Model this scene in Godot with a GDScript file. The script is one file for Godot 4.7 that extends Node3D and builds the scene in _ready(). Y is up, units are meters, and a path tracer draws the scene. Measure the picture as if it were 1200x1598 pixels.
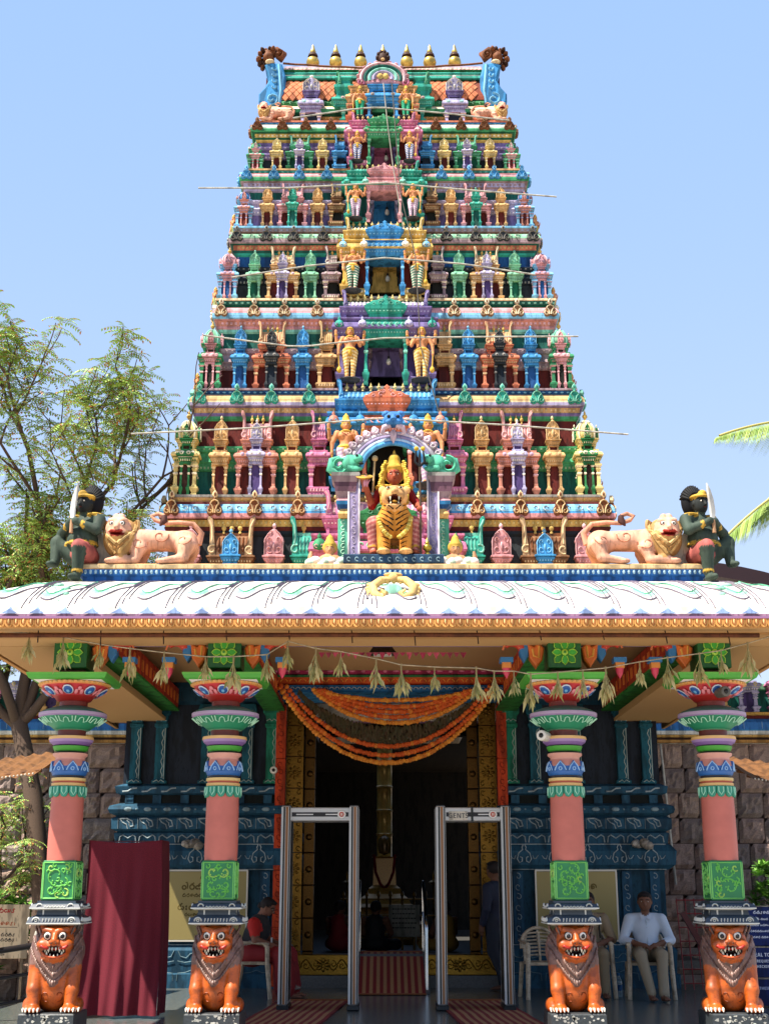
extends Node3D
# A painted South Indian temple gate tower with its pillared porch, seen from the forecourt.
# y is up, metres; the porch floor is y = 0, the camera stands at z = 0 and looks along -z.

class Buf:
	var v := PackedVector3Array()
	var n := PackedVector3Array()
	var c := PackedColorArray()

class MB:   # collects triangles, one buffer for each material
	var s := {}
	var b: Buf
	var X := Transform3D.IDENTITY
	var flip := false
	var col := Color.WHITE
	func _init(m := "paint"):
		use(m)
	func use(m: String) -> MB:
		if not s.has(m):
			s[m] = Buf.new()
		b = s[m]
		return self
	func at(t: Transform3D) -> MB:
		X = t
		flip = t.basis.determinant() < 0.0
		return self
	func tri(p: Vector3, q: Vector3, r: Vector3):   # counter-clockwise seen from outside
		p = X * p
		q = X * q
		r = X * r
		if flip:
			var t := q
			q = r
			r = t
		var nn := (q - p).cross(r - p)
		if nn.length_squared() < 1e-16:
			return
		nn = nn.normalized()
		b.v.append(p); b.v.append(r); b.v.append(q)
		b.n.append(nn); b.n.append(nn); b.n.append(nn)
		b.c.append(col); b.c.append(col); b.c.append(col)
	func quad(p: Vector3, q: Vector3, r: Vector3, t: Vector3):
		tri(p, q, r)
		tri(p, r, t)
	func trin(p: Vector3, q: Vector3, r: Vector3, np: Vector3, nq: Vector3, nr: Vector3, cp: Color, cq: Color, cr: Color):
		var bs := X.basis
		if flip:
			b.v.append(X * p); b.v.append(X * q); b.v.append(X * r)
			b.n.append((bs * np).normalized()); b.n.append((bs * nq).normalized()); b.n.append((bs * nr).normalized())
			b.c.append(cp); b.c.append(cq); b.c.append(cr)
		else:
			b.v.append(X * p); b.v.append(X * r); b.v.append(X * q)
			b.n.append((bs * np).normalized()); b.n.append((bs * nr).normalized()); b.n.append((bs * nq).normalized())
			b.c.append(cp); b.c.append(cr); b.c.append(cq)
	func box(x: float, y: float, z: float, sx: float, sy: float, sz: float):   # centre and full sizes
		var hx := sx / 2.0
		var hy := sy / 2.0
		var hz := sz / 2.0
		var a := Vector3(x - hx, y - hy, z + hz)
		var d := Vector3(x + hx, y - hy, z + hz)
		var e := Vector3(x + hx, y + hy, z + hz)
		var f := Vector3(x - hx, y + hy, z + hz)
		var k := Vector3(0, 0, -sz)
		quad(a, d, e, f)
		quad(d + k, a + k, f + k, e + k)
		quad(d, d + k, e + k, e)
		quad(a + k, a, f, f + k)
		quad(f, e, e + k, f + k)
		quad(a + k, d + k, d, a)
	func cbox(x: float, y0: float, y1: float, z: float, hx: float, hz: float, ch: float):   # chamfered
		mould(x, z, hx, hz, [[-ch, y0], [0, y0 + ch], [0, y1 - ch], [-ch, y1]])
	func mould(x: float, z: float, hx: float, hz: float, prof: Array, top := true, bot := true):
		# a moulding on a rectangle: rows of [offset outwards, height, colour of the face up to here]
		var c0 := col
		var last := []
		for i in prof.size():
			var o: float = prof[i][0]
			var y: float = prof[i][1]
			var r := [Vector3(x - hx - o, y, z + hz + o), Vector3(x + hx + o, y, z + hz + o), Vector3(x + hx + o, y, z - hz - o), Vector3(x - hx - o, y, z - hz - o)]
			if prof[i].size() > 2:
				col = prof[i][2]
			if i == 0:
				if bot:
					quad(r[3], r[2], r[1], r[0])
			else:
				for k in 4:
					var m: int = (k + 1) % 4
					quad(last[k], last[m], r[m], r[k])
			last = r
		if top:
			quad(last[0], last[1], last[2], last[3])
		col = c0
	func lathe(p: Vector3, prof: Array, n := 12, sx := 1.0, sz := 1.0, smooth := true):   # rows of [radius, height, colour]
		var c0 := col
		var rings := []
		for q in prof:
			var r := PackedVector3Array()
			for k in n:
				var a := TAU * k / n
				r.append(p + Vector3(sin(a) * q[0] * sx, q[1], cos(a) * q[0] * sz))
			rings.append(r)
		if smooth:
			for i in range(1, prof.size()):
				if prof[i].size() > 2:
					col = prof[i][2]
				var dr: float = prof[i][0] - prof[i - 1][0]
				var dy: float = prof[i][1] - prof[i - 1][1]
				# soften only across small bends: a normal for each end of the segment
				var n0 := _pn(prof, i - 1, i)
				var n1 := _pn(prof, i, i)
				if absf(dr) + absf(dy) < 1e-6:
					continue
				for k in n:
					var m := (k + 1) % n
					var ak := TAU * k / n
					var am := TAU * (k + 1) / n
					var ek := Vector3(sin(ak), 0, cos(ak))
					var em := Vector3(sin(am), 0, cos(am))
					var nk0 := ek * n0.x + Vector3.UP * n0.y
					var nm0 := em * n0.x + Vector3.UP * n0.y
					var nk1 := ek * n1.x + Vector3.UP * n1.y
					var nm1 := em * n1.x + Vector3.UP * n1.y
					var a0: Vector3 = rings[i - 1][k]
					var b0: Vector3 = rings[i - 1][m]
					var a1: Vector3 = rings[i][k]
					var b1: Vector3 = rings[i][m]
					if prof[i - 1][0] > 1e-6:
						trin(a0, b0, b1, nk0, nm0, nm1, col, col, col)
					if prof[i][0] > 1e-6:
						trin(a0, b1, a1, nk0, nm1, nk1, col, col, col)
		else:
			for i in range(1, prof.size()):
				if prof[i].size() > 2:
					col = prof[i][2]
				for k in n:
					var m := (k + 1) % n
					quad(rings[i - 1][k], rings[i - 1][m], rings[i][m], rings[i][k])
		if prof[0][0] > 1e-6:
			for k in range(1, n - 1):
				tri(rings[0][0], rings[0][k + 1], rings[0][k])
		if prof[-1][0] > 1e-6:
			for k in range(1, n - 1):
				tri(rings[-1][0], rings[-1][k], rings[-1][k + 1])
		col = c0
	func _seg(prof: Array, i: int) -> Vector2:
		var d := Vector2(prof[i][1] - prof[i - 1][1], prof[i - 1][0] - prof[i][0])
		return d.normalized() if d.length() > 1e-9 else Vector2(1, 0)
	func _pn(prof: Array, i: int, seg: int) -> Vector2:
		var me := _seg(prof, seg)
		var other := me
		if i == seg and i + 1 < prof.size():
			other = _seg(prof, i + 1)
		elif i == seg - 1 and i >= 1:
			other = _seg(prof, i)
		return (me + other).normalized() if me.dot(other) > 0.55 else me
	func loft(rings: Array, closed := true, caps := true, colors := []):   # rings of points, smooth
		var nr := rings.size()
		var n: int = rings[0].size()
		var nor := []
		for i in nr:
			var r := PackedVector3Array()
			r.resize(n)
			nor.append(r)
		var last := n if closed else n - 1
		for i in nr - 1:
			for k in last:
				var m := (k + 1) % n
				var fn: Vector3 = (rings[i][m] - rings[i][k]).cross(rings[i + 1][m] - rings[i][k]) + (rings[i + 1][m] - rings[i][k]).cross(rings[i + 1][k] - rings[i][k])
				nor[i][k] += fn
				nor[i][m] += fn
				nor[i + 1][k] += fn
				nor[i + 1][m] += fn
		for i in nr - 1:
			var cc: Color = colors[i] if i < colors.size() else col
			for k in last:
				var m := (k + 1) % n
				trin(rings[i][k], rings[i][m], rings[i + 1][m], nor[i][k], nor[i][m], nor[i + 1][m], cc, cc, cc)
				trin(rings[i][k], rings[i + 1][m], rings[i + 1][k], nor[i][k], nor[i + 1][m], nor[i + 1][k], cc, cc, cc)
		if caps and closed:
			for k in range(1, n - 1):
				tri(rings[0][0], rings[0][k + 1], rings[0][k])
				tri(rings[-1][0], rings[-1][k], rings[-1][k + 1])
	func tube(pts: Array, rads, n := 6, caps := true):
		var rings := []
		var up := Vector3.UP
		for i in pts.size():
			var t: Vector3 = (pts[mini(i + 1, pts.size() - 1)] - pts[maxi(i - 1, 0)]).normalized()
			if absf(t.dot(up)) > 0.95:
				up = Vector3.RIGHT if absf(t.x) < 0.8 else Vector3.BACK
			var sd := t.cross(up).normalized()
			up = sd.cross(t).normalized()
			var r: float = rads[i] if rads is Array else rads
			var ring := PackedVector3Array()
			for k in n:
				var a := TAU * k / n
				ring.append(pts[i] + (sd * cos(a) + up * sin(a)) * r)
			rings.append(ring)
		loft(rings, true, caps)
	func ell(p: Vector3, r: Vector3, n := 10, m := 6, bs := Basis.IDENTITY):
		var keep := X
		at(keep * Transform3D(bs * Basis.from_scale(r), p))
		for j in m:
			var a0 := PI * j / m - PI / 2
			var a1 := PI * (j + 1) / m - PI / 2
			for k in n:
				var t0 := TAU * k / n
				var t1 := TAU * (k + 1) / n
				var q00 := Vector3(cos(a0) * sin(t0), sin(a0), cos(a0) * cos(t0))
				var q01 := Vector3(cos(a0) * sin(t1), sin(a0), cos(a0) * cos(t1))
				var q10 := Vector3(cos(a1) * sin(t0), sin(a1), cos(a1) * cos(t0))
				var q11 := Vector3(cos(a1) * sin(t1), sin(a1), cos(a1) * cos(t1))
				var ir := Vector3(1.0 / (r.x * r.x), 1.0 / (r.y * r.y), 1.0 / (r.z * r.z))
				if j > 0:
					trin(q00, q01, q11, q00 * ir, q01 * ir, q11 * ir, col, col, col)
				if j < m - 1:
					trin(q00, q11, q10, q00 * ir, q11 * ir, q10 * ir, col, col, col)
		at(keep)
	func extrude(poly: PackedVector2Array, z0: float, z1: float, ch := 0.0):   # a plate in x and y, front at z1
		var idx := Geometry2D.triangulate_polygon(poly)
		if Geometry2D.is_polygon_clockwise(poly):
			poly.reverse()
			idx = Geometry2D.triangulate_polygon(poly)
		var front := poly
		var area := 0.0
		var zf := z1
		if ch > 0.0:
			var sm := Geometry2D.offset_polygon(poly, -ch)
			if sm.size() == 1 and sm[0].size() > 2:
				var top := z1
				zf = z1 - ch
				var fi: PackedVector2Array = sm[0]
				if Geometry2D.is_polygon_clockwise(fi):
					fi.reverse()
				var ii := Geometry2D.triangulate_polygon(fi)
				for k in range(0, ii.size(), 3):
					_t2(fi[ii[k]], fi[ii[k + 1]], fi[ii[k + 2]], top)
				for k in poly.size():   # bevel: join every outer edge to the nearest inner points
					var p := poly[k]
					var q := poly[(k + 1) % poly.size()]
					var pi := _near(fi, p)
					var qi := _near(fi, q)
					quad(Vector3(p.x, p.y, zf), Vector3(q.x, q.y, zf), Vector3(qi.x, qi.y, top), Vector3(pi.x, pi.y, top))
				area = 1.0
		if area == 0.0:
			for k in range(0, idx.size(), 3):
				_t2(front[idx[k]], front[idx[k + 1]], front[idx[k + 2]], zf)
		for k in poly.size():
			var p := poly[k]
			var q := poly[(k + 1) % poly.size()]
			quad(Vector3(p.x, p.y, z0), Vector3(q.x, q.y, z0), Vector3(q.x, q.y, zf), Vector3(p.x, p.y, zf))
		for k in range(0, idx.size(), 3):
			var p0 := poly[idx[k]]
			var p1 := poly[idx[k + 1]]
			var p2 := poly[idx[k + 2]]
			tri(Vector3(p0.x, p0.y, z0), Vector3(p2.x, p2.y, z0), Vector3(p1.x, p1.y, z0))
	func _near(f: PackedVector2Array, p: Vector2) -> Vector2:
		var best := f[0]
		var bd := 1e9
		for q in f:
			var d := q.distance_squared_to(p)
			if d < bd:
				bd = d
				best = q
		return best
	func _t2(p: Vector2, q: Vector2, r: Vector2, z: float):
		if (q - p).cross(r - p) < 0:
			tri(Vector3(p.x, p.y, z), Vector3(r.x, r.y, z), Vector3(q.x, q.y, z))
		else:
			tri(Vector3(p.x, p.y, z), Vector3(q.x, q.y, z), Vector3(r.x, r.y, z))
	func strip(pts: Array, w: float, h: float, nrm := Vector3.BACK, taper := false):   # a raised ridge along a line
		var nn := pts.size()
		var l := []
		var r := []
		var t := []
		for i in nn:
			var d: Vector3 = (pts[mini(i + 1, nn - 1)] - pts[maxi(i - 1, 0)]).normalized()
			var sd := nrm.cross(d).normalized()
			var k := w * 0.5
			if taper:
				k *= 0.25 + 0.75 * (1.0 - float(i) / (nn - 1))
			l.append(pts[i] + sd * k)
			r.append(pts[i] - sd * k)
			t.append(pts[i] + nrm * h)
		for i in nn - 1:
			quad(t[i], t[i + 1], l[i + 1], l[i])
			quad(r[i], r[i + 1], t[i + 1], t[i])
	func strip2(pts: PackedVector2Array, z: float, w: float, h: float, taper := false):
		var q := []
		for p in pts:
			q.append(Vector3(p.x, p.y, z))
		strip(q, w, h, Vector3.BACK, taper)
	func stud(x: float, y: float, z: float, w: float, hh: float, d: float):   # a small bevelled block on a front face
		var a := w / 2.0
		var e := hh / 2.0
		var i := minf(a, e) * 0.45
		var p := [Vector3(x - a, y - e, z), Vector3(x + a, y - e, z), Vector3(x + a, y + e, z), Vector3(x - a, y + e, z)]
		var q := [Vector3(x - a + i, y - e + i, z + d), Vector3(x + a - i, y - e + i, z + d), Vector3(x + a - i, y + e - i, z + d), Vector3(x - a + i, y + e - i, z + d)]
		quad(q[0], q[1], q[2], q[3])
		for k in 4:
			var m := (k + 1) % 4
			quad(p[k], p[m], q[m], q[k])
	func scroll(cx: float, cy: float, r0: float, r1: float, a0: float, a1: float, z: float, w: float, h: float, n := 14):
		var pts := PackedVector2Array()
		for i in n + 1:
			var t := float(i) / n
			var a := lerpf(a0, a1, t)
			var r := lerpf(r0, r1, t)
			pts.append(Vector2(cx + cos(a) * r, cy + sin(a) * r))
		strip2(pts, z, w, h)
	func mesh(mats: Dictionary) -> ArrayMesh:
		var am := ArrayMesh.new()
		for m in s:
			var bb: Buf = s[m]
			if bb.v.size() == 0:
				continue
			var arr := []
			arr.resize(Mesh.ARRAY_MAX)
			arr[Mesh.ARRAY_VERTEX] = bb.v
			arr[Mesh.ARRAY_NORMAL] = bb.n
			arr[Mesh.ARRAY_COLOR] = bb.c
			am.add_surface_from_arrays(Mesh.PRIMITIVE_TRIANGLES, arr)
			am.surface_set_material(am.get_surface_count() - 1, mats[m])
		return am

class Sdf:   # a field of joined tapered capsules and ellipsoids, meshed as surface nets
	var o: Vector3
	var h: float
	var nx: int
	var ny: int
	var nz: int
	var f := PackedFloat32Array()
	var best := PackedFloat32Array()
	var id := PackedByteArray()
	var v := PackedVector3Array()
	var nv := PackedVector3Array()
	var ci := PackedByteArray()
	var ix := PackedInt32Array()
	func _init(lo: Vector3, hi: Vector3, cell: float):
		o = lo
		h = cell
		nx = int(ceil((hi.x - lo.x) / h)) + 1
		ny = int(ceil((hi.y - lo.y) / h)) + 1
		nz = int(ceil((hi.z - lo.z) / h)) + 1
		f.resize(nx * ny * nz)
		f.fill(1.0)
		best.resize(nx * ny * nz)
		best.fill(1.0)
		id.resize(nx * ny * nz)
	func _rng(lo: Vector3, hi: Vector3) -> Array:
		var a := (lo - o) / h
		var b := (hi - o) / h
		return [clampi(int(floor(a.x)), 0, nx - 1), clampi(int(ceil(b.x)), 0, nx - 1), clampi(int(floor(a.y)), 0, ny - 1), clampi(int(ceil(b.y)), 0, ny - 1), clampi(int(floor(a.z)), 0, nz - 1), clampi(int(ceil(b.z)), 0, nz - 1)]
	func cap(a: Vector3, b: Vector3, ra: float, rb: float, c: int, k := 0.02):
		var m := maxf(ra, rb) + k + h * 2.0
		var g := _rng(a.min(b) - Vector3.ONE * m, a.max(b) + Vector3.ONE * m)
		var ab := b - a
		var ll := maxf(ab.length_squared(), 1e-9)
		var dr := rb - ra
		for iz in range(g[4], g[5] + 1):
			for iy in range(g[2], g[3] + 1):
				var i: int = (iz * ny + iy) * nx + g[0]
				for jx in range(g[0], g[1] + 1):
					var p := o + Vector3(jx, iy, iz) * h - a
					var t := clampf(p.dot(ab) / ll, 0.0, 1.0)
					var d := (p - ab * t).length() - (ra + dr * t)
					if d < m:
						var e := f[i]
						var q := maxf(k - absf(e - d), 0.0) / k
						f[i] = minf(e, d) - q * q * k * 0.25
						if d < best[i]:
							best[i] = d
							id[i] = c
					i += 1
	func ell(p0: Vector3, r: Vector3, c: int, k := 0.02, bs := Basis.IDENTITY):
		var m := maxf(r.x, maxf(r.y, r.z)) + k + h * 2.0
		var ext := r + Vector3.ONE * (k + h * 2.0) if bs == Basis.IDENTITY else Vector3.ONE * m
		var g := _rng(p0 - ext, p0 + ext)
		var inv := bs.inverse()
		for iz in range(g[4], g[5] + 1):
			for iy in range(g[2], g[3] + 1):
				var i: int = (iz * ny + iy) * nx + g[0]
				for jx in range(g[0], g[1] + 1):
					var p := inv * (o + Vector3(jx, iy, iz) * h - p0)
					var u := p / r
					var k0 := u.length()
					var k1 := (u / r).length()
					var d := k0 * (k0 - 1.0) / k1 if k1 > 1e-6 else -r.x
					var e := f[i]
					var q := maxf(k - absf(e - d), 0.0) / k
					f[i] = minf(e, d) - q * q * k * 0.25
					if d < best[i]:
						best[i] = d
						id[i] = c
					i += 1
	func cut(p0: Vector3, r: Vector3, c: int):
		var g := _rng(p0 - r * 1.3, p0 + r * 1.3)
		for iz in range(g[4], g[5] + 1):
			for iy in range(g[2], g[3] + 1):
				var i: int = (iz * ny + iy) * nx + g[0]
				for jx in range(g[0], g[1] + 1):
					var u := (o + Vector3(jx, iy, iz) * h - p0) / r
					var k0 := u.length()
					var k1 := (u / r).length()
					var d := k0 * (k0 - 1.0) / k1 if k1 > 1e-6 else -r.x
					if -d > f[i] - h:
						f[i] = maxf(f[i], -d)
						if d < h:
							id[i] = c
					i += 1
	func build():
		var map := {}
		var off := [0, 1, nx, nx + 1, nx * ny, nx * ny + 1, nx * ny + nx, nx * ny + nx + 1]
		for iz in nz - 1:
			for iy in ny - 1:
				var i := (iz * ny + iy) * nx
				for jx in nx - 1:
					var a := f[i]
					if absf(a) < h * 3.2:
						var pos := 0
						for q in off:
							if f[i + q] > 0.0:
								pos += 1
						if pos > 0 and pos < 8:
							_vertex(i, jx, iy, iz, off, map)
					i += 1
		for key in map:
			var i: int = key
			var jx := i % nx
			var iy := (i / nx) % ny
			var iz := i / (nx * ny)
			var s0 := f[i] > 0.0
			if jx < nx - 1 and iy > 0 and iz > 0 and (f[i + 1] > 0.0) != s0:
				_face(map, i, i - nx, i - nx - nx * ny, i - nx * ny, s0)
			if iy < ny - 1 and jx > 0 and iz > 0 and (f[i + nx] > 0.0) != s0:
				_face(map, i, i - nx * ny, i - nx * ny - 1, i - 1, s0)
			if iz < nz - 1 and jx > 0 and iy > 0 and (f[i + nx * ny] > 0.0) != s0:
				_face(map, i, i - 1, i - 1 - nx, i - nx, s0)
		return self
	func _vertex(i: int, jx: int, iy: int, iz: int, off: Array, map: Dictionary):
		var sum := Vector3.ZERO
		var cnt := 0
		var edges := [0, 1, 0, 2, 0, 4, 1, 3, 1, 5, 2, 3, 2, 6, 4, 5, 4, 6, 3, 7, 5, 7, 6, 7]
		for e in 12:
			var a: int = edges[e * 2]
			var b: int = edges[e * 2 + 1]
			var fa := f[i + off[a]]
			var fb := f[i + off[b]]
			if (fa > 0.0) != (fb > 0.0):
				var t := fa / (fa - fb)
				var pa := Vector3(a & 1, (a >> 1) & 1, a >> 2)
				var pb := Vector3(b & 1, (b >> 1) & 1, b >> 2)
				sum += pa.lerp(pb, t)
				cnt += 1
		map[i] = v.size()
		v.append(o + (Vector3(jx, iy, iz) + sum / cnt) * h)
		var gx := f[i + 1] + f[i + off[3]] + f[i + off[5]] + f[i + off[7]] - f[i] - f[i + off[2]] - f[i + off[4]] - f[i + off[6]]
		var gy := f[i + off[2]] + f[i + off[3]] + f[i + off[6]] + f[i + off[7]] - f[i] - f[i + off[1]] - f[i + off[4]] - f[i + off[5]]
		var gz := f[i + off[4]] + f[i + off[5]] + f[i + off[6]] + f[i + off[7]] - f[i] - f[i + off[1]] - f[i + off[2]] - f[i + off[3]]
		nv.append(Vector3(gx, gy, gz).normalized())
		var bd := 9.0
		var c := 0
		for q in off:
			if absf(f[i + q]) < bd:
				bd = absf(f[i + q])
				c = id[i + q]
		ci.append(c)
	func _face(map: Dictionary, a: int, b: int, c: int, d: int, s0: bool):
		if not (map.has(a) and map.has(b) and map.has(c) and map.has(d)):
			return
		var q := [map[a], map[b], map[c], map[d]]
		if s0:
			ix.append_array([q[0], q[1], q[2], q[0], q[2], q[3]])
		else:
			ix.append_array([q[0], q[2], q[1], q[0], q[3], q[2]])
	func into(m: MB, pal: Array, band := 0.0, band_id := -1, band_to := 0, share := 0.35):   # stripes of another colour on one of the ids
		var cs := PackedColorArray()
		for i in v.size():
			cs.append(pal[band_to] if ci[i] == band_id and fposmod(v[i].y + absf(v[i].x) * 0.35, band) < band * share else pal[ci[i]])
		for k in range(0, ix.size(), 3):
			var a := ix[k]
			var b := ix[k + 1]
			var c := ix[k + 2]
			# wind by the field's own normal
			if (v[b] - v[a]).cross(v[c] - v[a]).dot(nv[a] + nv[b] + nv[c]) < 0.0:
				var t := b
				b = c
				c = t
			m.trin(v[a], v[b], v[c], nv[a], nv[b], nv[c], cs[a], cs[b], cs[c])

var M := {}
var taken := {}
var rng := RandomNumberGenerator.new()

func hx(s: String) -> Color:   # a paint colour, kept as linear values for the vertices
	return Color.html(s).srgb_to_linear()
func numbered(called: String, parent: Node) -> String:
	var key := str(parent.get_instance_id()) + called
	var k: int = taken.get(key, 0)
	taken[key] = k + 1
	return called if k == 0 else "%s_%03d" % [called, k]
func tag(o: Node, label: String, category: String, group := "") -> Node:
	o.set_meta("label", label)
	o.set_meta("category", category)
	o.set_meta("kind", "thing")
	if group != "":
		o.set_meta("group", group)
	return o
func thing(called: String, label: String, category: String, at := Vector3.ZERO, turn := 0.0, group := "") -> Node3D:
	var o := Node3D.new()
	o.name = numbered(called, self)
	add_child(o)
	o.position = at
	o.rotation.y = turn
	tag(o, label, category, group)
	return o
func put(called: String, m, parent: Node = self, at := Vector3.ZERO) -> MeshInstance3D:   # one named mesh
	var o := MeshInstance3D.new()
	o.mesh = m.mesh(M) if m is MB else m
	o.name = numbered(called, parent)
	parent.add_child(o)
	o.position = at
	return o
func struct(called: String, m, parent: Node = self, at := Vector3.ZERO) -> MeshInstance3D:
	var o := put(called, m, parent, at)
	o.set_meta("kind", "structure")
	return o
func again(src: Node, at: Vector3, turn := 0.0, label := "", group := "") -> Node3D:   # a copy of a thing with its parts
	var o: Node3D = src.duplicate()
	var base := String(src.name)
	if base.length() > 4 and base[-4] == "_" and base.right(3).is_valid_int():
		base = base.left(-4)
	o.name = numbered(base, self)
	add_child(o)
	o.position = at
	o.rotation.y = turn
	if label != "":
		o.set_meta("label", label)
	if group != "":
		o.set_meta("group", group)
	return o

func noise_tex(freq: float, lo: Color, hi: Color, seed_: int, oct := 5, size := 512, type := FastNoiseLite.TYPE_SIMPLEX_SMOOTH, mid := -1.0) -> ImageTexture:
	var nz := FastNoiseLite.new()
	nz.seed = seed_
	nz.frequency = freq
	nz.noise_type = type
	nz.fractal_octaves = oct
	var im := nz.get_seamless_image(size, size)
	im.convert(Image.FORMAT_RGB8)
	for y in size:
		for x in size:
			var t := im.get_pixel(x, y).r
			if mid >= 0.0:
				t = smoothstep(mid - 0.12, mid + 0.12, t)
			im.set_pixel(x, y, lo.lerp(hi, t))
	return ImageTexture.create_from_image(im)
func normal_tex(freq: float, seed_: int, strength: float, size := 512) -> ImageTexture:
	var nz := FastNoiseLite.new()
	nz.seed = seed_
	nz.frequency = freq
	nz.fractal_octaves = 4
	var im := nz.get_seamless_image(size, size)
	im.bump_map_to_normal_map(strength)
	return ImageTexture.create_from_image(im)
func mat(called: String, rough: float, metal := 0.0, tex: Texture2D = null, scale := 1.0, color := Color.WHITE, nor: Texture2D = null, ns := 0.5) -> StandardMaterial3D:
	var m := StandardMaterial3D.new()
	m.resource_name = called
	m.vertex_color_use_as_albedo = true
	m.albedo_color = color
	m.roughness = rough
	m.metallic = metal
	if tex or nor:
		m.uv1_triplanar = true
		m.uv1_world_triplanar = true
		m.uv1_scale = Vector3.ONE * scale
	if tex:
		m.albedo_texture = tex
	if nor:
		m.normal_enabled = true
		m.normal_texture = nor
		m.normal_scale = ns
	M[called] = m
	return m

# ---------- colours of the paint ----------
var C := {}
func colours():
	var t := {
		"pink": "c2749c", "lpink": "ddb0b8", "rose": "cd949c", "salmon": "c88878", "orange": "c8785a", "tan": "c8a270", "sand": "dcc49a", "gold": "cdae62", "yellow": "d8c584", "cream": "ece2c8",
		"green": "3f9468", "lgreen": "84c2a0", "dgreen": "145a44", "fgreen": "2f7848", "teal": "2f9c8c", "mint": "84ccba", "dteal": "165c54", "blue": "3c8cc8", "sky": "7ab8e0", "dblue": "20508c", "navy": "1b2230",
		"purple": "75689f", "lav": "a8a4ca", "dpurple": "483a6e", "maroon": "5a1e1a", "brown": "74452a", "dbrown": "3c2418", "bronze": "846044", "grey": "8d8b88", "mauve": "9b8690", "white": "eeebe2", "black": "15171b", "skin": "d99a68", "bone": "ddc7a4", "red": "b8281e", "slate": "2e3338", "dark": "1c1612"}
	for k in t:
		C[k] = hx(t[k])

# ---------- small ornaments ----------
func pilaster(m: MB, x: float, z: float, hw: float, y0: float, y1: float, c: Color, cap: Color):
	var h := y1 - y0
	m.col = c
	m.mould(x, z, hw * 0.75, hw * 0.75, [[hw * 0.55, y0], [hw * 0.55, y0 + h * 0.05], [hw * 0.3, y0 + h * 0.055], [hw * 0.3, y0 + h * 0.08], [hw * 1.2, y0 + h * 0.2], [hw * 1.25, y0 + h * 0.25], [hw * 0.55, y0 + h * 0.265], [hw * 0.5, y0 + h * 0.3], [hw * 0.12, y0 + h * 0.33], [0, y0 + h * 0.66], [hw * 0.4, y0 + h * 0.685, cap], [hw * 0.42, y0 + h * 0.72], [hw * 0.05, y0 + h * 0.735], [hw * 0.05, y0 + h * 0.775, c], [hw * 0.5, y0 + h * 0.83, c], [hw * 0.5, y0 + h * 0.85], [hw * 0.2, y0 + h * 0.86], [hw * 0.2, y0 + h * 0.9], [hw * 0.95, y0 + h * 0.95, cap], [hw * 0.95, y0 + h, c]])

func finial(m: MB, x: float, y: float, z: float, r: float, h: float, n := 8):   # a small water-pot spire
	m.lathe(Vector3(x, y, z), [[r * 0.55, 0], [r * 0.6, h * 0.1], [r * 0.3, h * 0.18], [r, h * 0.38], [r * 0.85, h * 0.52], [r * 0.32, h * 0.62], [r * 0.5, h * 0.68], [r * 0.28, h * 0.78], [0, h]], n)

func dentils(m: MB, x0: float, x1: float, y: float, z: float, w: float, h: float, d: float, step: float):
	var n := int(maxf(1.0, floor((x1 - x0) / step)))
	var st := (x1 - x0) / n
	for i in n:
		m.stud(x0 + st * (i + 0.5), y, z, w, h, d)

func scroll_plate(m: MB, x: float, y: float, z: float, w: float, h: float, d: float, c: Color, rim: Color):
	# an arched plate of paired scrolls with a bud on top
	var pts := PackedVector2Array()
	for q in [[-0.46, 0], [-0.5, 0.22], [-0.47, 0.36], [-0.52, 0.44], [-0.46, 0.56], [-0.36, 0.62], [-0.3, 0.7], [-0.18, 0.72], [-0.12, 0.80], [-0.06, 0.83]]:
		pts.append(Vector2(x + q[0] * w, y + q[1] * h))
	var nn := pts.size()
	for i in nn:
		var q := pts[nn - 1 - i]
		pts.append(Vector2(2.0 * x - q.x, q.y))
	m.col = c
	m.extrude(pts, z - d, z, d * 0.25)
	m.col = rim
	for s in [-1.0, 1.0]:
		m.scroll(x + s * 0.22 * w, y + 0.2 * h, 0.05 * w, 0.2 * w, (PI if s > 0 else 0.0) - s * 0.4, (PI if s > 0 else 0.0) - s * 5.4, z, 0.065 * w, d * 0.35, 12)
		m.scroll(x + s * 0.2 * w, y + 0.5 * h, 0.03 * w, 0.16 * w, (PI if s > 0 else 0.0) + s * 1.0, (PI if s > 0 else 0.0) - s * 4.2, z, 0.06 * w, d * 0.35, 10)
		m.strip2(PackedVector2Array([Vector2(x + s * 0.46 * w, y + 0.02 * h), Vector2(x + s * 0.47 * w, y + 0.3 * h), Vector2(x + s * 0.46 * w, y + 0.5 * h), Vector2(x + s * 0.3 * w, y + 0.66 * h), Vector2(x + s * 0.1 * w, y + 0.78 * h)]), z, 0.06 * w, d * 0.3)
	m.ell(Vector3(x, y + 0.3 * h, z), Vector3(0.07 * w, 0.13 * h, d * 0.4), 6, 4)
	m.lathe(Vector3(x, y + 0.8 * h, z - d * 0.5), [[0.05 * w, 0], [0.07 * w, 0.02 * h], [0.05 * w, 0.05 * h], [0.12 * w, 0.11 * h], [0.1 * w, 0.16 * h], [0, 0.23 * h]], 7)

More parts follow.
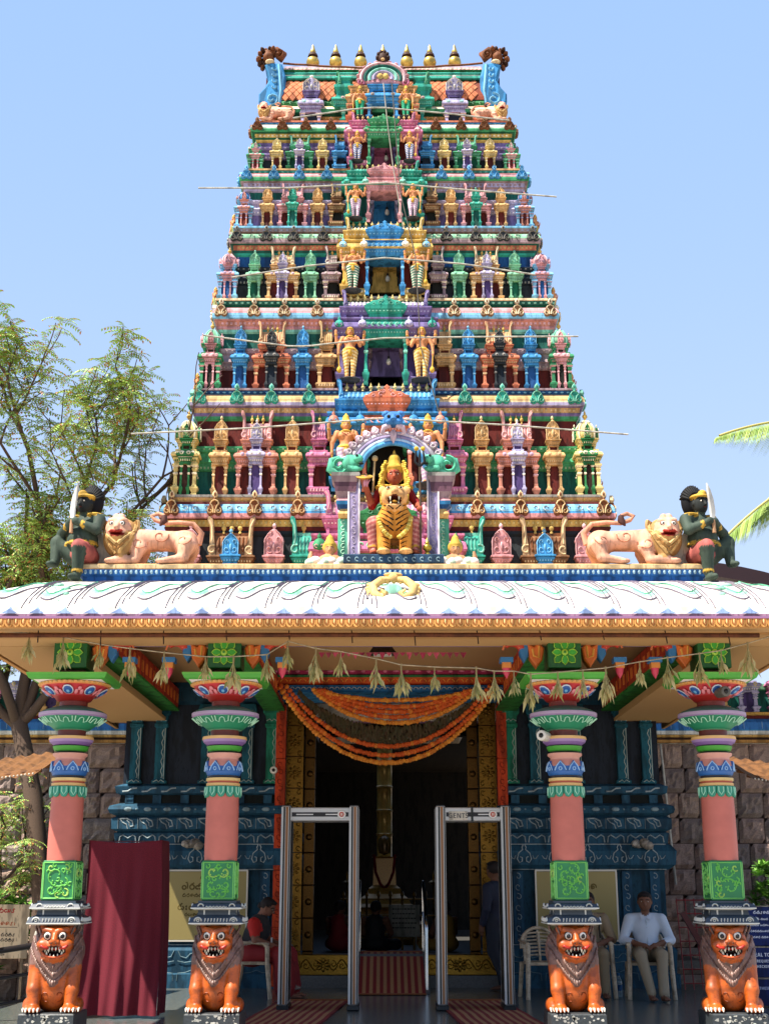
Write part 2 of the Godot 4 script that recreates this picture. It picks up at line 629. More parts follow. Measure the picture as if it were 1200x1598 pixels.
func kudu_mesh(w: float, h: float, c: Color, rim: Color) -> ArrayMesh:   # two scrolls under an arch, with a spade-shaped bud
	var m := MB.new()
	var pts := PackedVector2Array()
	for q in [[-0.04, 0.06], [-0.14, 0.0], [-0.32, -0.02], [-0.47, 0.06], [-0.52, 0.18], [-0.48, 0.3], [-0.38, 0.38], [-0.34, 0.48], [-0.2, 0.58], [-0.09, 0.62], [-0.07, 0.7]]:
		pts.append(Vector2(q[0] * w, q[1] * h))
	var nn := pts.size()
	for i in nn:
		pts.append(Vector2(-pts[nn - 1 - i].x, pts[nn - 1 - i].y))
	m.col = c
	m.extrude(pts, -0.06, 0.035, 0.01)
	m.col = rim
	for s in [-1.0, 1.0]:
		m.scroll(s * 0.27 * w, 0.17 * h, 0.05 * w, 0.2 * w, (0.0 if s > 0 else PI) + s * 1.2, (0.0 if s > 0 else PI) + s * 7.4, 0.035, 0.075 * w, 0.022, 18)
		var line := PackedVector2Array()
		for q in [[0.06, 0.08], [0.08, 0.22], [0.16, 0.36], [0.28, 0.44], [0.2, 0.54], [0.0, 0.6]]:
			line.append(Vector2(s * q[0] * w, q[1] * h))
		m.strip2(line, 0.035, 0.09 * w, 0.024)
	m.extrude(PackedVector2Array([Vector2(-0.08 * w, 0.64 * h), Vector2(0.08 * w, 0.64 * h), Vector2(0.06 * w, 0.7 * h), Vector2(0.19 * w, 0.78 * h), Vector2(0.15 * w, 0.88 * h), Vector2(0, h), Vector2(-0.15 * w, 0.88 * h), Vector2(-0.19 * w, 0.78 * h), Vector2(-0.06 * w, 0.7 * h)]), -0.03, 0.03, 0.012)
	m.col = c
	m.ell(Vector3(0, 0.82 * h, 0.03), Vector3(0.08 * w, 0.08 * h, 0.014), 6, 4)
	m.ell(Vector3(0, 0.32 * h, 0.03), Vector3(0.06 * w, 0.1 * h, 0.012), 6, 4)
	return m.mesh(M)

func horn(m: MB, x: float, y: float, z: float, s: float, w: float, h: float, d: float, curl: Color):   # flaring end of a barrel roof, s = side
	var pts := PackedVector2Array()
	for q in [[-0.6, 0], [0.45, 0], [0.42, 0.3], [0.38, 0.6], [0.46, 0.78], [0.72, 0.86], [0.86, 0.93], [0.74, 1.02], [0.35, 1.02], [0.0, 0.95], [-0.15, 0.8], [-0.26, 0.55], [-0.45, 0.3]]:
		pts.append(Vector2(x + s * q[0] * w, y + q[1] * h))
	m.extrude(pts, z - d, z + 0.012, 0.006)
	var c0 := m.col
	m.col = curl
	m.scroll(x - s * 0.05 * w, y + 0.16 * h, 0.05 * h, 0.13 * h, 0.0, s * 5.2, z + 0.012, 0.05 * h, 0.012, 10)
	m.strip2(PackedVector2Array([Vector2(x + s * 0.08 * w, y + 0.3 * h), Vector2(x - s * 0.02 * w, y + 0.5 * h), Vector2(x + s * 0.1 * w, y + 0.76 * h), Vector2(x + s * 0.6 * w, y + 0.93 * h)]), z + 0.012, 0.05 * h, 0.012)
	m.col = c0

func barrel(m: MB, x: float, y: float, z: float, w: float, h: float, d: float, c: Color, rib: Color, n: int):   # wagon roof seen from its long side
	m.col = c
	var prof := []
	for i in 7:
		var a := PI * 0.5 * i / 6.0
		prof.append(Vector2(cos(a) * 0.75 * d + d * 0.25, sin(a) * h * 0.88))
	var f := []
	for s in [-1.0, 1.0]:
		f.append(x + s * w / 2)
	for i in 6:
		var p: Vector2 = prof[i]
		var q: Vector2 = prof[i + 1]
		m.quad(Vector3(f[0], y + p.y, z - d + p.x), Vector3(f[1], y + p.y, z - d + p.x), Vector3(f[1], y + q.y, z - d + q.x), Vector3(f[0], y + q.y, z - d + q.x))
		m.quad(Vector3(f[1], y + p.y, z - d - p.x * 0.4), Vector3(f[0], y + p.y, z - d - p.x * 0.4), Vector3(f[0], y + q.y, z - d - q.x * 0.4), Vector3(f[1], y + q.y, z - d - q.x * 0.4))
		for s in 2:
			m.quad(Vector3(f[s], y + p.y, z - d + p.x), Vector3(f[s], y + p.y, z - d - p.x * 0.4), Vector3(f[s], y + q.y, z - d - q.x * 0.4), Vector3(f[s], y + q.y, z - d + q.x))
	m.col = rib
	m.box(x, y + h * 0.93, z - d * 0.85, w, h * 0.14, d * 0.5)
	for i in n:
		var cx: float = x - w / 2 + w * (i + 0.5) / n
		var line := []
		for k in 4:
			line.append(Vector3(cx, y + prof[k + 1].y, z - d + prof[k + 1].x))
		m.strip(line, w / n * 0.6, 0.018, Vector3(0, 0.5, 0.86))
		m.ell(Vector3(cx, y + prof[1].y, z - d + prof[1].x), Vector3(w / n * 0.34, h * 0.1, 0.02), 6, 4)

func entab(m: MB, x: float, z: float, hw: float, hd: float, y: float, c: Color, dot: Color, nasi: Color, nn: int, sy: float):
	# stepped architrave, dentil frieze and rounded eave with small gables, .47 to .70 of the shrine
	m.col = c
	m.mould(x, z, hw, hd, [[0, y], [0.018, y + 0.002 * sy], [0.02, y + 0.024 * sy], [0.004, y + 0.027 * sy], [0.004, y + 0.042 * sy], [0.034, y + 0.078 * sy], [0.036, y + 0.096 * sy], [0.02, y + 0.098 * sy], [0.02, y + 0.112 * sy], [0.062, y + 0.116 * sy], [0.07, y + 0.132 * sy], [0.06, y + 0.165 * sy], [0.038, y + 0.19 * sy], [0.004, y + 0.2 * sy], [0.004, y + 0.235 * sy]])
	m.col = dot
	dentils(m, x - hw - 0.01, x + hw + 0.01, y + 0.06 * sy, z + hd + 0.018, 0.02, 0.034, 0.014, 0.036)
	m.mould(x, z, hw, hd, [[0.03, y + 0.0975 * sy], [0.038, y + 0.099 * sy], [0.038, y + 0.106 * sy], [0.02, y + 0.107 * sy]], false, false)
	for i in nn:
		var nx := x if nn == 1 else lerpf(x - hw * 0.72, x + hw * 0.72, float(i) / (nn - 1))
		m.col = nasi
		m.ell(Vector3(nx, y + 0.158 * sy, z + hd + 0.058), Vector3(0.038, 0.036, 0.018), 9, 5)
		m.col = c
		m.ell(Vector3(nx, y + 0.155 * sy, z + hd + 0.072), Vector3(0.014, 0.016, 0.008), 6, 4)

func upper(m: MB, x: float, z: float, hw: float, hd: float, y: float, c: Color, dot: Color, dark: Color, sy: float):
	# neck with its dark slots and the second cornice, .70 to .89
	m.col = dark
	m.box(x, y + 0.04 * sy, z - 0.02, hw * 1.5, 0.09 * sy, hd * 1.6)
	m.col = c
	for s in [-1.0, 1.0]:
		m.box(x + s * hw * 0.72, y + 0.038 * sy, z, hw * 0.17, 0.08 * sy, hd * 1.75)
	m.mould(x, z, hw * 0.86, hd * 0.86, [[-0.01, y + 0.072 * sy], [0.008, y + 0.074 * sy], [0.008, y + 0.09 * sy], [-0.004, y + 0.092 * sy], [-0.004, y + 0.104 * sy], [0.03, y + 0.135 * sy], [0.032, y + 0.15 * sy], [0.02, y + 0.152 * sy], [0.02, y + 0.158 * sy], [0.045, y + 0.162 * sy], [0.047, y + 0.178 * sy], [0.0, y + 0.195 * sy]])
	m.col = dot
	dentils(m, x - hw * 0.88, x + hw * 0.88, y + 0.12 * sy, z + hd * 0.86 + 0.012, 0.018, 0.026, 0.012, 0.032)

# ---------- the little shrines that stand in rows on every storey ----------
# their origin is on the ledge at the wall; they come forward along +z; sizes are those of the second storey, scaled by sx, sy
func niche_shrine(c: Color, panel: Color, dot: Color, base: Color) -> MB:
	var m := MB.new()
	m.col = panel
	m.box(0, 0.245, 0.06, 0.17, 0.49, 0.1)
	m.col = base
	m.box(0, 0.24, 0.03, 0.24, 0.48, 0.06)
	for s in [-1.0, 1.0]:
		pilaster(m, s * 0.108, 0.12, 0.024, 0, 0.475, c, dot)
	entab(m, 0, 0.08, 0.125, 0.085, 0.475, c, dot, c.lerp(dot, 0.6), 2, 1.0)
	upper(m, 0, 0.07, 0.105, 0.075, 0.70, c, dot, panel, 1.0)
	scroll_plate(m, 0, 0.885, 0.12, 0.24, 0.38, 0.07, c, dot)
	return m
func barrel_shrine(c: Color, panel: Color, dot: Color, c2: Color, panel2: Color, dot2: Color, rib: Color) -> MB:
	var m := MB.new()
	m.col = panel
	m.box(0, 0.24, 0.04, 0.66, 0.48, 0.08)
	for s in [-1.0, 1.0]:
		pilaster(m, s * 0.315, 0.11, 0.036, 0, 0.475, c, dot)
	entab(m, 0, 0.07, 0.335, 0.075, 0.475, c, dot, c2, 6, 1.0)
	upper(m, 0, 0.06, 0.29, 0.07, 0.70, c, dot, panel, 1.0)
	barrel(m, 0, 0.89, 0.13, 0.44, 0.27, 0.12, c, rib, 9)
	m.col = c.lerp(dot, 0.35)
	for s in [-1.0, 1.0]:
		horn(m, s * 0.23, 0.88, 0.13, s, 0.075, 0.45, 0.1, dot)
	m.col = C.gold
	for i in 3:
		finial(m, (i - 1) * 0.1, 1.15, 0.05, 0.033, 0.16, 7)
	# the narrow shrine in front
	m.col = panel2
	m.box(0, 0.245, 0.12, 0.16, 0.49, 0.1)
	for s in [-1.0, 1.0]:
		pilaster(m, s * 0.095, 0.175, 0.02, 0, 0.475, c2, dot2)
	entab(m, 0, 0.13, 0.1, 0.085, 0.477, c2, dot2, dot2, 2, 0.99)
	upper(m, 0, 0.12, 0.095, 0.075, 0.702, c2, dot2, panel2, 0.99)
	scroll_plate(m, 0, 0.885, 0.185, 0.2, 0.3, 0.05, c2, dot2)
	return m
func half_shrine(c: Color, panel: Color, dot: Color, base: Color) -> MB:   # half of a barrel shrine, its outer end at -x
	var m := MB.new()
	m.col = panel
	m.box(0.04, 0.24, 0.05, 0.24, 0.48, 0.1)
	pilaster(m, -0.1, 0.13, 0.04, 0, 0.475, c, dot)
	m.col = c
	m.mould(0.03, 0.1, 0.16, 0.09, [[0.02, 0], [0.02, 0.03], [0.0, 0.04], [0.035, 0.1], [0.035, 0.13], [0, 0.14]])
	m.col = dot
	dentils(m, -0.12, 0.2, 0.085, 0.215, 0.03, 0.05, 0.012, 0.05)
	entab(m, 0.03, 0.08, 0.16, 0.085, 0.475, c, dot, c.lerp(dot, 0.5), 2, 1.0)
	upper(m, 0.04, 0.07, 0.13, 0.075, 0.70, c, dot, panel, 1.0)
	barrel(m, 0.05, 0.89, 0.14, 0.22, 0.27, 0.12, c, c.lerp(dot, 0.5), 5)
	m.col = c
	horn(m, -0.06, 0.88, 0.14, -1.0, 0.075, 0.45, 0.1, dot)
	m.col = C.gold
	finial(m, 0.04, 1.15, 0.05, 0.035, 0.17, 7)
	return m
func corner_shrine(c: Color, c2: Color, panel: Color, dot: Color, dome: Color, rib: Color) -> MB:   # square, domed
	var m := MB.new()
	m.col = panel
	m.box(0, 0.24, 0, 0.3, 0.48, 0.3)
	for k in 4:
		m.at(Transform3D(Basis(Vector3.UP, k * PI / 2), Vector3.ZERO))
		pilaster(m, -0.155, 0.155, 0.034, 0, 0.475, c, dot)
		for s in [-1.0, 1.0]:
			pilaster(m, s * 0.062, 0.17, 0.018, 0, 0.475, c2, dot)
		m.col = panel
		m.box(0, 0.24, 0.155, 0.1, 0.47, 0.02)
	m.at(Transform3D.IDENTITY)
	entab(m, 0, 0, 0.17, 0.17, 0.475, c, c2, dot, 4, 1.0)
	entab(m, 0, 0, 0.08, 0.185, 0.476, c2, dot, dot, 2, 0.98)
	upper(m, 0, 0, 0.16, 0.16, 0.70, c, dot, c2, 1.0)
	upper(m, 0, 0, 0.08, 0.175, 0.701, c2, dot, panel, 0.98)
	m.col = dome
	m.lathe(Vector3(0, 0.885, 0), [[0.13, 0], [0.165, 0.03], [0.175, 0.09], [0.155, 0.18], [0.1, 0.26], [0.05, 0.3], [0.03, 0.32]], 10)
	for k in 8:
		var a := TAU * k / 8
		var e := Vector3(sin(a), 0, cos(a))
		m.col = rib
		m.tube([e * 0.165 + Vector3(0, 0.9, 0), e * 0.182 + Vector3(0, 0.97, 0), e * 0.16 + Vector3(0, 1.07, 0), e * 0.1 + Vector3(0, 1.15, 0), e * 0.05 + Vector3(0, 1.19, 0)], 0.016, 5)
	for k in 4:
		m.at(Transform3D(Basis(Vector3.UP, k * PI / 2), Vector3.ZERO))
		scroll_plate(m, 0, 0.885, 0.205, 0.11, 0.26, 0.04, c2, dot)
	m.at(Transform3D.IDENTITY)
	m.col = C.gold
	finial(m, 0, 1.19, 0, 0.045, 0.2, 8)
	return m

# ---------- the projecting middle of a storey: door, two bays, barrel roof ----------
func gateway(w: float, h: float, d: float, c: Color, dot: Color, c2: Color, dot2: Color, bay: Color, ceil_c: Color, k1: Color, k2: Color, rib: Color) -> MB:
	# w half width, h to the top of the barrel roof; stands from z = -d (the storey's wall) to z = 0
	var m := MB.new()
	var dw := w * 0.32           # half of the door
	var e := h * 0.53            # underside of the entablature
	for s in [-1.0, 1.0]:
		m.col = bay
		m.box(s * (dw + (w * 0.86 - dw) / 2), e / 2, -d / 2 - 0.06, w * 0.86 - dw, e, d - 0.12)
		pilaster(m, s * w * 0.82, -0.02, w * 0.055, 0, e, c, dot)
		m.col = c
		m.mould(s * w * 0.62, -0.07, w * 0.26, 0.06, [[0.01, 0], [0.01, 0.03], [0, 0.035], [0.02, h * 0.09], [0, h * 0.1]])
		m.col = dot
		dentils(m, s * w * 0.62 - w * 0.26, s * w * 0.62 + w * 0.26, h * 0.055, 0.005, 0.04, 0.05, 0.012, 0.06)
		pilaster(m, s * (dw + w * 0.045), 0.0, w * 0.032, 0, e, c2, dot2)
	# ceiling, back and floor of the door's recess
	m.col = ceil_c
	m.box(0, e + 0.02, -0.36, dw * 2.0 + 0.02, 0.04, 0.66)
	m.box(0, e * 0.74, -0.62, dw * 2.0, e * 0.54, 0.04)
	m.col = C.grey
	m.box(0, -0.01, -0.36, dw * 2.0, 0.04, 0.6)
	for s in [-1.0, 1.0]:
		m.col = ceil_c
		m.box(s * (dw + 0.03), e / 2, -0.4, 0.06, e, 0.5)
	# entablature and rounded eave
	m.col = c
	var kz := d / 2 + 0.02
	m.mould(0, -d / 2, w * 0.86, d / 2 - 0.02, [[0, e], [0.02, e + h * 0.012], [0.02, e + h * 0.02], [w * 0.08, e + h * 0.075], [w * 0.1, e + h * 0.08], [w * 0.13, e + h * 0.085], [w * 0.14, e + h * 0.1], [w * 0.12, e + h * 0.15], [w * 0.05, e + h * 0.175], [w * 0.05, e + h * 0.178], [w * 0.11, e + h * 0.2, c], [w * 0.11, e + h * 0.215], [0.0, e + h * 0.225]])
	m.col = dot
	dentils(m, -w * 0.9, w * 0.9, e + h * 0.052, -0.02 + w * 0.052, 0.03, 0.03, 0.014, 0.05)
	m.col = c2
	m.mould(0, -d / 2, w * 0.37, d / 2 + 0.02, [[0, e - 0.002], [0.02, e + h * 0.012], [w * 0.05, e + h * 0.075], [w * 0.07, e + h * 0.085], [w * 0.09, e + h * 0.1], [w * 0.08, e + h * 0.15], [w * 0.02, e + h * 0.175], [w * 0.02, e + h * 0.18], [w * 0.06, e + h * 0.2], [w * 0.06, e + h * 0.215], [0, e + h * 0.226]])
	m.col = dot2
	dentils(m, -w * 0.4, w * 0.4, e + h * 0.05, 0.03 + w * 0.03, 0.025, 0.03, 0.014, 0.045)
	for i in 7:
		m.scroll(w * 0.11 * (i - 3), e + h * 0.13, h * 0.008, h * 0.028, 0.0, 4.6, 0.03 + w * 0.087, h * 0.014, 0.012, 7)
	# gables on the eave
	for s in [-1.0, 1.0]:
		var q := [[s * w * 0.43, k2, c2], [s * w * 0.86, k1, k1]]
		for g in q:
			m.col = g[1]
			var gx: float = g[0]
			var gz: float = w * 0.125 if absf(gx) > w * 0.6 else w * 0.12 + 0.01
			m.lathe(Vector3(gx, e + h * 0.09, gz), [[0.001, 0], [w * 0.07, h * 0.012], [w * 0.085, h * 0.04], [w * 0.06, h * 0.07], [w * 0.02, h * 0.085], [w * 0.03, h * 0.1], [0, h * 0.125]], 8, 1.0, 0.35)
			m.col = dot
			m.scroll(gx - w * 0.035, e + h * 0.12, h * 0.005, h * 0.016, 0, 5, gz + w * 0.028, 0.014, 0.012, 8)
			m.scroll(gx + w * 0.035, e + h * 0.12, h * 0.005, h * 0.016, PI, PI - 5, gz + w * 0.028, 0.014, 0.012, 8)
	# neck, second cornice, barrel roof with its horns and finials
	var y := e + h * 0.225
	m.col = c
	m.box(0, y + h * 0.02, -d / 2 - 0.05, w * 1.55, h * 0.05, d - 0.04)
	m.col = c
	for i in 6:
		m.box(lerpf(-w * 0.76, w * 0.76, i / 5.0), y + h * 0.02, -d / 2, 0.05, h * 0.045, d - 0.02)
	m.mould(0, -d / 2, w * 0.79, d / 2 - 0.02, [[-0.02, y + h * 0.04], [0.0, y + h * 0.045], [0.055, y + h * 0.095], [0.055, y + h * 0.105], [0.065, y + h * 0.11], [0.065, y + h * 0.125], [0, y + h * 0.135]])
	m.col = dot
	dentils(m, -w * 0.82, w * 0.82, y + h * 0.075, 0.01, 0.035, 0.03, 0.012, 0.055)
	barrel(m, 0, y + h * 0.13, -0.03, w * 1.45, h * 0.12, d * 0.8, c, rib, 20)
	m.col = c
	for s in [-1.0, 1.0]:
		horn(m, s * w * 0.75, y + h * 0.125, -0.02, s, w * 0.085, h * 0.2, d * 0.5, dot)
	m.col = C.yellow
	for i in 11:
		if absf(i - 5) > 0.5 or h < 1.2:
			finial(m, lerpf(-w * 0.66, w * 0.66, i / 10.0), y + h * 0.245, -d * 0.45, w * 0.036, h * 0.085, 7)
	# the pediment over the door
	m.col = c2
	m.box(0, y + h * 0.02, -d / 2 + 0.02, w * 0.62, h * 0.05, d)
	m.col = c2
	m.mould(0, -d / 2, w * 0.33, d / 2 + 0.03, [[-0.02, y + h * 0.04], [0, y + h * 0.045], [0.05, y + h * 0.09], [0.055, y + h * 0.11], [0.06, y + h * 0.125], [0, y + h * 0.135]])
	m.col = dot2
	dentils(m, -w * 0.34, w * 0.34, y + h * 0.07, 0.055, 0.04, 0.028, 0.014, 0.06)
	var pts := PackedVector2Array()
	for q in [[-0.36, 0], [-0.37, 0.2], [-0.3, 0.3], [-0.24, 0.5], [-0.15, 0.56], [-0.09, 0.72], [-0.035, 0.78], [-0.05, 0.9], [0, 1.12], [0.05, 0.9], [0.035, 0.78], [0.09, 0.72], [0.15, 0.56], [0.24, 0.5], [0.3, 0.3], [0.37, 0.2], [0.36, 0]]:
		pts.append(Vector2(q[0] * w, y + h * 0.133 + q[1] * h * 0.115))
	m.col = c2
	m.extrude(pts, -0.06, 0.05, 0.012)
	m.col = dot2
	for s in [-1.0, 1.0]:
		m.scroll(s * w * 0.1, y + h * 0.165, h * 0.006, h * 0.026, 0, s * 6, 0.05, 0.016, 0.014, 12)
		m.scroll(s * w * 0.22, y + h * 0.155, h * 0.006, h * 0.02, PI, PI + s * 6, 0.05, 0.016, 0.014, 12)
		m.scroll(s * w * 0.05, y + h * 0.2, h * 0.004, h * 0.014, PI, PI + s * 6, 0.05, 0.014, 0.012, 10)
	return m

# ---------- one storey ----------
var tower: Node3D
const ZC := -22.6
func half_depth(w: float) -> float:
	return 2.5 - (3.55 - w) * 0.8

func storey(t: Dictionary) -> Node3D:
	var y0: float = t.y0
	var th: float = t.y1 - t.y0
	var ww: float = t.wc - 0.13            # the wall
	var dw: float = half_depth(t.wc) - 0.13
	var ax: float = t.ax
	var gw: float = t.w * t.get("gf", 0.285)           # half width of the middle
	var m := MB.new()
	var ch: float = th * t.cf             # height of the cornice
	var yc: float = th - ch               # underside of the cornice
	var k := th / 1.916
	# wall: panel zone, shelf, upper zone; a real opening in the middle
	var op: float = gw * 0.32 + 0.02
	for s in [-1.0, 1.0]:
		var cx: float = s * (op + ww) / 2.0
		var hw: float = (ww - op) / 2.0
		m.col = t.lo
		m.mould(cx, 0, hw, dw, [[0, 0], [0, 0.475 * k]], false)
		m.col = t.shelf
		m.mould(cx, 0, hw, dw, [[0, 0.475 * k], [0.03, 0.49 * k], [0.05, 0.57 * k], [0.05, 0.6 * k], [0.07, 0.62 * k], [0.04, 0.69 * k], [0.02, 0.71 * k], [0.02, 0.78 * k], [0.06, 0.8 * k], [0.08, 0.86 * k], [0.08, 0.885 * k], [0, 0.9 * k]], false, false)
		m.col = t.up
		m.mould(cx, 0, hw, dw, [[0, 0.9 * k], [0, yc]], true, false)
	m.col = t.shelf.lerp(C.white, 0.3)
	for s in [-1.0, 1.0]:
		dentils(m, s * ww if s < 0 else gw, -gw if s < 0 else ww, 0.84 * k, dw + 0.074, 0.03, 0.02, 0.012, 0.09)
		dentils(m, s * ww if s < 0 else gw, -gw if s < 0 else ww, 0.53 * k, dw + 0.04, 0.03, 0.04, 0.012, 0.06)
	m.col = t.up
	m.box(0, yc / 2, -0.95, op * 2 + 0.1, yc, dw * 2 - 1.9)
	m.box(0, (0.545 * th + yc) / 2, dw - 0.4, op * 2.0 + 0.02, yc - 0.545 * th, 0.76)
	var st := put("storey", m, tower, Vector3(ax, y0, 0))
	# cornice
	var cm := MB.new()
	var ot: float = t.wn - ww             # the ledge that carries the next storey
	var P: Array = t.cor                  # colours: under, band, fascia, eave, recess, petals, ledge
	cm.mould(0, 0, ww, dw, [[0, yc - 0.1 * k], [0.03, yc - 0.07 * k, t.um], [0.04, yc - 0.03 * k, t.um], [0.06, yc, P[0]], [0.06, yc + ch * 0.04, P[0]], [0.05, yc + ch * 0.05, P[0]], [0.06, yc + ch * 0.24, P[1]], [0.11, yc + ch * 0.26, P[0]], [0.13, yc + ch * 0.29, P[2]], [0.135, yc + ch * 0.4, P[2]], [0.13, yc + ch * 0.42, P[7]], [0.13, yc + ch * 0.46, P[7]], [0.127, yc + ch * 0.52, P[3]], [0.11, yc + ch * 0.6, P[3]], [0.08, yc + ch * 0.67, P[3]], [0.05, yc + ch * 0.7, P[3]], [0.03, yc + ch * 0.71, P[4]], [0.025, yc + ch * 0.78, P[4]], [ot - 0.05, yc + ch * 0.8, P[4]], [ot - 0.015, yc + ch * 0.92, P[5]], [ot, yc + ch * 0.935, P[6]], [ot, yc + ch, P[6]]])
	for side in 3:   # front and both flanks
		var half: float = ww if side == 0 else dw
		var outw: float = dw if side == 0 else ww
		cm.at(Transform3D(Basis(Vector3.UP, [0.0, PI / 2, -PI / 2][side]), Vector3.ZERO))
		cm.col = P[8]
		dentils(cm, -half, half, yc + ch * 0.155, outw + 0.055, 0.04, ch * 0.09, 0.012, 0.075)
		cm.col = P[9]
		var n := int((half + ot) * 2 / 0.1)
		for i in n:
			var px: float = -half - ot + (half + ot) * 2 * (i + 0.5) / n
			cm.ell(Vector3(px, yc + ch * 0.872, outw + ot - 0.04), Vector3(0.034, ch * 0.045, 0.02), 6, 4)
		if t.wave:   # scrolls in low relief along the eave
			cm.col = P[3].lerp(C.white, 0.45)
			var ns := int(half * 2 / 0.34)
			for i in ns:
				var sx: float = -half + half * 2 * (i + 0.5) / ns
				var nr := Vector3(0, 0.45, 0.89)
				for s in [-1.0, 1.0]:
					var line := []
					for q in 9:
						var a: float = q * 0.62
						var r := 0.012 + 0.0085 * q
						line.append(Vector3(sx + s * (0.08 - cos(a) * r), yc + ch * 0.57 + sin(a) * r * 0.8, outw + 0.146 - (sin(a) * r * 0.8 + ch * 0.05) * 0.62))
					cm.strip(line, 0.022, 0.012, nr)
	cm.at(Transform3D.IDENTITY)
	put("cornice", cm, st)
	# gables along the eave
	var km := kudu_mesh(0.23 * (0.5 + 0.5 * t.w / 3.48), 0.36 * (0.35 + 0.65 * k), t.kc, t.kr)
	var kz := 0.13
	for fx in [0.95, 0.76, 0.585, 0.395]:
		for s in [-1.0, 1.0]:
			put("gable_ornament", km, st, Vector3(s * fx * t.wc, yc + ch * 0.33, dw + kz + 0.0))
	for s in [-1.0, 1.0]:
		for fz in [-0.6, -0.2, 0.2, 0.6, 0.93]:
			put("gable_ornament", km, st, Vector3(s * (ww + kz), yc + ch * 0.33, fz * dw)).rotation.y = s * PI / 2
	# the rows of little shrines
	var sc := Basis.from_scale(Vector3(t.w / 3.48 * t.get("sx", 0.9), k * t.get("hs", 1.1), 0.5 + 0.5 * t.w / 3.48))
	var S: Dictionary = t.sh
	var front: float = (half_depth(t.w) - dw) - 0.28
	front = maxf(front, 0.02)
	var lift: float = t.get("lift", 0.002)
	var rows := []
	var fr: Array = t.get("fr", [0.775, 0.607, 0.442, 0.325])
	if S.has("n"):
		rows += [["niche_shrine", S.n, fr[0]], ["niche_shrine", S.n, fr[2]]]
	rows += [["barrel_shrine", S.b, fr[1]]]
	for r in rows:
		var me: ArrayMesh = r[1].mesh(M)
		for s in [-1.0, 1.0]:
			var o := put(r[0], me, st, Vector3(s * r[2] * t.w, lift, dw + front * 0.6))
			o.basis = sc
			if r[2] == fr[2]:
				continue
			var o2 := put(r[0], me, st, Vector3(s * (ww + front * 0.6), 0.002, (r[2] - fr[1]) * 6.0 * dw * 0.55))
			o2.basis = Basis(Vector3.UP, s * PI / 2) * sc
			if r[0] == "niche_shrine":
				var o3 := put(r[0], me, st, Vector3(s * (ww + front * 0.6), 0.002, -(r[2] - fr[1]) * 6.0 * dw * 0.55))
				o3.basis = Basis(Vector3.UP, s * PI / 2) * sc
	if S.has("k"):
		var me: ArrayMesh = S.k.mesh(M)
		for s in [-1.0, 1.0]:
			var o := put("corner_shrine", me, st, Vector3(s * (t.w - 0.24 * t.w / 3.48), 0.002, half_depth(t.w) - 0.26))
			o.basis = Basis.from_scale(Vector3(t.w / 3.48 * 0.98, k * t.get("hs", 1.1), t.w / 3.48 * 1.05))
			var o2 := put("corner_shrine", me, st, Vector3(s * (t.w - 0.24 * t.w / 3.48), 0.002, -half_depth(t.w) + 0.26))
			o2.basis = o.basis
	if S.has("h"):
		for s in [-1.0, 1.0]:
			var hm: MB = mirror_half(s, S.h)
			var o := put("half_shrine", hm, st, Vector3(s * fr[3] * t.w, lift, dw + front * 0.6))
			o.basis = sc
	var g: Array = t.gate
	var gd: float = half_depth(t.w) - dw + 0.1
	var go := put("gateway_bay", gateway(gw, th * 0.93, gd, g[0], g[1], g[2], g[3], g[4], g[5], g[6], g[7], g[8]), st, Vector3(0, 0.003, dw + gd))
	go.set_meta("label", t.gl)
	t.front = ZC + dw + gd
	t.gw = gw
	return st

func mirror_half(s: float, p: Array) -> MB:
	var m := half_shrine(p[0], p[1], p[2], p[0])
	if s > 0:
		for k in m.s:
			var b: Buf = m.s[k]
			for i in b.v.size():
				b.v[i].x = -b.v[i].x
				b.n[i].x = -b.n[i].x
			for i in range(0, b.v.size(), 3):
				var q := b.v[i + 1]
				b.v[i + 1] = b.v[i + 2]
				b.v[i + 2] = q
	return m

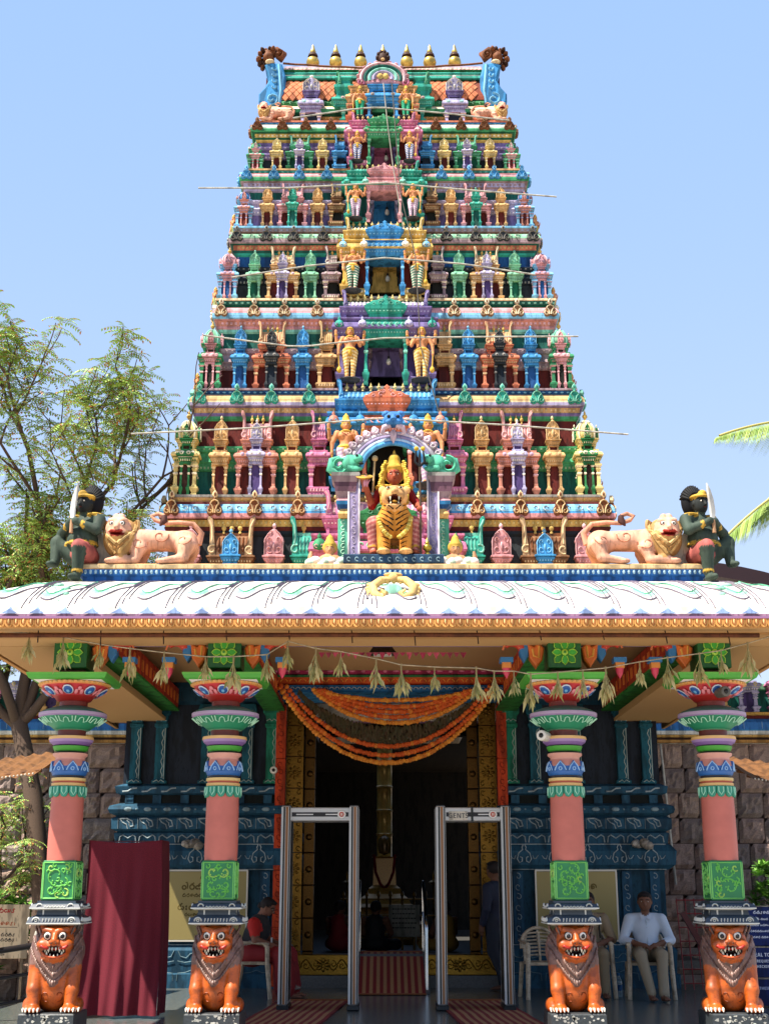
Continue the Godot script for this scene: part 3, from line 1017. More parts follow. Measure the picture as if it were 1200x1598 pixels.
var tiers := []
func build_tower():
	tower = thing("temple_tower", "tall tapering temple gate tower crowded with painted miniature shrines and gold finials", "temple tower", Vector3(0, 0, ZC))
	var c := C
	tiers = [
		{"y0": 4.95, "y1": 7.377, "w": 3.66, "gf": 0.335, "sx": 1.22, "lift": 0.16, "fr": [0.845, 0.67, 0.487, 0.375], "wc": 3.592, "wn": 3.48, "ax": 0.05, "cf": 0.235, "lo": c.slate, "shelf": c.slate, "up": c.slate, "um": c.navy, "wave": true,
			"cor": [c.maroon, c.gold, c.rose, c.sky, c.maroon, c.tan, c.grey, c.blue, c.yellow, c.gold], "kc": c.brown, "kr": c.sand,
			"sh": {"b": barrel_shrine(c.bronze, c.dbrown, c.sand, c.blue, c.dblue, c.sky, c.brown), "n": niche_shrine(c.rose, c.salmon, c.lpink, c.rose), "h": [c.teal, c.dteal, c.mint]},
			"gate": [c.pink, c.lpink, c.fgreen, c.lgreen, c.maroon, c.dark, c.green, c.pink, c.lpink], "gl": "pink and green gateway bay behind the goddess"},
		{"y0": 7.377, "y1": 9.293, "w": 3.48, "wc": 3.238, "wn": 3.144, "ax": 0.04, "cf": 0.245, "lo": c.dteal, "shelf": c.green, "up": c.maroon, "um": c.green, "wave": false,
			"cor": [c.purple, c.tan, c.lav, c.tan, c.navy, c.dblue, c.mauve, c.sand, c.sand, c.sky], "kc": c.teal, "kr": c.mint,
			"sh": {"k": corner_shrine(c.yellow, c.fgreen, c.dbrown, c.cream, c.yellow, c.cream), "n": niche_shrine(c.tan, c.maroon, c.sand, c.tan), "b": barrel_shrine(c.salmon, c.maroon, c.lpink, c.lav, c.dpurple, c.white, c.lpink), "h": [c.pink, c.maroon, c.lpink]},
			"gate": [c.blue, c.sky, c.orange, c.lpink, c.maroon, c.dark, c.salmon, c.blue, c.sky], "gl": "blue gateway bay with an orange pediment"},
		{"y0": 9.293, "y1": 11.003, "w": 3.144, "wc": 2.931, "wn": 2.896, "ax": 0.02, "cf": 0.31, "hs": 1.06, "lo": c.maroon, "shelf": c.mauve, "up": c.dteal, "um": c.mint, "wave": false,
			"cor": [c.rose, c.salmon, c.sky, c.rose, c.dgreen, c.dteal, c.bone, c.sky, c.lpink, c.mint], "kc": c.bronze, "kr": c.cream,
			"sh": {"k": corner_shrine(c.green, c.rose, c.dark, c.lpink, c.lgreen, c.mint), "n": niche_shrine(c.blue, c.dblue, c.sky, c.blue), "b": barrel_shrine(c.orange, c.maroon, c.sand, c.slate, c.navy, c.grey, c.sand), "h": [c.tan, c.maroon, c.sand]},
			"gate": [c.purple, c.lav, c.teal, c.mint, c.dpurple, c.purple, c.teal, c.lav, c.white], "gl": "purple gateway bay with a sea green pediment"},
		{"y0": 11.003, "y1": 12.474, "w": 2.896, "wc": 2.705, "wn": 2.653, "ax": 0.005, "cf": 0.33, "hs": 1.02, "lo": c.slate, "shelf": c.navy, "up": c.dblue, "um": c.teal, "wave": true,
			"cor": [c.dteal, c.orange, c.mauve, c.lgreen, c.brown, c.mauve, c.sky, c.grey, c.tan, c.lav], "kc": c.slate, "kr": c.grey,
			"sh": {"k": corner_shrine(c.sky, c.rose, c.dblue, c.lav, c.rose, c.lpink), "n": niche_shrine(c.lgreen, c.dgreen, c.mint, c.green), "b": barrel_shrine(c.tan, c.maroon, c.cream, c.lav, c.dpurple, c.white, c.sand), "h": [c.mauve, c.dark, c.white]},
			"gate": [c.gold, c.cream, c.blue, c.sky, c.maroon, c.gold, c.sky, c.cream, c.cream], "gl": "yellow gateway bay with a blue pediment"},
		{"y0": 12.474, "y1": 13.694, "w": 2.653, "wc": 2.566, "wn": 2.468, "ax": -0.005, "cf": 0.33, "hs": 1.02, "lo": c.purple, "shelf": c.lav, "up": c.dteal, "um": c.lav, "wave": false,
			"cor": [c.mauve, c.lav, c.green, c.rose, c.maroon, c.teal, c.tan, c.green, c.mauve, c.mint], "kc": c.blue, "kr": c.sky,
			"sh": {"k": corner_shrine(c.sky, c.salmon, c.maroon, c.lav, c.blue, c.lav), "n": niche_shrine(c.tan, c.maroon, c.sand, c.tan), "b": barrel_shrine(c.rose, c.maroon, c.lpink, c.teal, c.dteal, c.mint, c.lpink), "h": [c.bronze, c.dark, c.sand]},
			"gate": [c.teal, c.mint, c.rose, c.lpink, c.dteal, c.blue, c.teal, c.mint, c.mint], "gl": "sea green gateway bay with a dusty pink pediment"},
		{"y0": 13.694, "y1": 14.764, "w": 2.468, "wc": 2.393, "wn": 2.281, "ax": -0.02, "cf": 0.37, "hs": 0.94, "lo": c.navy, "shelf": c.purple, "up": c.purple, "um": c.gold, "wave": false,
			"cor": [c.dgreen, c.gold, c.green, c.white, c.navy, c.blue, c.orange, c.lgreen, c.cream, c.sky], "kc": c.brown, "kr": c.bronze,
			"sh": {"k": corner_shrine(c.green, c.rose, c.maroon, c.mint, c.green, c.lgreen), "n": niche_shrine(c.yellow, c.maroon, c.cream, c.yellow), "b": barrel_shrine(c.green, c.dgreen, c.mint, c.lav, c.dpurple, c.white, c.lgreen), "h": [c.blue, c.navy, c.sky]},
			"gate": [c.pink, c.lpink, c.green, c.lgreen, c.maroon, c.pink, c.lpink, c.green, c.rose], "gl": "pink gateway bay with a green pediment"},
	]
	for t in tiers:
		storey(t)
	build_roof()

func build_roof():
	var c := C
	var ax := -0.03
	var w := 2.03
	var d := half_depth(2.2) - 0.25
	var y0 := 14.764
	var y1 := 16.17
	# neck wall and the curved eave below the wagon roof
	var m := MB.new()
	m.col = c.dblue
	m.mould(0, 0, w - 0.02, d - 0.05, [[0, 0], [0, 0.22]])
	m.mould(0, 0, w, d, [[-0.02, 0.18], [0.0, 0.19, c.maroon], [0.02, 0.25, c.tan], [0.14, 0.27, c.dgreen], [0.16, 0.33, c.green], [0.14, 0.36, c.cream], [0.08, 0.43, c.bone], [0.02, 0.45, c.bone], [0.0, 0.47, c.dgreen]])
	m.col = c.gold
	dentils(m, -w, w, 0.22, d + 0.012, 0.03, 0.04, 0.014, 0.05)
	var st := put("roof_neck", m, tower, Vector3(ax, y0, 0))
	# wagon roof: a profile swept along x, facing both ways
	var prof := [[d - 0.02, 0.46], [d + 0.02, 0.48], [d + 0.05, 0.53], [d + 0.03, 0.58], [d + 0.02, 0.6]]
	for i in 9:
		var a := i / 8.0
		prof.append([d + 0.04 - 0.2 * pow(a, 1.8), 0.6 + 0.52 * a])
	var rm := MB.new()
	var zz := d - 0.16
	var tail := [[zz + 0.05, 1.13], [zz + 0.07, 1.15], [zz + 0.06, 1.2], [zz + 0.02, 1.21], [zz + 0.0, 1.26], [zz + 0.03, 1.27], [zz - 0.02, 1.33], [zz - 0.06, 1.34], [zz - 0.07, 1.38], [zz - 0.02, 1.39], [zz - 0.12, 1.48], [zz - 0.4, 1.72], [zz - 0.7, 1.93], [0.0, 2.02]]
	var all := prof + tail
	var hw := w - 0.16
	var cols := [c.dgreen, c.fgreen, c.fgreen, c.dgreen]
	for i in 9:
		cols.append(hx("7e3a24"))
	cols += [c.dgreen, c.teal, c.teal, c.white, c.white, c.teal, c.teal, c.dgreen, c.green, c.green, c.rose, c.mauve, c.mauve]
	for i in all.size() - 1:
		rm.col = cols[mini(i, cols.size() - 1)]
		for s in [1.0, -1.0]:
			var p := Vector3(-hw * s, all[i][1], all[i][0] * s)
			var q := Vector3(hw * s, all[i][1], all[i][0] * s)
			rm.quad(p, q, Vector3(hw * s, all[i + 1][1], all[i + 1][0] * s), Vector3(-hw * s, all[i + 1][1], all[i + 1][0] * s))
	rm.col = c.cream
	dentils(rm, -hw, hw, 1.425, zz - 0.055, 0.06, 0.05, 0.02, 0.075)
	rm.col = c.lgreen
	for i in 30:
		rm.scroll(-hw + hw * 2 * (i + 0.5) / 30, 0.53, 0.008, 0.035, 0, 4.4, d + 0.05, 0.02, 0.014, 8)
	var rf := put("wagon_roof", rm, tower, Vector3(ax, y0, 0))
	# diamond tiles laid on the slope
	var tm := MB.new()
	var wq := 0.132
	var hq := 0.09
	tm.col = hx("cf7a52")
	tm.quad(Vector3(0, -hq * 0.84, 0.014), Vector3(wq * 0.42, 0, 0.014), Vector3(0, hq * 0.84, 0.014), Vector3(-wq * 0.42, 0, 0.014))
	tm.col = hx("e0a078")
	for k in 4:
		var e := [Vector3(0, -hq, 0), Vector3(wq / 2, 0, 0), Vector3(0, hq, 0), Vector3(-wq / 2, 0, 0)]
		var f := [Vector3(0, -hq * 0.84, 0.014), Vector3(wq * 0.42, 0, 0.014), Vector3(0, hq * 0.84, 0.014), Vector3(-wq * 0.42, 0, 0.014)]
		tm.quad(e[k] * 0.95, e[(k + 1) % 4] * 0.95, f[(k + 1) % 4], f[k])
	var tile: ArrayMesh = tm.mesh(M)
	for r in 6:
		var yy := 0.64 + 0.088 * r
		var a := (yy - 0.6) / 0.52
		var z := d + 0.04 - 0.2 * pow(a, 1.8)
		var sl := atan(0.36 * pow(a, 0.8) / 0.52)
		for i in 27:
			var x := -hw + 0.07 + 0.132 * (i + (0.5 if r % 2 == 1 else 0.0))
			if absf(x) < 0.42 or absf(absf(x) - 1.32) < 0.08 or x > hw - 0.06:
				continue
			put("roof_tile", tile, rf, Vector3(x, yy, z + 0.003)).rotation.x = -sl
	# gable ends: blue leaf scrolls rising to a dark lion mask
	for s in [-1.0, 1.0]:
		var g := MB.new()
		var pts := PackedVector2Array()
		for q in [[0.0, 0.5], [0.14, 0.42], [0.27, 0.45], [0.33, 0.56], [0.33, 0.72], [0.25, 0.86], [0.2, 1.0], [0.22, 1.16], [0.26, 1.34], [0.17, 1.39], [0.02, 1.36], [-0.03, 1.1], [-0.03, 0.8]]:
			pts.append(Vector2(s * q[0] * 1.35, q[1]))
		g.col = c.blue
		g.extrude(pts, -d * 2.0 - 0.1, 0.0, 0.03)
		g.col = c.sky
		g.scroll(s * 0.2, 0.6, 0.02, 0.13, 0, s * 8, 0.0, 0.05, 0.03, 22)
		g.strip2(PackedVector2Array([Vector2(s * 0.06, 0.52), Vector2(s * 0.03, 0.8), Vector2(s * 0.06, 1.1), Vector2(s * 0.08, 1.34)]), 0.0, 0.06, 0.03)
		for i in 4:
			g.scroll(s * 0.15, 0.86 + i * 0.13, 0.01, 0.055, PI * 0.5, PI * 0.5 + s * 5, 0.0, 0.035, 0.025, 10)
		g.col = c.maroon
		g.box(s * 0.3, 0.95, -d - 0.1, 0.12, 0.8, d * 1.4)
		put("gable_end", g, rf, Vector3(s * (hw - 0.02), 0.02, d + 0.03))
		var k := MB.new()   # lion mask with a curled crest
		k.col = c.brown
		k.ell(Vector3(s * 0.1, 0.07, 0), Vector3(0.085, 0.1, 0.14), 10, 7)
		k.tube([Vector3(s * 0.14, 0.02, 0), Vector3(s * 0.1, 0.16, 0), Vector3(s * -0.02, 0.2, 0), Vector3(s * -0.1, 0.15, 0.0), Vector3(s * -0.07, 0.06, 0.02), Vector3(s * -0.02, 0.1, 0.03)], [0.06, 0.08, 0.07, 0.06, 0.045, 0.03], 8)
		k.col = c.dbrown
		for i in 11:
			var a := i * 0.36 - 0.9
			k.col = c.dbrown if i % 2 else c.brown
			k.ell(Vector3(s * (0.09 + cos(a) * 0.14), 0.06 + sin(a) * 0.15, 0.03 * (i % 3)), Vector3(0.045, 0.03, 0.07), 7, 5, Basis(Vector3.BACK, s * a))
		k.scroll(s * -0.05, 0.12, 0.02, 0.07, 0, -s * 8, 0.06, 0.04, 0.03, 20)
		k.col = c.bone
		k.ell(Vector3(s * 0.07, -0.02, 0.08), Vector3(0.07, 0.03, 0.06), 7, 4)
		k.at(Transform3D.IDENTITY)
		put("lion_mask", k, rf, Vector3(s * (hw + 0.14), 1.45, d - 0.1)).scale = Vector3.ONE * 1.35
	# dove-coloured shrines on the slope
	for s in [-1.0, 1.0]:
		var q := MB.new()
		q.col = c.navy
		q.box(0, 0.15, 0, 0.32, 0.3, 0.2)
		for u in [-1.0, 1.0]:
			pilaster(q, u * 0.15, 0.1, 0.032, 0, 0.25, c.lav, c.white)
		entab(q, 0, 0.03, 0.17, 0.11, 0.25, c.lav, c.purple, c.mint, 2, 1.25)
		upper(q, 0, 0.02, 0.14, 0.09, 0.54, c.purple, c.lav, c.navy, 1.0)
		scroll_plate(q, 0, 0.73, 0.09, 0.32, 0.36, 0.08, c.lav, c.white)
		put("roof_shrine", q, rf, Vector3(s * 1.32, 0.0, d + 0.02))
	# the middle of the roof: two bays and the great horseshoe arch
	var gm := MB.new()
	var gz := 0.1
	for s in [-1.0, 1.0]:
		gm.col = c.maroon
		gm.box(s * 0.37, 0.16, 0, 0.34, 0.34, 0.3)
		pilaster(gm, s * 0.6, 0.17, 0.04, 0, 0.33, c.orange, c.sand)
		pilaster(gm, s * 0.25, 0.19, 0.03, 0, 0.33, c.blue, c.sky)
		pilaster(gm, s * 0.72, 0.06, 0.035, 0, 0.33, c.teal, c.mint)
		entab(gm, s * 0.42, 0.03, 0.2, 0.16, 0.33, c.tan, c.sand, c.salmon, 2, 1.0)
		entab(gm, s * 0.73, -0.02, 0.14, 0.14, 0.33, c.teal, c.mint, c.rose, 1, 0.98)
		upper(gm, s * 0.42, 0.02, 0.2, 0.13, 0.56, c.tan, c.sand, c.maroon, 1.0)
		gm.col = c.teal
		gm.mould(s * 0.72, -0.04, 0.13, 0.12, [[0, 0.56], [0, 0.7], [0.05, 0.75], [0.05, 0.8], [0, 0.82], [-0.02, 0.92], [0.03, 0.96], [0.0, 1.0]])
		gm.col = c.green
		horn(gm, s * 0.8, 0.82, 0.1, s, 0.07, 0.26, 0.1, c.mint)
	gm.col = c.dark
	gm.box(0, 0.17, -0.2, 0.5, 0.34, 0.3)
	entab(gm, 0, 0.05, 0.26, 0.17, 0.331, c.blue, c.sky, c.tan, 2, 1.02)
	upper(gm, 0, 0.05, 0.28, 0.15, 0.565, c.blue, c.sky, c.navy, 1.0)
	var arch := PackedVector2Array()
	for i in 21:
		var a := lerpf(-0.35, PI + 0.35, i / 20.0)
		arch.append(Vector2(cos(a) * 0.44, 0.95 + sin(a) * 0.34))
	gm.col = c.rose
	gm.extrude(arch, -0.14, 0.12, 0.02)
	for k in 4:
		var rr: float = [0.4, 0.33, 0.25, 0.17][k]
		gm.col = [c.lpink, c.dteal, c.mint, c.lav][k]
		var line := PackedVector2Array()
		for i in 19:
			var a := lerpf(-0.3, PI + 0.3, i / 18.0)
			line.append(Vector2(cos(a) * rr, 0.94 + sin(a) * rr * 0.78))
		gm.strip2(line, 0.12, 0.07, 0.03)
	for i in 13:
		var a := lerpf(-0.1, PI + 0.1, i / 12.0)
		gm.col = c.rose
		gm.ell(Vector3(cos(a) * 0.45, 0.95 + sin(a) * 0.35, 0.06), Vector3(0.05, 0.04, 0.07), 7, 5)
	gm.col = c.gold
	for s in [-1.0, 1.0]:
		gm.ell(Vector3(s * 0.05, 0.96, 0.14), Vector3(0.06, 0.06, 0.04), 8, 5)
		gm.col = c.pink
		gm.scroll(s * 0.41, 0.84, 0.01, 0.07, 0, s * 7, 0.12, 0.04, 0.03, 14)
		gm.col = c.gold
	gm.col = c.dbrown
	gm.ell(Vector3(0, 1.36, 0.08), Vector3(0.1, 0.14, 0.1), 9, 7)
	for i in 6:
		var a := i * PI / 5
		gm.ell(Vector3(cos(a) * 0.1, 1.38 + sin(a) * 0.12, 0.1), Vector3(0.04, 0.05, 0.05), 6, 5)
	gm.col = c.tan
	gm.ell(Vector3(0, 1.3, 0.17), Vector3(0.04, 0.03, 0.03), 6, 4)
	put("roof_gateway", gm, rf, Vector3(0, 0, d + gz))
	var ro := MB.new()   # weathered rope along the ridge, from mask to mask
	ro.col = c.brown
	var rp := []
	for i in 17:
		var u := i / 16.0
		rp.append(Vector3(lerpf(-hw, hw, u), 1.47 - 0.1 * sin(u * PI) + 0.006 * sin(i * 4.0), d - 0.1))
	ro.tube(rp, 0.02, 6)
	put("ridge_rope", ro, rf)
	# seven gilded water-pot finials along the ridge
	var fm := MB.new("gilt")
	fm.col = hx("d6b45c")
	fm.lathe(Vector3.ZERO, [[0.075, 0], [0.085, 0.02], [0.05, 0.05], [0.06, 0.07], [0.1, 0.12], [0.118, 0.18], [0.105, 0.24], [0.06, 0.28], [0.05, 0.3], [0.085, 0.32], [0.07, 0.35], [0.045, 0.37], [0.055, 0.4], [0.04, 0.44], [0.02, 0.52], [0.0, 0.56]], 16)
	fm.use("paint").col = c.dbrown
	fm.lathe(Vector3(0, 0.285, 0), [[0.03, 0], [0.09, 0.02], [0.08, 0.06], [0.04, 0.1]], 12)
	var fmesh: ArrayMesh = fm.mesh(M)
	for x in [-1.38, -0.93, -0.44, 0.0, 0.47, 0.92, 1.41]:
		put("finial", fmesh, rf, Vector3(x, 2.02, 0.0)).scale = Vector3.ONE * 1.12

# ---------- the porch ----------
const PX := 0.085
var porch: Node3D
func eave_point(x: float, v: float) -> Vector3:   # on the front slope of the porch roof, v from 0 (edge) to 1 (top)
	var p := [[0.98, 3.83], [0.93, 3.905], [0.78, 4.03], [0.52, 4.18], [0.25, 4.30], [0.0, 4.37]]
	var t := clampf(v, 0, 1) * 5.0
	var i := mini(int(t), 4)
	var f := t - i
	var o: float = lerpf(p[i][0], p[i + 1][0], f)
	var y: float = lerpf(p[i][1], p[i + 1][1], f)
	return Vector3(x, y, -13.3 + o)

func build_porch():
	var c := C
	porch = thing("entrance_porch", "pillared temple porch roof with white wavy eave and blue ledge", "porch", Vector3(PX, 0, 0))
	var zc := -16.45
	var hz := 3.15
	# white overhanging eave
	var m := MB.new()
	c = c.duplicate()
	c.white = hx("d2d0cc")
	m.col = c.white
	m.mould(0, zc, 3.27, hz, [[0.98, 3.795], [0.985, 3.80, hx("8a6a86")], [0.98, 3.83], [0.93, 3.905, c.white], [0.78, 4.03, c.white], [0.52, 4.18, c.white], [0.25, 4.30, c.white], [0.0, 4.37, c.white]], false, false)
	put("eave_slope", m, porch)
	# relief waves: pale green cloud bands between thin dark lines
	var nw := 17
	for i in nw:
		var w := MB.new()
		var x0 := -3.9 + 7.8 * i / nw + 0.025 * sin(i * 5.3)
		var lv := 0.03 * sin(i * 3.7 + 1.0)
		var dir := 1.0 if i < nw / 2 else -1.0
		for pass_ in 2:
			var line := []
			for k in 15:
				var t := k / 14.0
				var u := t if dir > 0 else 1.0 - t
				var xx := x0 + 0.06 + 0.42 * t
				var vv: float
				if pass_ == 0:
					vv = 0.6 + lv - 0.1 * sin(u * PI * 2.4 + 0.3) + 0.34 * pow(u, 5.0)
				else:
					vv = 0.43 + lv * 0.6 - 0.07 * sin(u * PI * 2.4 + 0.3) + 0.42 * pow(u, 4.0)
				line.append(eave_point(xx, minf(vv, 0.97)) + Vector3(0, 0.002, 0.002))
			w.col = hx("5fae8e") if pass_ == 0 else hx("6d6676")
			w.strip(line, 0.018, 0.012, Vector3(0, 0.85, 0.5))
			if pass_ == 0:
				var band := []
				for p in line:
					band.append(p + Vector3(0, -0.034, 0.05))
				w.col = hx("86cdb0")
				w.strip(band.slice(0, 11) if dir > 0 else band.slice(4, 15), 0.10, 0.006, Vector3(0, 0.85, 0.5))
		for q in 3:   # flowing lines between the clouds
			var line := []
			for k in 9:
				var t := k / 8.0
				line.append(eave_point(x0 + (0.46 if dir > 0 else 0.0) + dir * (-0.1 + 0.05 * q + 0.16 * t * t), 0.16 + 0.1 * q + (0.8 - 0.1 * q) * t) + Vector3(0, 0.002, 0.002))
			w.col = hx("6d6676")
			w.strip(line, 0.013, 0.01, Vector3(0, 0.85, 0.5))
		put("relief_wave", w, porch)
	# blue points along the lower edge
	var tm := MB.new()
	tm.col = hx("7f98cc")
	var e0 := eave_point(0, 0.0) + Vector3(0, 0, 0.012)
	var e1 := eave_point(0, 0.2) + Vector3(0, 0.004, 0.012)
	var e2 := eave_point(0, 0.1) + Vector3(0, 0.01, 0.03)
	for s in [-1.0, 1.0]:
		var a := e0 + Vector3(s * 0.085, 0, 0)
		var a2 := e0 + Vector3(s * 0.035, 0.03, -0.008)
		if s < 0:
			tm.tri(a, e2, a2); tm.tri(a2, e2, e1); tm.tri(a, e0, e2)
		else:
			tm.tri(e2, a, a2); tm.tri(e2, a2, e1); tm.tri(e0, a, e2)
	var tmesh: ArrayMesh = tm.mesh(M)
	for i in 33:
		put("eave_point", tmesh, porch, Vector3(-4.16 + 0.26 * i, 0, 0))
	# scalloped fringe, one by one
	var sm := MB.new()
	sm.col = hx("d29a58")
	var sp := PackedVector2Array([Vector2(-0.033, 0.09), Vector2(-0.033, 0.03), Vector2(-0.024, 0.01), Vector2(0, 0), Vector2(0.024, 0.01), Vector2(0.033, 0.03), Vector2(0.033, 0.09)])
	sm.extrude(sp, -0.03, 0.0)
	sm.col = hx("9a5f34")
	sm.strip2(PackedVector2Array([Vector2(-0.016, 0.085), Vector2(-0.017, 0.04), Vector2(0, 0.022), Vector2(0.017, 0.04), Vector2(0.016, 0.085)]), 0.0, 0.012, 0.006)
	sm.col = hx("eac98c")
	sm.ell(Vector3(0, 0.055, 0.0), Vector3(0.009, 0.025, 0.008), 6, 4)
	var smesh: ArrayMesh = sm.mesh(M)
	for i in 121:
		put("eave_scallop", smesh, porch, Vector3(-4.2 + 0.07 * i, 3.70, -12.315))
	var fm := MB.new("plain")
	fm.col = hx("8a5f86")
	fm.box(0, 3.793, -12.34, 8.46, 0.02, 0.06)
	fm.col = hx("b98a50")
	fm.box(0, 3.745, -12.37, 8.42, 0.085, 0.05)
	for s in [-1.0, 1.0]:
		fm.box(s * 4.2, 3.745, zc, 0.05, 0.085, 2 * hz + 1.8)
	put("fascia", fm, porch)
	# soffit of plaster boards, tan, all round
	var so := MB.new("plain")
	so.col = hx("b48e5c")
	so.box(0, 3.735, -12.9, 8.3, 0.05, 1.0)
	so.col = hx("b08a58")
	for s in [-1.0, 1.0]:
		so.box(s * 3.72, 3.735, -16.6, 0.85, 0.05, 6.35)
	so.col = hx("a8804e")
	so.box(0, 3.70, -12.75, 8.1, 0.03, 0.22)
	put("soffit", so, porch)
	# deck, ledge with its petal row
	var lm := MB.new()
	lm.mould(0, zc, 3.2, hz - 0.02, [[0, 4.34], [0.0, 4.36, c.dblue], [0.0, 4.425, hx("2a62b0")], [0.045, 4.44, hx("2a62b0")], [0.06, 4.49, hx("2f6cb8")], [0.07, 4.5, c.tan], [0.075, 4.535, c.sand], [0.05, 4.55, c.tan]])
	lm.col = hx("a9d0e8")
	for side in 3:
		var half := 3.24 if side == 0 else hz
		var outw := (hz - 0.02) if side == 0 else 3.2
		lm.at(Transform3D(Basis(Vector3.UP, [0.0, PI / 2, -PI / 2][side]), Vector3(0, 0, zc)))
		var n := int(half * 2 / 0.052)
		for i in n:
			lm.ell(Vector3(-half + half * 2 * (i + 0.5) / n, 4.463, outw + 0.055), Vector3(0.017, 0.026, 0.012), 6, 4)
	lm.at(Transform3D.IDENTITY)
	put("roof_ledge", lm, porch)
	# ceiling and the beams under it
	var cm := MB.new("plain")
	cm.col = hx("b08a5a")
	cm.box(0, 4.3, -16.5, 7.2, 0.06, 6.2)
	for s in [-1.0, 1.0]:
		cm.box(s * 3.4, 4.02, -16.5, 0.1, 0.54, 6.2)
	put("ceiling", cm, porch)
	var bm := MB.new("plain")
	bm.col = hx("6a5a96")
	bm.box(0, 3.93, -13.5, 6.9, 0.36, 0.3)
	bm.col = hx("c89a5e")
	bm.box(0, 3.785, -13.36, 6.9, 0.03, 0.1)
	put("front_beam", bm, porch)
	for s in [-1.0, 1.0]:
		for q in [1.7, 3.25]:
			var rb := MB.new()
			rb.col = hx("a63a22")
			rb.box(0, 0, 0, 0.26, 0.3, 5.8)
			rb.col = hx("d9793a")
			for i in 20:
				for u in [-1.0, 1.0]:
					rb.box(u * 0.132, 0.0, -2.8 + 0.29 * i, 0.012, 0.14, 0.12)
				rb.box(0, -0.152, -2.8 + 0.29 * i, 0.12, 0.012, 0.1)
			rb.col = hx("2f7a34")
			rb.box(0, -0.16, 0, 0.3, 0.03, 5.8)
			put("cross_beam", rb, porch, Vector3(s * q, 4.02, -16.6))
	# hood over the door
	var hm := MB.new()
	hm.mould(0, -19.0, 1.7, 0.55, [[0, 3.97, c.blue], [0.03, 3.985, hx("23639c")], [0.06, 4.06, hx("23639c")], [0.05, 4.07, c.black], [0.02, 4.09, hx("a03a1c")], [0.07, 4.17, hx("c4562a")], [0.07, 4.2, c.fgreen], [0.03, 4.215, c.fgreen], [0.04, 4.22, hx("8c2250")], [0.06, 4.3, hx("a02c58")]])
	hm.col = hx("d8d0c4")
	for i in 44:
		hm.scroll(-1.72 + 3.44 * (i + 0.5) / 44, 4.005, 0.03, 0.03, 0, PI, -18.4, 0.008, 0.006, 6)
	hm.col = hx("d07a9c")
	for i in 22:
		hm.ell(Vector3(-1.68 + 3.36 * (i + 0.5) / 22, 4.26, -18.4), Vector3(0.03 if i % 2 == 0 else 0.045, 0.025 if i % 2 == 0 else 0.015, 0.012), 8, 4)
	hm.col = hx("e8b04c")
	for i in 26:
		hm.scroll(-1.68 + 3.36 * (i + 0.5) / 26, 4.1, 0.05, 0.05, 0.2, PI - 0.2, -18.40, 0.012, 0.008, 8)
	put("door_hood", hm, porch)
	# gold lion-mask emblem on the slope
	var em := MB.new()
	em.col = hx("dcb878")
	var bs := Basis(Vector3.RIGHT, -0.62)
	em.at(Transform3D(bs, eave_point(-0.0, 0.52) + Vector3(0, 0.01, 0.02)))
	for s in [-1.0, 1.0]:
		em.tube([Vector3(s * 0.03, 0.16, 0), Vector3(s * 0.12, 0.13, 0.02), Vector3(s * 0.2, 0.04, 0.02), Vector3(s * 0.18, -0.08, 0.02), Vector3(s * 0.1, -0.13, 0.02), Vector3(s * 0.07, -0.06, 0.02), Vector3(s * 0.12, -0.02, 0.03)], [0.03, 0.04, 0.045, 0.045, 0.035, 0.025, 0.012], 7)
		for i in 5:
			em.ell(Vector3(s * (0.23 + 0.012 * (i % 2)), 0.08 - 0.055 * i, 0.0), Vector3(0.035, 0.026, 0.025), 7, 5)
		em.scroll(s * 0.14, -0.1, 0.01, 0.05, 0, s * 6, 0.03, 0.02, 0.014, 12)
	for i in 15:
		var a := -0.5 + i * (PI + 1.0) / 14.0
		em.ell(Vector3(cos(a) * 0.235, sin(a) * 0.15 - 0.01, 0.0), Vector3(0.04, 0.02, 0.02), 6, 4, Basis(Vector3.BACK, a + 0.5))
	em.ell(Vector3(0, 0.17, 0.02), Vector3(0.05, 0.06, 0.04), 8, 6)
	em.ell(Vector3(0, 0.22, 0.01), Vector3(0.1, 0.02, 0.03), 8, 5)
	em.col = hx("86c4b0")
	em.ell(Vector3(0, 0.02, 0.0), Vector3(0.09, 0.08, 0.02), 10, 5)
	put("lion_mask_emblem", em, porch)
	# scroll rosettes on the two front hips
	for s in [-1.0, 1.0]:
		var v := MB.new()
		v.at(Transform3D(Basis(Vector3.UP, s * 0.35) * Basis(Vector3.RIGHT, -0.95) * Basis.from_scale(Vector3(1.25, 1.35, 0.6)), Vector3(s * 3.62, 4.04, -12.72)))
		v.col = hx("8fcfb4")
		v.scroll(0, 0, 0.1, 0.3, 0.0, s * 7.5, 0.0, 0.07, 0.05, 26)
		for i in 9:
			var a := -0.6 + i * 0.42
			v.ell(Vector3(-s * cos(a) * 0.34, sin(a) * 0.3 - 0.02, 0.0), Vector3(0.055, 0.04, 0.04), 7, 5)
		v.col = hx("d9b6bd")
		v.ell(Vector3(0, 0, 0.0), Vector3(0.1, 0.1, 0.06), 10, 6)
		v.scroll(0, 0, 0.02, 0.09, 0, 9, 0.045, 0.025, 0.014, 16)
		put("hip_rosette", v, porch)
	# brown conduit under the eave with its ties
	var pm := MB.new()
	pm.col = hx("5c3320")
	pm.tube([Vector3(-4.1, 3.655, -12.5), Vector3(0, 3.66, -12.5), Vector3(3.5, 3.655, -12.5)], 0.022, 8)
	for i in 12:
		pm.col = hx("3a2a20")
		pm.tube([Vector3(-3.4 + i * 0.6, 3.70, -12.5), Vector3(-3.4 + i * 0.6 + 0.01, 3.58 + 0.03 * sin(i * 5.0), -12.47)], 0.006, 4)
	tag(put("conduit_pipe", pm, self, Vector3(PX, 0, 0)), "brown conduit pipe running under the scalloped eave", "pipe")
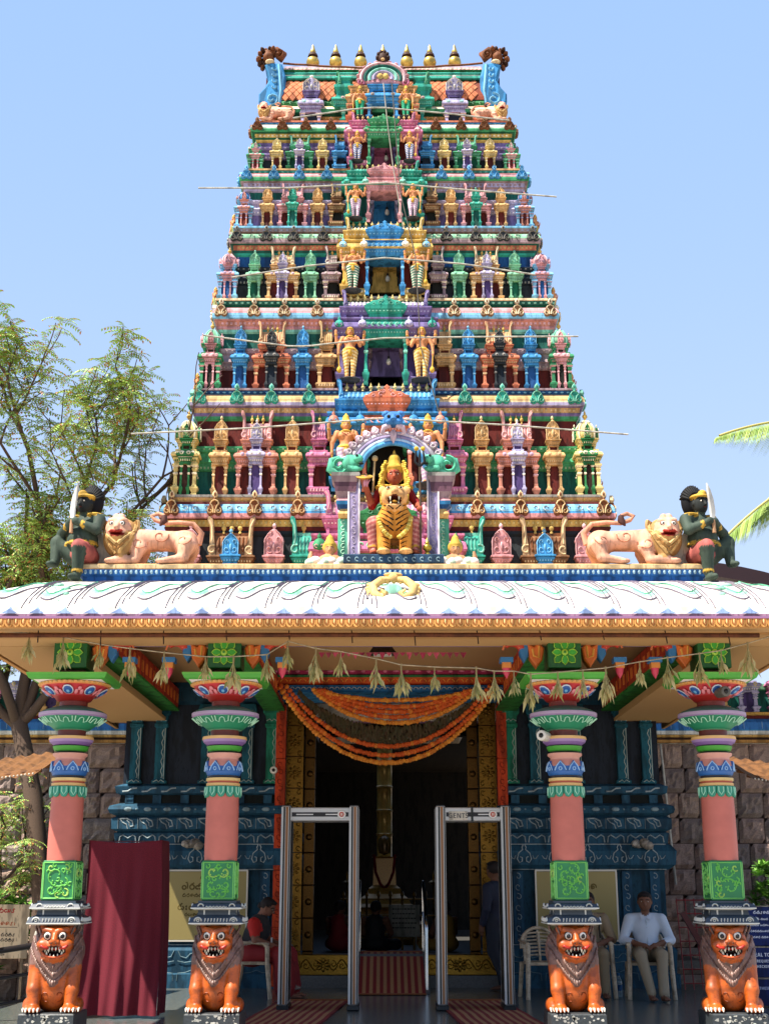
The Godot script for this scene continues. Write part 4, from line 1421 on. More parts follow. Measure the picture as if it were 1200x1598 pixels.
	var fl := thing("floodlight", "dark floodlight hanging from the porch ceiling above the door", "floodlight", Vector3(-0.02, 3.83, -14.6))
	var f1 := MB.new("satin")
	f1.col = hx("2a1d18")
	f1.mould(0, 0, 0.12, 0.06, [[0.02, 0.0], [0.03, 0.015], [0.0, 0.06], [-0.03, 0.12]])
	f1.box(0, 0.2, 0, 0.09, 0.24, 0.03)
	put("housing", f1, fl)
	var f2 := MB.new("satin")
	f2.col = hx("cfcac0")
	f2.box(0, -0.012, 0.03, 0.2, 0.02, 0.07)
	put("lens", f2, fl)
	# row of small pink paper flags near the light
	var pf := MB.new()
	for i in 22:
		pf.col = hx("c4556e") if i % 3 else hx("a83a58")
		var x := -0.75 + 1.5 * i / 21.0
		var y := 3.735 - 0.0 * x
		pf.tri(Vector3(x - 0.035, y, -13.9), Vector3(x + 0.0, y - 0.06 - 0.02 * sin(i * 3.0), -13.9), Vector3(x + 0.035, y, -13.9))
		pf.tri(Vector3(x - 0.035, y, -13.902), Vector3(x + 0.035, y, -13.902), Vector3(x + 0.0, y - 0.06 - 0.02 * sin(i * 3.0), -13.902))
	tag(put("paper_bunting", pf, self, Vector3(PX, 0.0, 0)), "string of small pink paper flags beside the floodlight", "bunting")

# ---------- the four lion pillars ----------
func bracket(m: MB, x: float, s: float):   # orange petal scroll beside the flower block
	m.col = hx("d9702a")
	m.extrude(PackedVector2Array([Vector2(x + s * 0.0, -0.02), Vector2(x + s * 0.02, -0.14), Vector2(x + s * 0.08, -0.22), Vector2(x + s * 0.15, -0.12), Vector2(x + s * 0.17, 0.03), Vector2(x + s * 0.1, 0.0), Vector2(x + s * 0.06, 0.05)]), -0.08, 0.06, 0.015)
	m.col = hx("eab455")
	m.strip2(PackedVector2Array([Vector2(x + s * 0.05, 0.0), Vector2(x + s * 0.06, -0.12), Vector2(x + s * 0.11, -0.1), Vector2(x + s * 0.12, -0.03)]), 0.06, 0.022, 0.014)
	m.col = hx("2f78b4")
	m.extrude(PackedVector2Array([Vector2(x + s * 0.15, 0.02), Vector2(x + s * 0.16, -0.1), Vector2(x + s * 0.2, -0.16), Vector2(x + s * 0.25, -0.08), Vector2(x + s * 0.25, 0.04), Vector2(x + s * 0.2, 0.06)]), -0.08, 0.04, 0.012)
	m.col = hx("c23a22")
	var p := []
	for i in 9:
		var a := -0.2 + i * 0.36
		p.append(Vector3(x + s * (0.31 - cos(a) * 0.09), -0.03 + sin(a) * 0.07, 0.0))
	m.tube(p, [0.04, 0.045, 0.05, 0.05, 0.045, 0.04, 0.035, 0.03, 0.025], 7)
	m.col = hx("e8885c")
	m.scroll(x + s * 0.31, -0.03, 0.06, 0.11, 0.2 if s < 0 else PI - 0.2, (PI if s < 0 else 0.0) + 0.1, 0.03, 0.02, 0.014, 9)
	m.col = hx("2f78b4")
	m.box(x + s * 0.385, -0.14, 0, 0.13, 0.05, 0.14)
	m.col = hx("d98a3c")
	m.box(x + s * 0.385, -0.19, 0, 0.09, 0.06, 0.1)
	m.col = hx("c8385a")
	m.lathe(Vector3(x + s * 0.385, -0.33, 0), [[0.0, 0], [0.035, 0.06], [0.045, 0.11]], 7)

func flower_panel(m: MB, z: float, y: float, r: float):
	m.col = hx("2f8f34")
	for i in 8:
		var a := TAU * i / 8
		var rr := r * (1.0 if i % 2 == 0 else 1.15)
		var e := Vector2(cos(a), sin(a))
		var sd := Vector2(-e.y, e.x)
		m.col = hx("3fae3c") if i % 2 == 0 else hx("2f8f34")
		var pts := PackedVector2Array()
		for q in [[0.12, 0.0], [0.45, -0.28], [0.75, -0.26], [1.0, 0.0], [0.75, 0.26], [0.45, 0.28]]:
			pts.append(Vector2(0, y) + e * q[0] * rr + sd * q[1] * rr)
		m.extrude(pts, z - 0.01, z + (0.02 if i % 2 == 0 else 0.008), 0.006)
		m.col = hx("a8d84e")
		var ln := PackedVector2Array()
		for q in [[0.3, -0.14], [0.55, -0.25], [0.78, -0.2], [0.97, 0.0], [0.78, 0.2], [0.55, 0.25], [0.3, 0.14]]:
			ln.append(Vector2(0, y) + e * q[0] * rr + sd * q[1] * rr)
		m.strip2(ln, z + (0.02 if i % 2 == 0 else 0.008), 0.01, 0.006)
	m.col = hx("a8d84e")
	m.ell(Vector3(0, y, z + 0.02), Vector3(0.035, 0.035, 0.02), 10, 5)
	m.col = hx("2f8f34")
	m.ell(Vector3(0, y, z + 0.035), Vector3(0.015, 0.015, 0.012), 8, 4)

func vine_panel(m: MB, kind: int, w: float, y0: float, y1: float, z: float):   # raised leaf scrolls on the green block
	var h := y1 - y0
	m.col = hx("7fcf6a")
	m.strip2(PackedVector2Array([Vector2(-w, y0 + 0.01), Vector2(w, y0 + 0.01), Vector2(w, y1 - 0.01), Vector2(-w, y1 - 0.01), Vector2(-w, y0 + 0.01)]), z, 0.014, 0.008)
	var cy := (y0 + y1) / 2
	var list := []
	if kind == 0:
		list = [[-0.02, 0.05, 0.12, 0.0, 5.4], [0.05, -0.02, 0.05, 2.0, 7.6], [-0.07, -0.09, 0.05, 0.5, 6.0], [0.08, 0.12, 0.035, 3, 8.4], [-0.08, 0.12, 0.035, 0, 5.4], [0.07, -0.12, 0.045, 2.4, 8.0], [0.0, -0.13, 0.035, 0, 5]]
	elif kind == 1:
		list = [[-0.06, 0.08, 0.055, 0.0, 5.6], [0.06, 0.08, 0.055, PI, PI - 5.6], [-0.07, -0.04, 0.05, 0.4, 5.6], [0.07, -0.04, 0.05, PI - 0.4, PI - 5.6], [-0.05, -0.12, 0.04, 0.4, 5.6], [0.05, -0.12, 0.04, PI - 0.4, PI - 5.6], [0, 0.14, 0.03, 0, 6]]
	elif kind == 2:
		list = [[0.03, 0.1, 0.07, 3.4, 8.4], [-0.06, 0.06, 0.06, 0, 5], [0.0, -0.01, 0.05, 2.5, 8], [-0.06, -0.1, 0.05, 1, 6.5], [0.07, -0.08, 0.07, 2, 7.4], [0.09, 0.02, 0.035, 0, 5]]
	else:
		list = [[0.0, 0.09, 0.07, 0.6, 6.0], [0.03, -0.06, 0.08, 2.6, 8.2], [0.09, 0.12, 0.035, 0, 5.5], [-0.08, -0.02, 0.035, 0, 5.5], [-0.07, -0.13, 0.035, 1, 6.5], [0.1, 0.0, 0.03, 3, 8], [-0.09, 0.13, 0.03, 3, 8]]
	var more := []
	for q in list:   # small tendrils fill the ground between the big curls
		for k in 3:
			var a: float = q[3] + 1.7 * k + 0.6
			var px: float = q[0] + cos(a) * q[2] * 1.35
			var py: float = q[1] + sin(a) * q[2] * 1.35
			if absf(px) < 0.125 and absf(py) < 0.155:
				more.append([px, py, 0.026, a, a + (5.0 if k % 2 else -5.0)])
	for q in list + more:
		m.col = hx("6fc25a") if int(q[2] * 1000) % 2 == 0 else hx("a6d064")
		var sx := w / 0.15
		m.scroll(q[0] * sx, cy + q[1] * h / 0.36, q[2] * 0.2 * sx, q[2] * sx, q[3], q[4], z, 0.014, 0.010, 14)
		if q[2] > 0.04:
			for k in 6:
				var a: float = q[3] + 0.6 + k * 0.7
				m.ell(Vector3(q[0] * sx + cos(a) * q[2] * 0.55 * sx, cy + q[1] * h / 0.36 + sin(a) * q[2] * 0.55 * sx, z), Vector3(0.008, 0.008, 0.007), 6, 4)

func scallop_ring(m: MB, y: float, r0: float, r1: float, h: float, n: int, c1: Color, c2: Color):   # petals round a shaft, hanging down
	for i in n:
		var a := TAU * i / n
		m.at(Transform3D(Basis(Vector3.UP, a), Vector3.ZERO))
		var hw := PI * r0 / n * 0.96
		m.col = c1
		var pts := PackedVector2Array([Vector2(-hw, 0), Vector2(-hw, -h * 0.6), Vector2(-hw * 0.6, -h * 0.92), Vector2(0, -h), Vector2(hw * 0.6, -h * 0.92), Vector2(hw, -h * 0.6), Vector2(hw, 0)])
		var keep := m.X
		m.at(keep * Transform3D(Basis(Vector3.RIGHT, atan2(r0 - r1, h)), Vector3(0, y, r0)))
		m.extrude(pts, -0.02, 0.012, 0.005)
		m.col = c2
		m.strip2(PackedVector2Array([Vector2(-hw * 0.55, -0.01), Vector2(-hw * 0.55, -h * 0.5), Vector2(0, -h * 0.8), Vector2(hw * 0.55, -h * 0.5), Vector2(hw * 0.55, -0.01)]), 0.012, hw * 0.28, 0.006)
		m.at(keep)
	m.at(Transform3D.IDENTITY)

func pillar(x: float, kind: int, label: String):
	var t := thing("lion_pillar", label, "pillar", Vector3(x, 0, -13.5), 0.0, "lion pillars of the porch")
	var c := C
	# pedestal with worn paint
	var m := MB.new("slab")
	m.col = hx("3d4348")
	m.cbox(0, 0.002, 0.195, 0.02, 0.26, 0.3, 0.012)
	var rg := RandomNumberGenerator.new()
	rg.seed = 40 + kind
	m.use("fresh")
	for i in 26:
		m.col = hx("c9c6ba") if i % 2 else hx("a9a89e")
		var p := PackedVector2Array()
		var cx := rg.randf_range(-0.23, 0.23)
		var cy := rg.randf_range(0.11, 0.18)
		var r := rg.randf_range(0.006, 0.024)
		for k in 7:
			var a := TAU * k / 7
			p.append(Vector2(cx + cos(a) * r * rg.randf_range(0.4, 1.3), minf(cy + sin(a) * r * rg.randf_range(0.3, 0.9), 0.183)))
		if Geometry2D.triangulate_polygon(p).size() > 0:
			m.extrude(p, 0.315, 0.3215)
	put("pedestal", m, t)
	lion_parts(t, kind)
	# double stepped block over the lion's head
	var b := MB.new("fresh")
	for q in [[0.985, 1.10], [1.125, 1.21]]:
		var big: float = 0.075 if q[0] < 1.0 else 0.06
		var lo: float = q[0]
		var hi: float = q[1]
		b.mould(0, 0, 0.185, 0.185, [[0.02, lo - 0.0, hx("2c3a48")], [big, lo + 0.012, hx("c8ccc6")], [big, lo + 0.022, hx("c8ccc6")], [big - 0.02, (lo + hi) / 2 + 0.01, hx("2c3a4a")], [0.0, hi - 0.02, hx("33424f")], [0.0, hi, hx("33424f")]])
	b.col = hx("26323f")
	b.box(0, 1.112, 0, 0.36, 0.06, 0.36)
	for k in 4:
		b.at(Transform3D(Basis(Vector3.UP, k * PI / 2), Vector3.ZERO))
		b.col = hx("c8ccc6")
		for s in [-1.0, 1.0]:
			b.box(s * 0.12, 1.112, 0.182, 0.014, 0.06, 0.008)
			b.scroll(s * 0.17, 1.022, 0.034, 0.034, 0, PI, 0.25, 0.014, 0.014, 8)
			b.scroll(s * 0.17, 1.03, 0.012, 0.012, 0, TAU, 0.25, 0.012, 0.012, 8)
			b.scroll(s * 0.15, 1.157, 0.026, 0.026, 0, PI, 0.235, 0.012, 0.012, 8)
		for i in 8:
			b.strip2(PackedVector2Array([Vector2(-0.105 + i * 0.03, 1.015), Vector2(-0.1 + i * 0.03, 1.05)]), 0.25, 0.012, 0.012)
		var wv := PackedVector2Array()
		for i in 25:
			wv.append(Vector2(-0.1 + 0.2 * i / 24.0, 1.155 + 0.006 * sin(i * 1.6)))
		b.strip2(wv, 0.238, 0.01, 0.01)
	b.at(Transform3D.IDENTITY)
	put("stepped_block", b, t)
	# green carved block
	var g := MB.new("fresh")
	g.col = hx("1d7a46")
	g.cbox(0, 1.212, 1.588, 0, 0.158, 0.158, 0.008)
	for k in 4:
		g.at(Transform3D(Basis(Vector3.UP, k * PI / 2), Vector3.ZERO))
		vine_panel(g, (kind + k) % 4, 0.146, 1.222, 1.578, 0.158)
	g.at(Transform3D.IDENTITY)
	put("carved_block", g, t)
	# round shaft
	var sf := MB.new("fresh")
	sf.col = hx("bf685a")
	sf.lathe(Vector3.ZERO, [[0.162, 1.588], [0.165, 1.7], [0.163, 2.0], [0.158, 2.3]], 32)
	put("shaft", sf, t)
	# bell capital: petals, rings, pot, discs, dish, slab
	var k := MB.new("fresh")
	scallop_ring(k, 2.305, 0.166, 0.17, 0.11, 12, hx("2f8f76"), hx("9fd8bc"))
	k.lathe(Vector3.ZERO, [[0.16, 2.30], [0.168, 2.31, hx("d9b070")], [0.168, 2.335, hx("d9b070")], [0.158, 2.34, hx("b0543c")], [0.158, 2.355, hx("b0543c")], [0.17, 2.36, hx("e0c27e")], [0.17, 2.385, hx("e0c27e")], [0.15, 2.395, hx("2a2a30")], [0.15, 2.41, hx("2a2a30")], [0.165, 2.415, hx("2a64ac")], [0.178, 2.45, hx("2a64ac")], [0.176, 2.5, hx("2a64ac")], [0.16, 2.54, hx("c8887a")], [0.145, 2.57, hx("c8887a")], [0.145, 2.59, hx("d49a8c")], [0.172, 2.61, hx("d49a8c")], [0.172, 2.63, hx("d49a8c")], [0.14, 2.645, c.dark], [0.14, 2.65, c.dark], [0.165, 2.66, hx("3f9a34")], [0.18, 2.70, hx("3f9a34")], [0.17, 2.71, c.dark], [0.21, 2.74, hx("7a5c9a")], [0.22, 2.765, hx("9a82b8")], [0.225, 2.77, hx("caa05c")], [0.22, 2.795, hx("d9b070")], [0.14, 2.8, hx("6a2418")], [0.14, 2.86, hx("6a2418")], [0.17, 2.865, hx("7fc8a4")], [0.19, 2.88, hx("2a8a66")], [0.25, 2.93, hx("2a8a66")], [0.325, 2.985, hx("2a8a66")], [0.34, 3.0, hx("8f7aa6")], [0.34, 3.03, hx("a492b4")], [0.3, 3.055, hx("3a7a6c")], [0.22, 3.085, hx("2d6a5e")], [0.16, 3.1, hx("2d6a5e")], [0.14, 3.105, hx("7a2418")], [0.14, 3.15, hx("7a2418")], [0.17, 3.16, hx("a82a26")], [0.2, 3.2, hx("a82a26")], [0.28, 3.25, hx("c23844")], [0.33, 3.3, hx("c23844")], [0.35, 3.31, hx("d98a4a")], [0.355, 3.33, hx("dca05a")], [0.3, 3.34, c.dark]], 36)
	for i in 8:   # blue flames on the pot
		var a := TAU * (i + 0.5) / 8
		k.at(Transform3D(Basis(Vector3.UP, a), Vector3(0, 0, 0)))
		k.col = hx("2a64ac")
		k.extrude(PackedVector2Array([Vector2(-0.068, 2.45), Vector2(-0.05, 2.5), Vector2(-0.02, 2.53), Vector2(0, 2.555), Vector2(0.02, 2.53), Vector2(0.05, 2.5), Vector2(0.068, 2.45)]), 0.14, 0.181, 0.006)
		k.col = hx("9cc4ea")
		k.strip2(PackedVector2Array([Vector2(-0.06, 2.455), Vector2(-0.04, 2.5), Vector2(0, 2.545), Vector2(0.04, 2.5), Vector2(0.06, 2.455)]), 0.181, 0.012, 0.006)
		k.scroll(0, 2.475, 0.016, 0.016, 0, TAU, 0.181, 0.01, 0.006, 8)
	for i in 12:   # lotus lines under the wide disc
		var a := TAU * i / 12
		k.at(Transform3D(Basis(Vector3.UP, a), Vector3.ZERO))
		k.col = hx("a6dcc0")
		var ln := []
		for q in [[-0.07, 0.325, 2.98], [-0.06, 0.27, 2.935], [-0.03, 0.26, 2.925], [-0.02, 0.3, 2.96], [0, 0.31, 2.968], [0.02, 0.3, 2.96], [0.03, 0.26, 2.925], [0.06, 0.27, 2.935], [0.07, 0.325, 2.98]]:
			ln.append(Vector3(q[0], q[2] - 0.002, q[1] + 0.004))
		k.strip(ln, 0.012, 0.007, Vector3(0, -0.62, 0.78))
	for i in 8:   # blue hearts and pink petals on the red dish
		var a := TAU * i / 8
		k.at(Transform3D(Basis(Vector3.UP, a) * Basis(Vector3.RIGHT, 0.98), Vector3.ZERO))
		k.at(Transform3D(Basis(Vector3.UP, a), Vector3.ZERO) * Transform3D(Basis(Vector3.RIGHT, 0.98), Vector3(0, 3.245, 0.283)))
		k.col = hx("c8d4e4")
		k.ell(Vector3(0, 0, 0), Vector3(0.058, 0.072, 0.012), 10, 5)
		k.col = hx("2458a4")
		k.ell(Vector3(0, 0, 0.005), Vector3(0.048, 0.06, 0.013), 10, 5)
		k.col = hx("6fb0e0")
		k.ell(Vector3(0, -0.01, 0.012), Vector3(0.02, 0.028, 0.01), 8, 4)
		k.at(Transform3D(Basis(Vector3.UP, a + PI / 8), Vector3.ZERO) * Transform3D(Basis(Vector3.RIGHT, 0.98), Vector3(0, 3.235, 0.277)))
		k.col = hx("e08a96")
		for s in [-1.0, 1.0]:
			k.ell(Vector3(s * 0.026, -0.015, 0), Vector3(0.02, 0.04, 0.01), 7, 4)
		k.ell(Vector3(0, 0.035, 0), Vector3(0.022, 0.03, 0.01), 7, 4)
	k.at(Transform3D.IDENTITY)
	k.col = hx("caa05c")
	for i in 40:
		var a := TAU * i / 40
		k.ell(Vector3(sin(a) * 0.352, 3.32, cos(a) * 0.352), Vector3(0.016, 0.012, 0.016), 6, 4)
	put("capital", k, t)
	var ab := MB.new("fresh")
	ab.mould(0, 0, 0.36, 0.36, [[-0.02, 3.335], [0.02, 3.345, hx("49a83a")], [0.04, 3.385, hx("49a83a")], [0.04, 3.40, hx("6abf4a")]])
	put("abacus", ab, t)
	# flower block and its brackets up to the beam
	var fb := MB.new("fresh")
	fb.col = hx("6a1f18")
	fb.box(0, 3.43, 0, 0.24, 0.07, 0.24)
	fb.col = hx("14602c")
	fb.cbox(0, 3.46, 3.77, 0.09, 0.165, 0.19, 0.006)
	flower_panel(fb, 0.281, 3.615, 0.13)
	put("flower_block", fb, t)
	for s2 in [-1.0, 1.0]:
		if (kind == 0 and s2 < 0) or (kind == 3 and s2 > 0):
			continue
		var br := MB.new("fresh")
		br.at(Transform3D(Basis.IDENTITY, Vector3(0, 3.7, 0.12)))
		bracket(br, s2 * 0.19, s2)
		put("bracket", br, t)

# ---------- the tower's dark blue lower walls, the doorway and what is behind it ----------
func base_scrolls(m: MB, x0: float, x1: float, z: float):
	var wht := hx("9fb0ba")
	var li := hx("7f98a6")
	m.col = wht
	var n := int((x1 - x0) / 0.28)
	var st := (x1 - x0) / n
	for i in n:
		var x := x0 + st * (i + 0.5)
		# running curls under the pilasters
		m.strip2(PackedVector2Array([Vector2(x - 0.11, 2.685), Vector2(x - 0.03, 2.69), Vector2(x + 0.03, 2.73), Vector2(x + 0.1, 2.735)]), z + 0.1, 0.022, 0.008)
		# leaf buds on the torus
		m.col = li
		m.ell(Vector3(x, 2.43, z + 0.17), Vector3(0.06, 0.032, 0.02), 8, 4)
		m.ell(Vector3(x + st * 0.42, 2.43, z + 0.17), Vector3(0.014, 0.014, 0.014), 6, 4)
		m.col = wht
		# claw-shaped leaves
		m.strip2(PackedVector2Array([Vector2(x - 0.12, 2.3), Vector2(x - 0.02, 2.305), Vector2(x + 0.06, 2.27), Vector2(x + 0.08, 2.2), Vector2(x + 0.03, 2.19)]), z + 0.122, 0.02, 0.008)
		m.strip2(PackedVector2Array([Vector2(x - 0.12, 2.3), Vector2(x - 0.08, 2.25), Vector2(x - 0.02, 2.22), Vector2(x, 2.16)]), z + 0.122, 0.016, 0.008)
		m.strip2(PackedVector2Array([Vector2(x - 0.02, 2.28), Vector2(x + 0.02, 2.24), Vector2(x + 0.025, 2.2)]), z + 0.122, 0.014, 0.008)
		m.strip2(PackedVector2Array([Vector2(x - st * 0.5, 2.31), Vector2(x - st * 0.5, 2.16)]), z + 0.122, 0.008, 0.006)
		# arches like a row of m
		m.strip2(PackedVector2Array([Vector2(x - 0.12, 1.97), Vector2(x - 0.11, 2.05), Vector2(x - 0.07, 2.075), Vector2(x, 2.03), Vector2(x + 0.07, 2.075), Vector2(x + 0.11, 2.05), Vector2(x + 0.12, 1.97)]), z + 0.082, 0.018, 0.008)
	m.strip2(PackedVector2Array([Vector2(x0, 1.945), Vector2(x1, 1.945)]), z + 0.1, 0.014, 0.006)
	m.strip2(PackedVector2Array([Vector2(x0, 1.6), Vector2(x1, 1.6)]), z + 0.06, 0.014, 0.006)
	m.strip2(PackedVector2Array([Vector2(x0, 0.575), Vector2(x1, 0.575)]), z + 0.05, 0.012, 0.006)
	n = int((x1 - x0) / 0.42)
	st = (x1 - x0) / n
	for i in n:
		var x := x0 + st * (i + 0.5)
		# horseshoe gables with scrolls, and w shapes between them
		for s in [-1.0, 1.0]:
			m.strip2(PackedVector2Array([Vector2(x + s * 0.01, 1.94), Vector2(x + s * 0.03, 1.9), Vector2(x + s * 0.02, 1.87), Vector2(x + s * 0.08, 1.82), Vector2(x + s * 0.1, 1.74), Vector2(x + s * 0.07, 1.69), Vector2(x + s * 0.03, 1.71), Vector2(x + s * 0.03, 1.76), Vector2(x + s * 0.06, 1.77)]), z + 0.16, 0.015, 0.008)
			m.strip2(PackedVector2Array([Vector2(x + s * 0.2, 1.79), Vector2(x + s * 0.17, 1.75), Vector2(x + s * 0.14, 1.74), Vector2(x + s * 0.12, 1.79)]), z + 0.15, 0.014, 0.008)
		# waves of the plinth
		m.col = hx("6b8794")
		m.strip2(PackedVector2Array([Vector2(x - 0.2, 0.5), Vector2(x - 0.16, 0.42), Vector2(x - 0.08, 0.4), Vector2(x - 0.02, 0.46), Vector2(x + 0.02, 0.46), Vector2(x + 0.08, 0.4), Vector2(x + 0.16, 0.42), Vector2(x + 0.2, 0.5)]), z + 0.1, 0.012, 0.006)
		m.strip2(PackedVector2Array([Vector2(x - 0.2, 0.36), Vector2(x - 0.1, 0.34), Vector2(x, 0.355), Vector2(x + 0.1, 0.34), Vector2(x + 0.2, 0.36)]), z + 0.1, 0.01, 0.006)
		m.strip2(PackedVector2Array([Vector2(x - 0.2, 0.1), Vector2(x - 0.19, 0.2), Vector2(x - 0.08, 0.21), Vector2(x, 0.24), Vector2(x + 0.08, 0.21), Vector2(x + 0.19, 0.2), Vector2(x + 0.2, 0.1)]), z + 0.122, 0.01, 0.006)
		m.col = wht

func build_base():
	var c := C
	var ax := 0.1
	var z := -19.6
	var deep := hx("23506c")
	var deep2 := hx("1c4058")
	for s in [-1.0, 1.0]:
		var m := MB.new()
		m.col = deep
		var cx: float = s * 2.79
		m.mould(cx, z - 2.7, 1.11, 2.7, [[0.12, 0.0], [0.12, 0.18], [0.08, 0.2], [0.1, 0.5], [0.04, 0.57], [0, 0.58], [0, 1.58, deep2], [0.06, 1.6, deep], [0.14, 1.66], [0.16, 1.85], [0.1, 1.93], [0.06, 1.95], [0.08, 2.1], [0.04, 2.12], [0.12, 2.16], [0.12, 2.3], [0.06, 2.34], [0.15, 2.38], [0.17, 2.43], [0.15, 2.48], [0.04, 2.52], [0.02, 2.64, c.black], [0.08, 2.66, deep], [0.1, 2.76], [0, 2.8], [0, 3.95, hx("1e2a36")], [0.06, 4.0, deep2], [0.1, 4.2], [0.1, 4.4], [0, 4.45], [0, 4.98]])
		m.col = deep
		for i in 6:
			m.box(cx - 1.0 + 0.4 * i, 2.58, z + 0.03, 0.12, 0.12, 0.06)
		var b := put("base_wall", m, tower, Vector3(ax, 0, -ZC))
		var sm := MB.new()
		base_scrolls(sm, cx - 1.13, cx + 1.13, z)
		put("painted_scroll", sm, b).set_meta("kind", "stuff")
		# pilasters of the upper wall and the lower panel
		for px in [0.25, 0.6, 1.2, 1.87, 2.23]:
			var p := MB.new()
			var xx: float = s * (1.5 + px)
			var pc := hx("17566a") if px > 0.3 else hx("1f7a62")
			p.col = pc
			p.mould(0, 0, 0.075, 0.05, [[0.03, 2.8], [0.03, 2.84], [0, 2.86], [0, 3.6], [0.02, 3.62], [0.02, 3.66], [0.0, 3.68], [0.02, 3.78], [0.05, 3.82], [0.05, 3.88], [0.03, 3.95]])
			p.col = hx("a8b8b8")
			var wv := PackedVector2Array()
			for i in 26:
				wv.append(Vector2(0.03 + 0.012 * sin(i * 1.3), 2.88 + 0.7 * i / 25.0))
			p.strip2(wv, 0.051, 0.012, 0.006)
			p.strip2(PackedVector2Array([Vector2(0.062, 2.86), Vector2(0.062, 3.6)]), 0.051, 0.012, 0.006)
			for y in [3.7, 3.83, 2.82]:
				p.strip2(PackedVector2Array([Vector2(-0.08, y), Vector2(-0.03, y + 0.03), Vector2(0, y), Vector2(0.03, y + 0.03), Vector2(0.08, y)]), 0.08, 0.012, 0.006)
			put("pilaster", p, b, Vector3(xx, 0, z + 0.03))
		for px in [0.3, 0.78, 1.85, 2.25]:
			var p := MB.new()
			p.col = hx("244f6c")
			p.box(0, 1.08, 0, 0.14, 0.98, 0.05)
			p.col = hx("93a8b4")
			for i in 7:
				p.scroll(0.0, 0.66 + i * 0.14, 0.012, 0.05, 0 if i % 2 else PI, 5.0 if i % 2 else PI + 5.0, 0.026, 0.012, 0.006, 10)
			put("panel_pilaster", p, b, Vector3(s * (1.5 + px), 0, z + 0.02))
	# lintel wall over the door
	var lm := MB.new()
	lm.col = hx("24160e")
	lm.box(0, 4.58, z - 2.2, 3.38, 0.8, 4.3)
	lm.box(0, 4.55, -25.1, 3.38, 0.9, 0.3)  # beam added behind the passage to block sky seen through the ceiling opening
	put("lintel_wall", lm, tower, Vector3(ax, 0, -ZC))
	# door frame: red posts of plates, gilt panels, dark inner posts
	var dt := thing("temple_doorway", "tall temple doorway with red outer posts and embossed gilt panels", "doorway", Vector3(ax, 0, z))
	for s in [-1.0, 1.0]:
		for i in 5:
			var r := MB.new()
			r.col = hx("b8401e")
			r.cbox(0, 0.0, 0.78, 0, 0.07, 0.06, 0.01)
			r.col = hx("8a2a14")
			for k in 6:
				r.scroll(0.0, 0.1 + k * 0.12, 0.01, 0.05, 0 if k % 2 else PI, 5.0 if k % 2 else PI + 5, 0.06, 0.014, 0.006, 10)
			put("red_post_plate", r, dt, Vector3(s * 1.61, 0.02 + i * 0.785, 0.07))
		for i in 9:
			var g := MB.new("brass")
			g.col = hx("86642a")
			g.cbox(0, 0.0, 0.45, 0, 0.125, 0.02, 0.006)
			for k in 8:
				var a := TAU * k / 8
				g.ell(Vector3(cos(a) * 0.07, 0.225 + sin(a) * 0.07, 0.02), Vector3(0.035, 0.02, 0.014), 7, 4, Basis(Vector3.BACK, a))
			g.ell(Vector3(0, 0.225, 0.02), Vector3(0.03, 0.03, 0.02), 8, 5)
			for u in [-1.0, 1.0]:
				g.scroll(u * 0.075, 0.06, 0.01, 0.045, 0, u * 5, 0.02, 0.014, 0.008, 10)
				g.scroll(u * 0.075, 0.39, 0.01, 0.045, 0, -u * 5, 0.02, 0.014, 0.008, 10)
			put("gilt_panel", g, dt, Vector3(s * 1.415, 0.02 + i * 0.455, -0.12))
			var q := MB.new("brass")
			q.col = hx("5e4420")
			q.cbox(0, 0, 0.45, 0, 0.075, 0.08, 0.01)
			q.ell(Vector3(0, 0.22, 0.08), Vector3(0.05, 0.05, 0.02), 8, 5)
			put("inner_post_plate", q, dt, Vector3(s * 1.2, 0.02 + i * 0.455, -0.35))
	var th := MB.new("brass")
	th.col = hx("97742e")
	th.cbox(0, 0.16, 0.44, -0.2, 1.53, 0.14, 0.012)
	for i in 12:
		var x := -1.4 + i * 0.254
		if absf(x) < 0.42:
			continue
		var pts := []
		for k in 15:
			pts.append(Vector3(x - 0.13 + 0.266 * k / 14.0, 0.3 + 0.07 * sin(k / 14.0 * TAU), -0.06))
		th.strip(pts, 0.018, 0.014)
		th.scroll(x - 0.06, 0.29, 0.01, 0.05, 0, 6, -0.06, 0.014, 0.01, 12)
		th.scroll(x + 0.07, 0.31, 0.01, 0.05, 2, 8, -0.06, 0.014, 0.01, 12)
	for s in [-1.0, 1.0]:
		for k in 8:
			var a := TAU * k / 8
			th.ell(Vector3(s * 0.96 + cos(a) * 0.07, 0.3 + sin(a) * 0.06, -0.05), Vector3(0.04, 0.022, 0.02), 7, 4, Basis(Vector3.BACK, a))
	th.use("slab").col = hx("5a5e60")
	th.box(0, 0.08, -0.15, 3.06, 0.16, 0.3)
	put("threshold", th, dt)
	var lin := MB.new("brass")
	lin.col = hx("6b5024")
	lin.box(0, 4.1, -0.25, 3.06, 0.16, 0.3)
	put("lintel_beam", lin, dt)
	# passage and the dim hall behind it
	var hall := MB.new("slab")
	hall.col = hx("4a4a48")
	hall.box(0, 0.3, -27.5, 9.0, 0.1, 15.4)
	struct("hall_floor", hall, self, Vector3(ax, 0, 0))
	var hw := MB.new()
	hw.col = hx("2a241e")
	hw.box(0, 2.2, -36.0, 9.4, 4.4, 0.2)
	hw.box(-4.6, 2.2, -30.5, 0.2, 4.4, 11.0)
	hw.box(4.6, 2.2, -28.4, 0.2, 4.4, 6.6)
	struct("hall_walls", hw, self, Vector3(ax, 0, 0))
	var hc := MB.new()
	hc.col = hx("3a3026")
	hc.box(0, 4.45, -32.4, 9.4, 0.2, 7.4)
	for s in [-1.0, 1.0]:   # added opening in the unseen ceiling, to let light onto the mast
		hc.box(s * 3.1, 4.45, -26.9, 3.2, 0.2, 3.6)
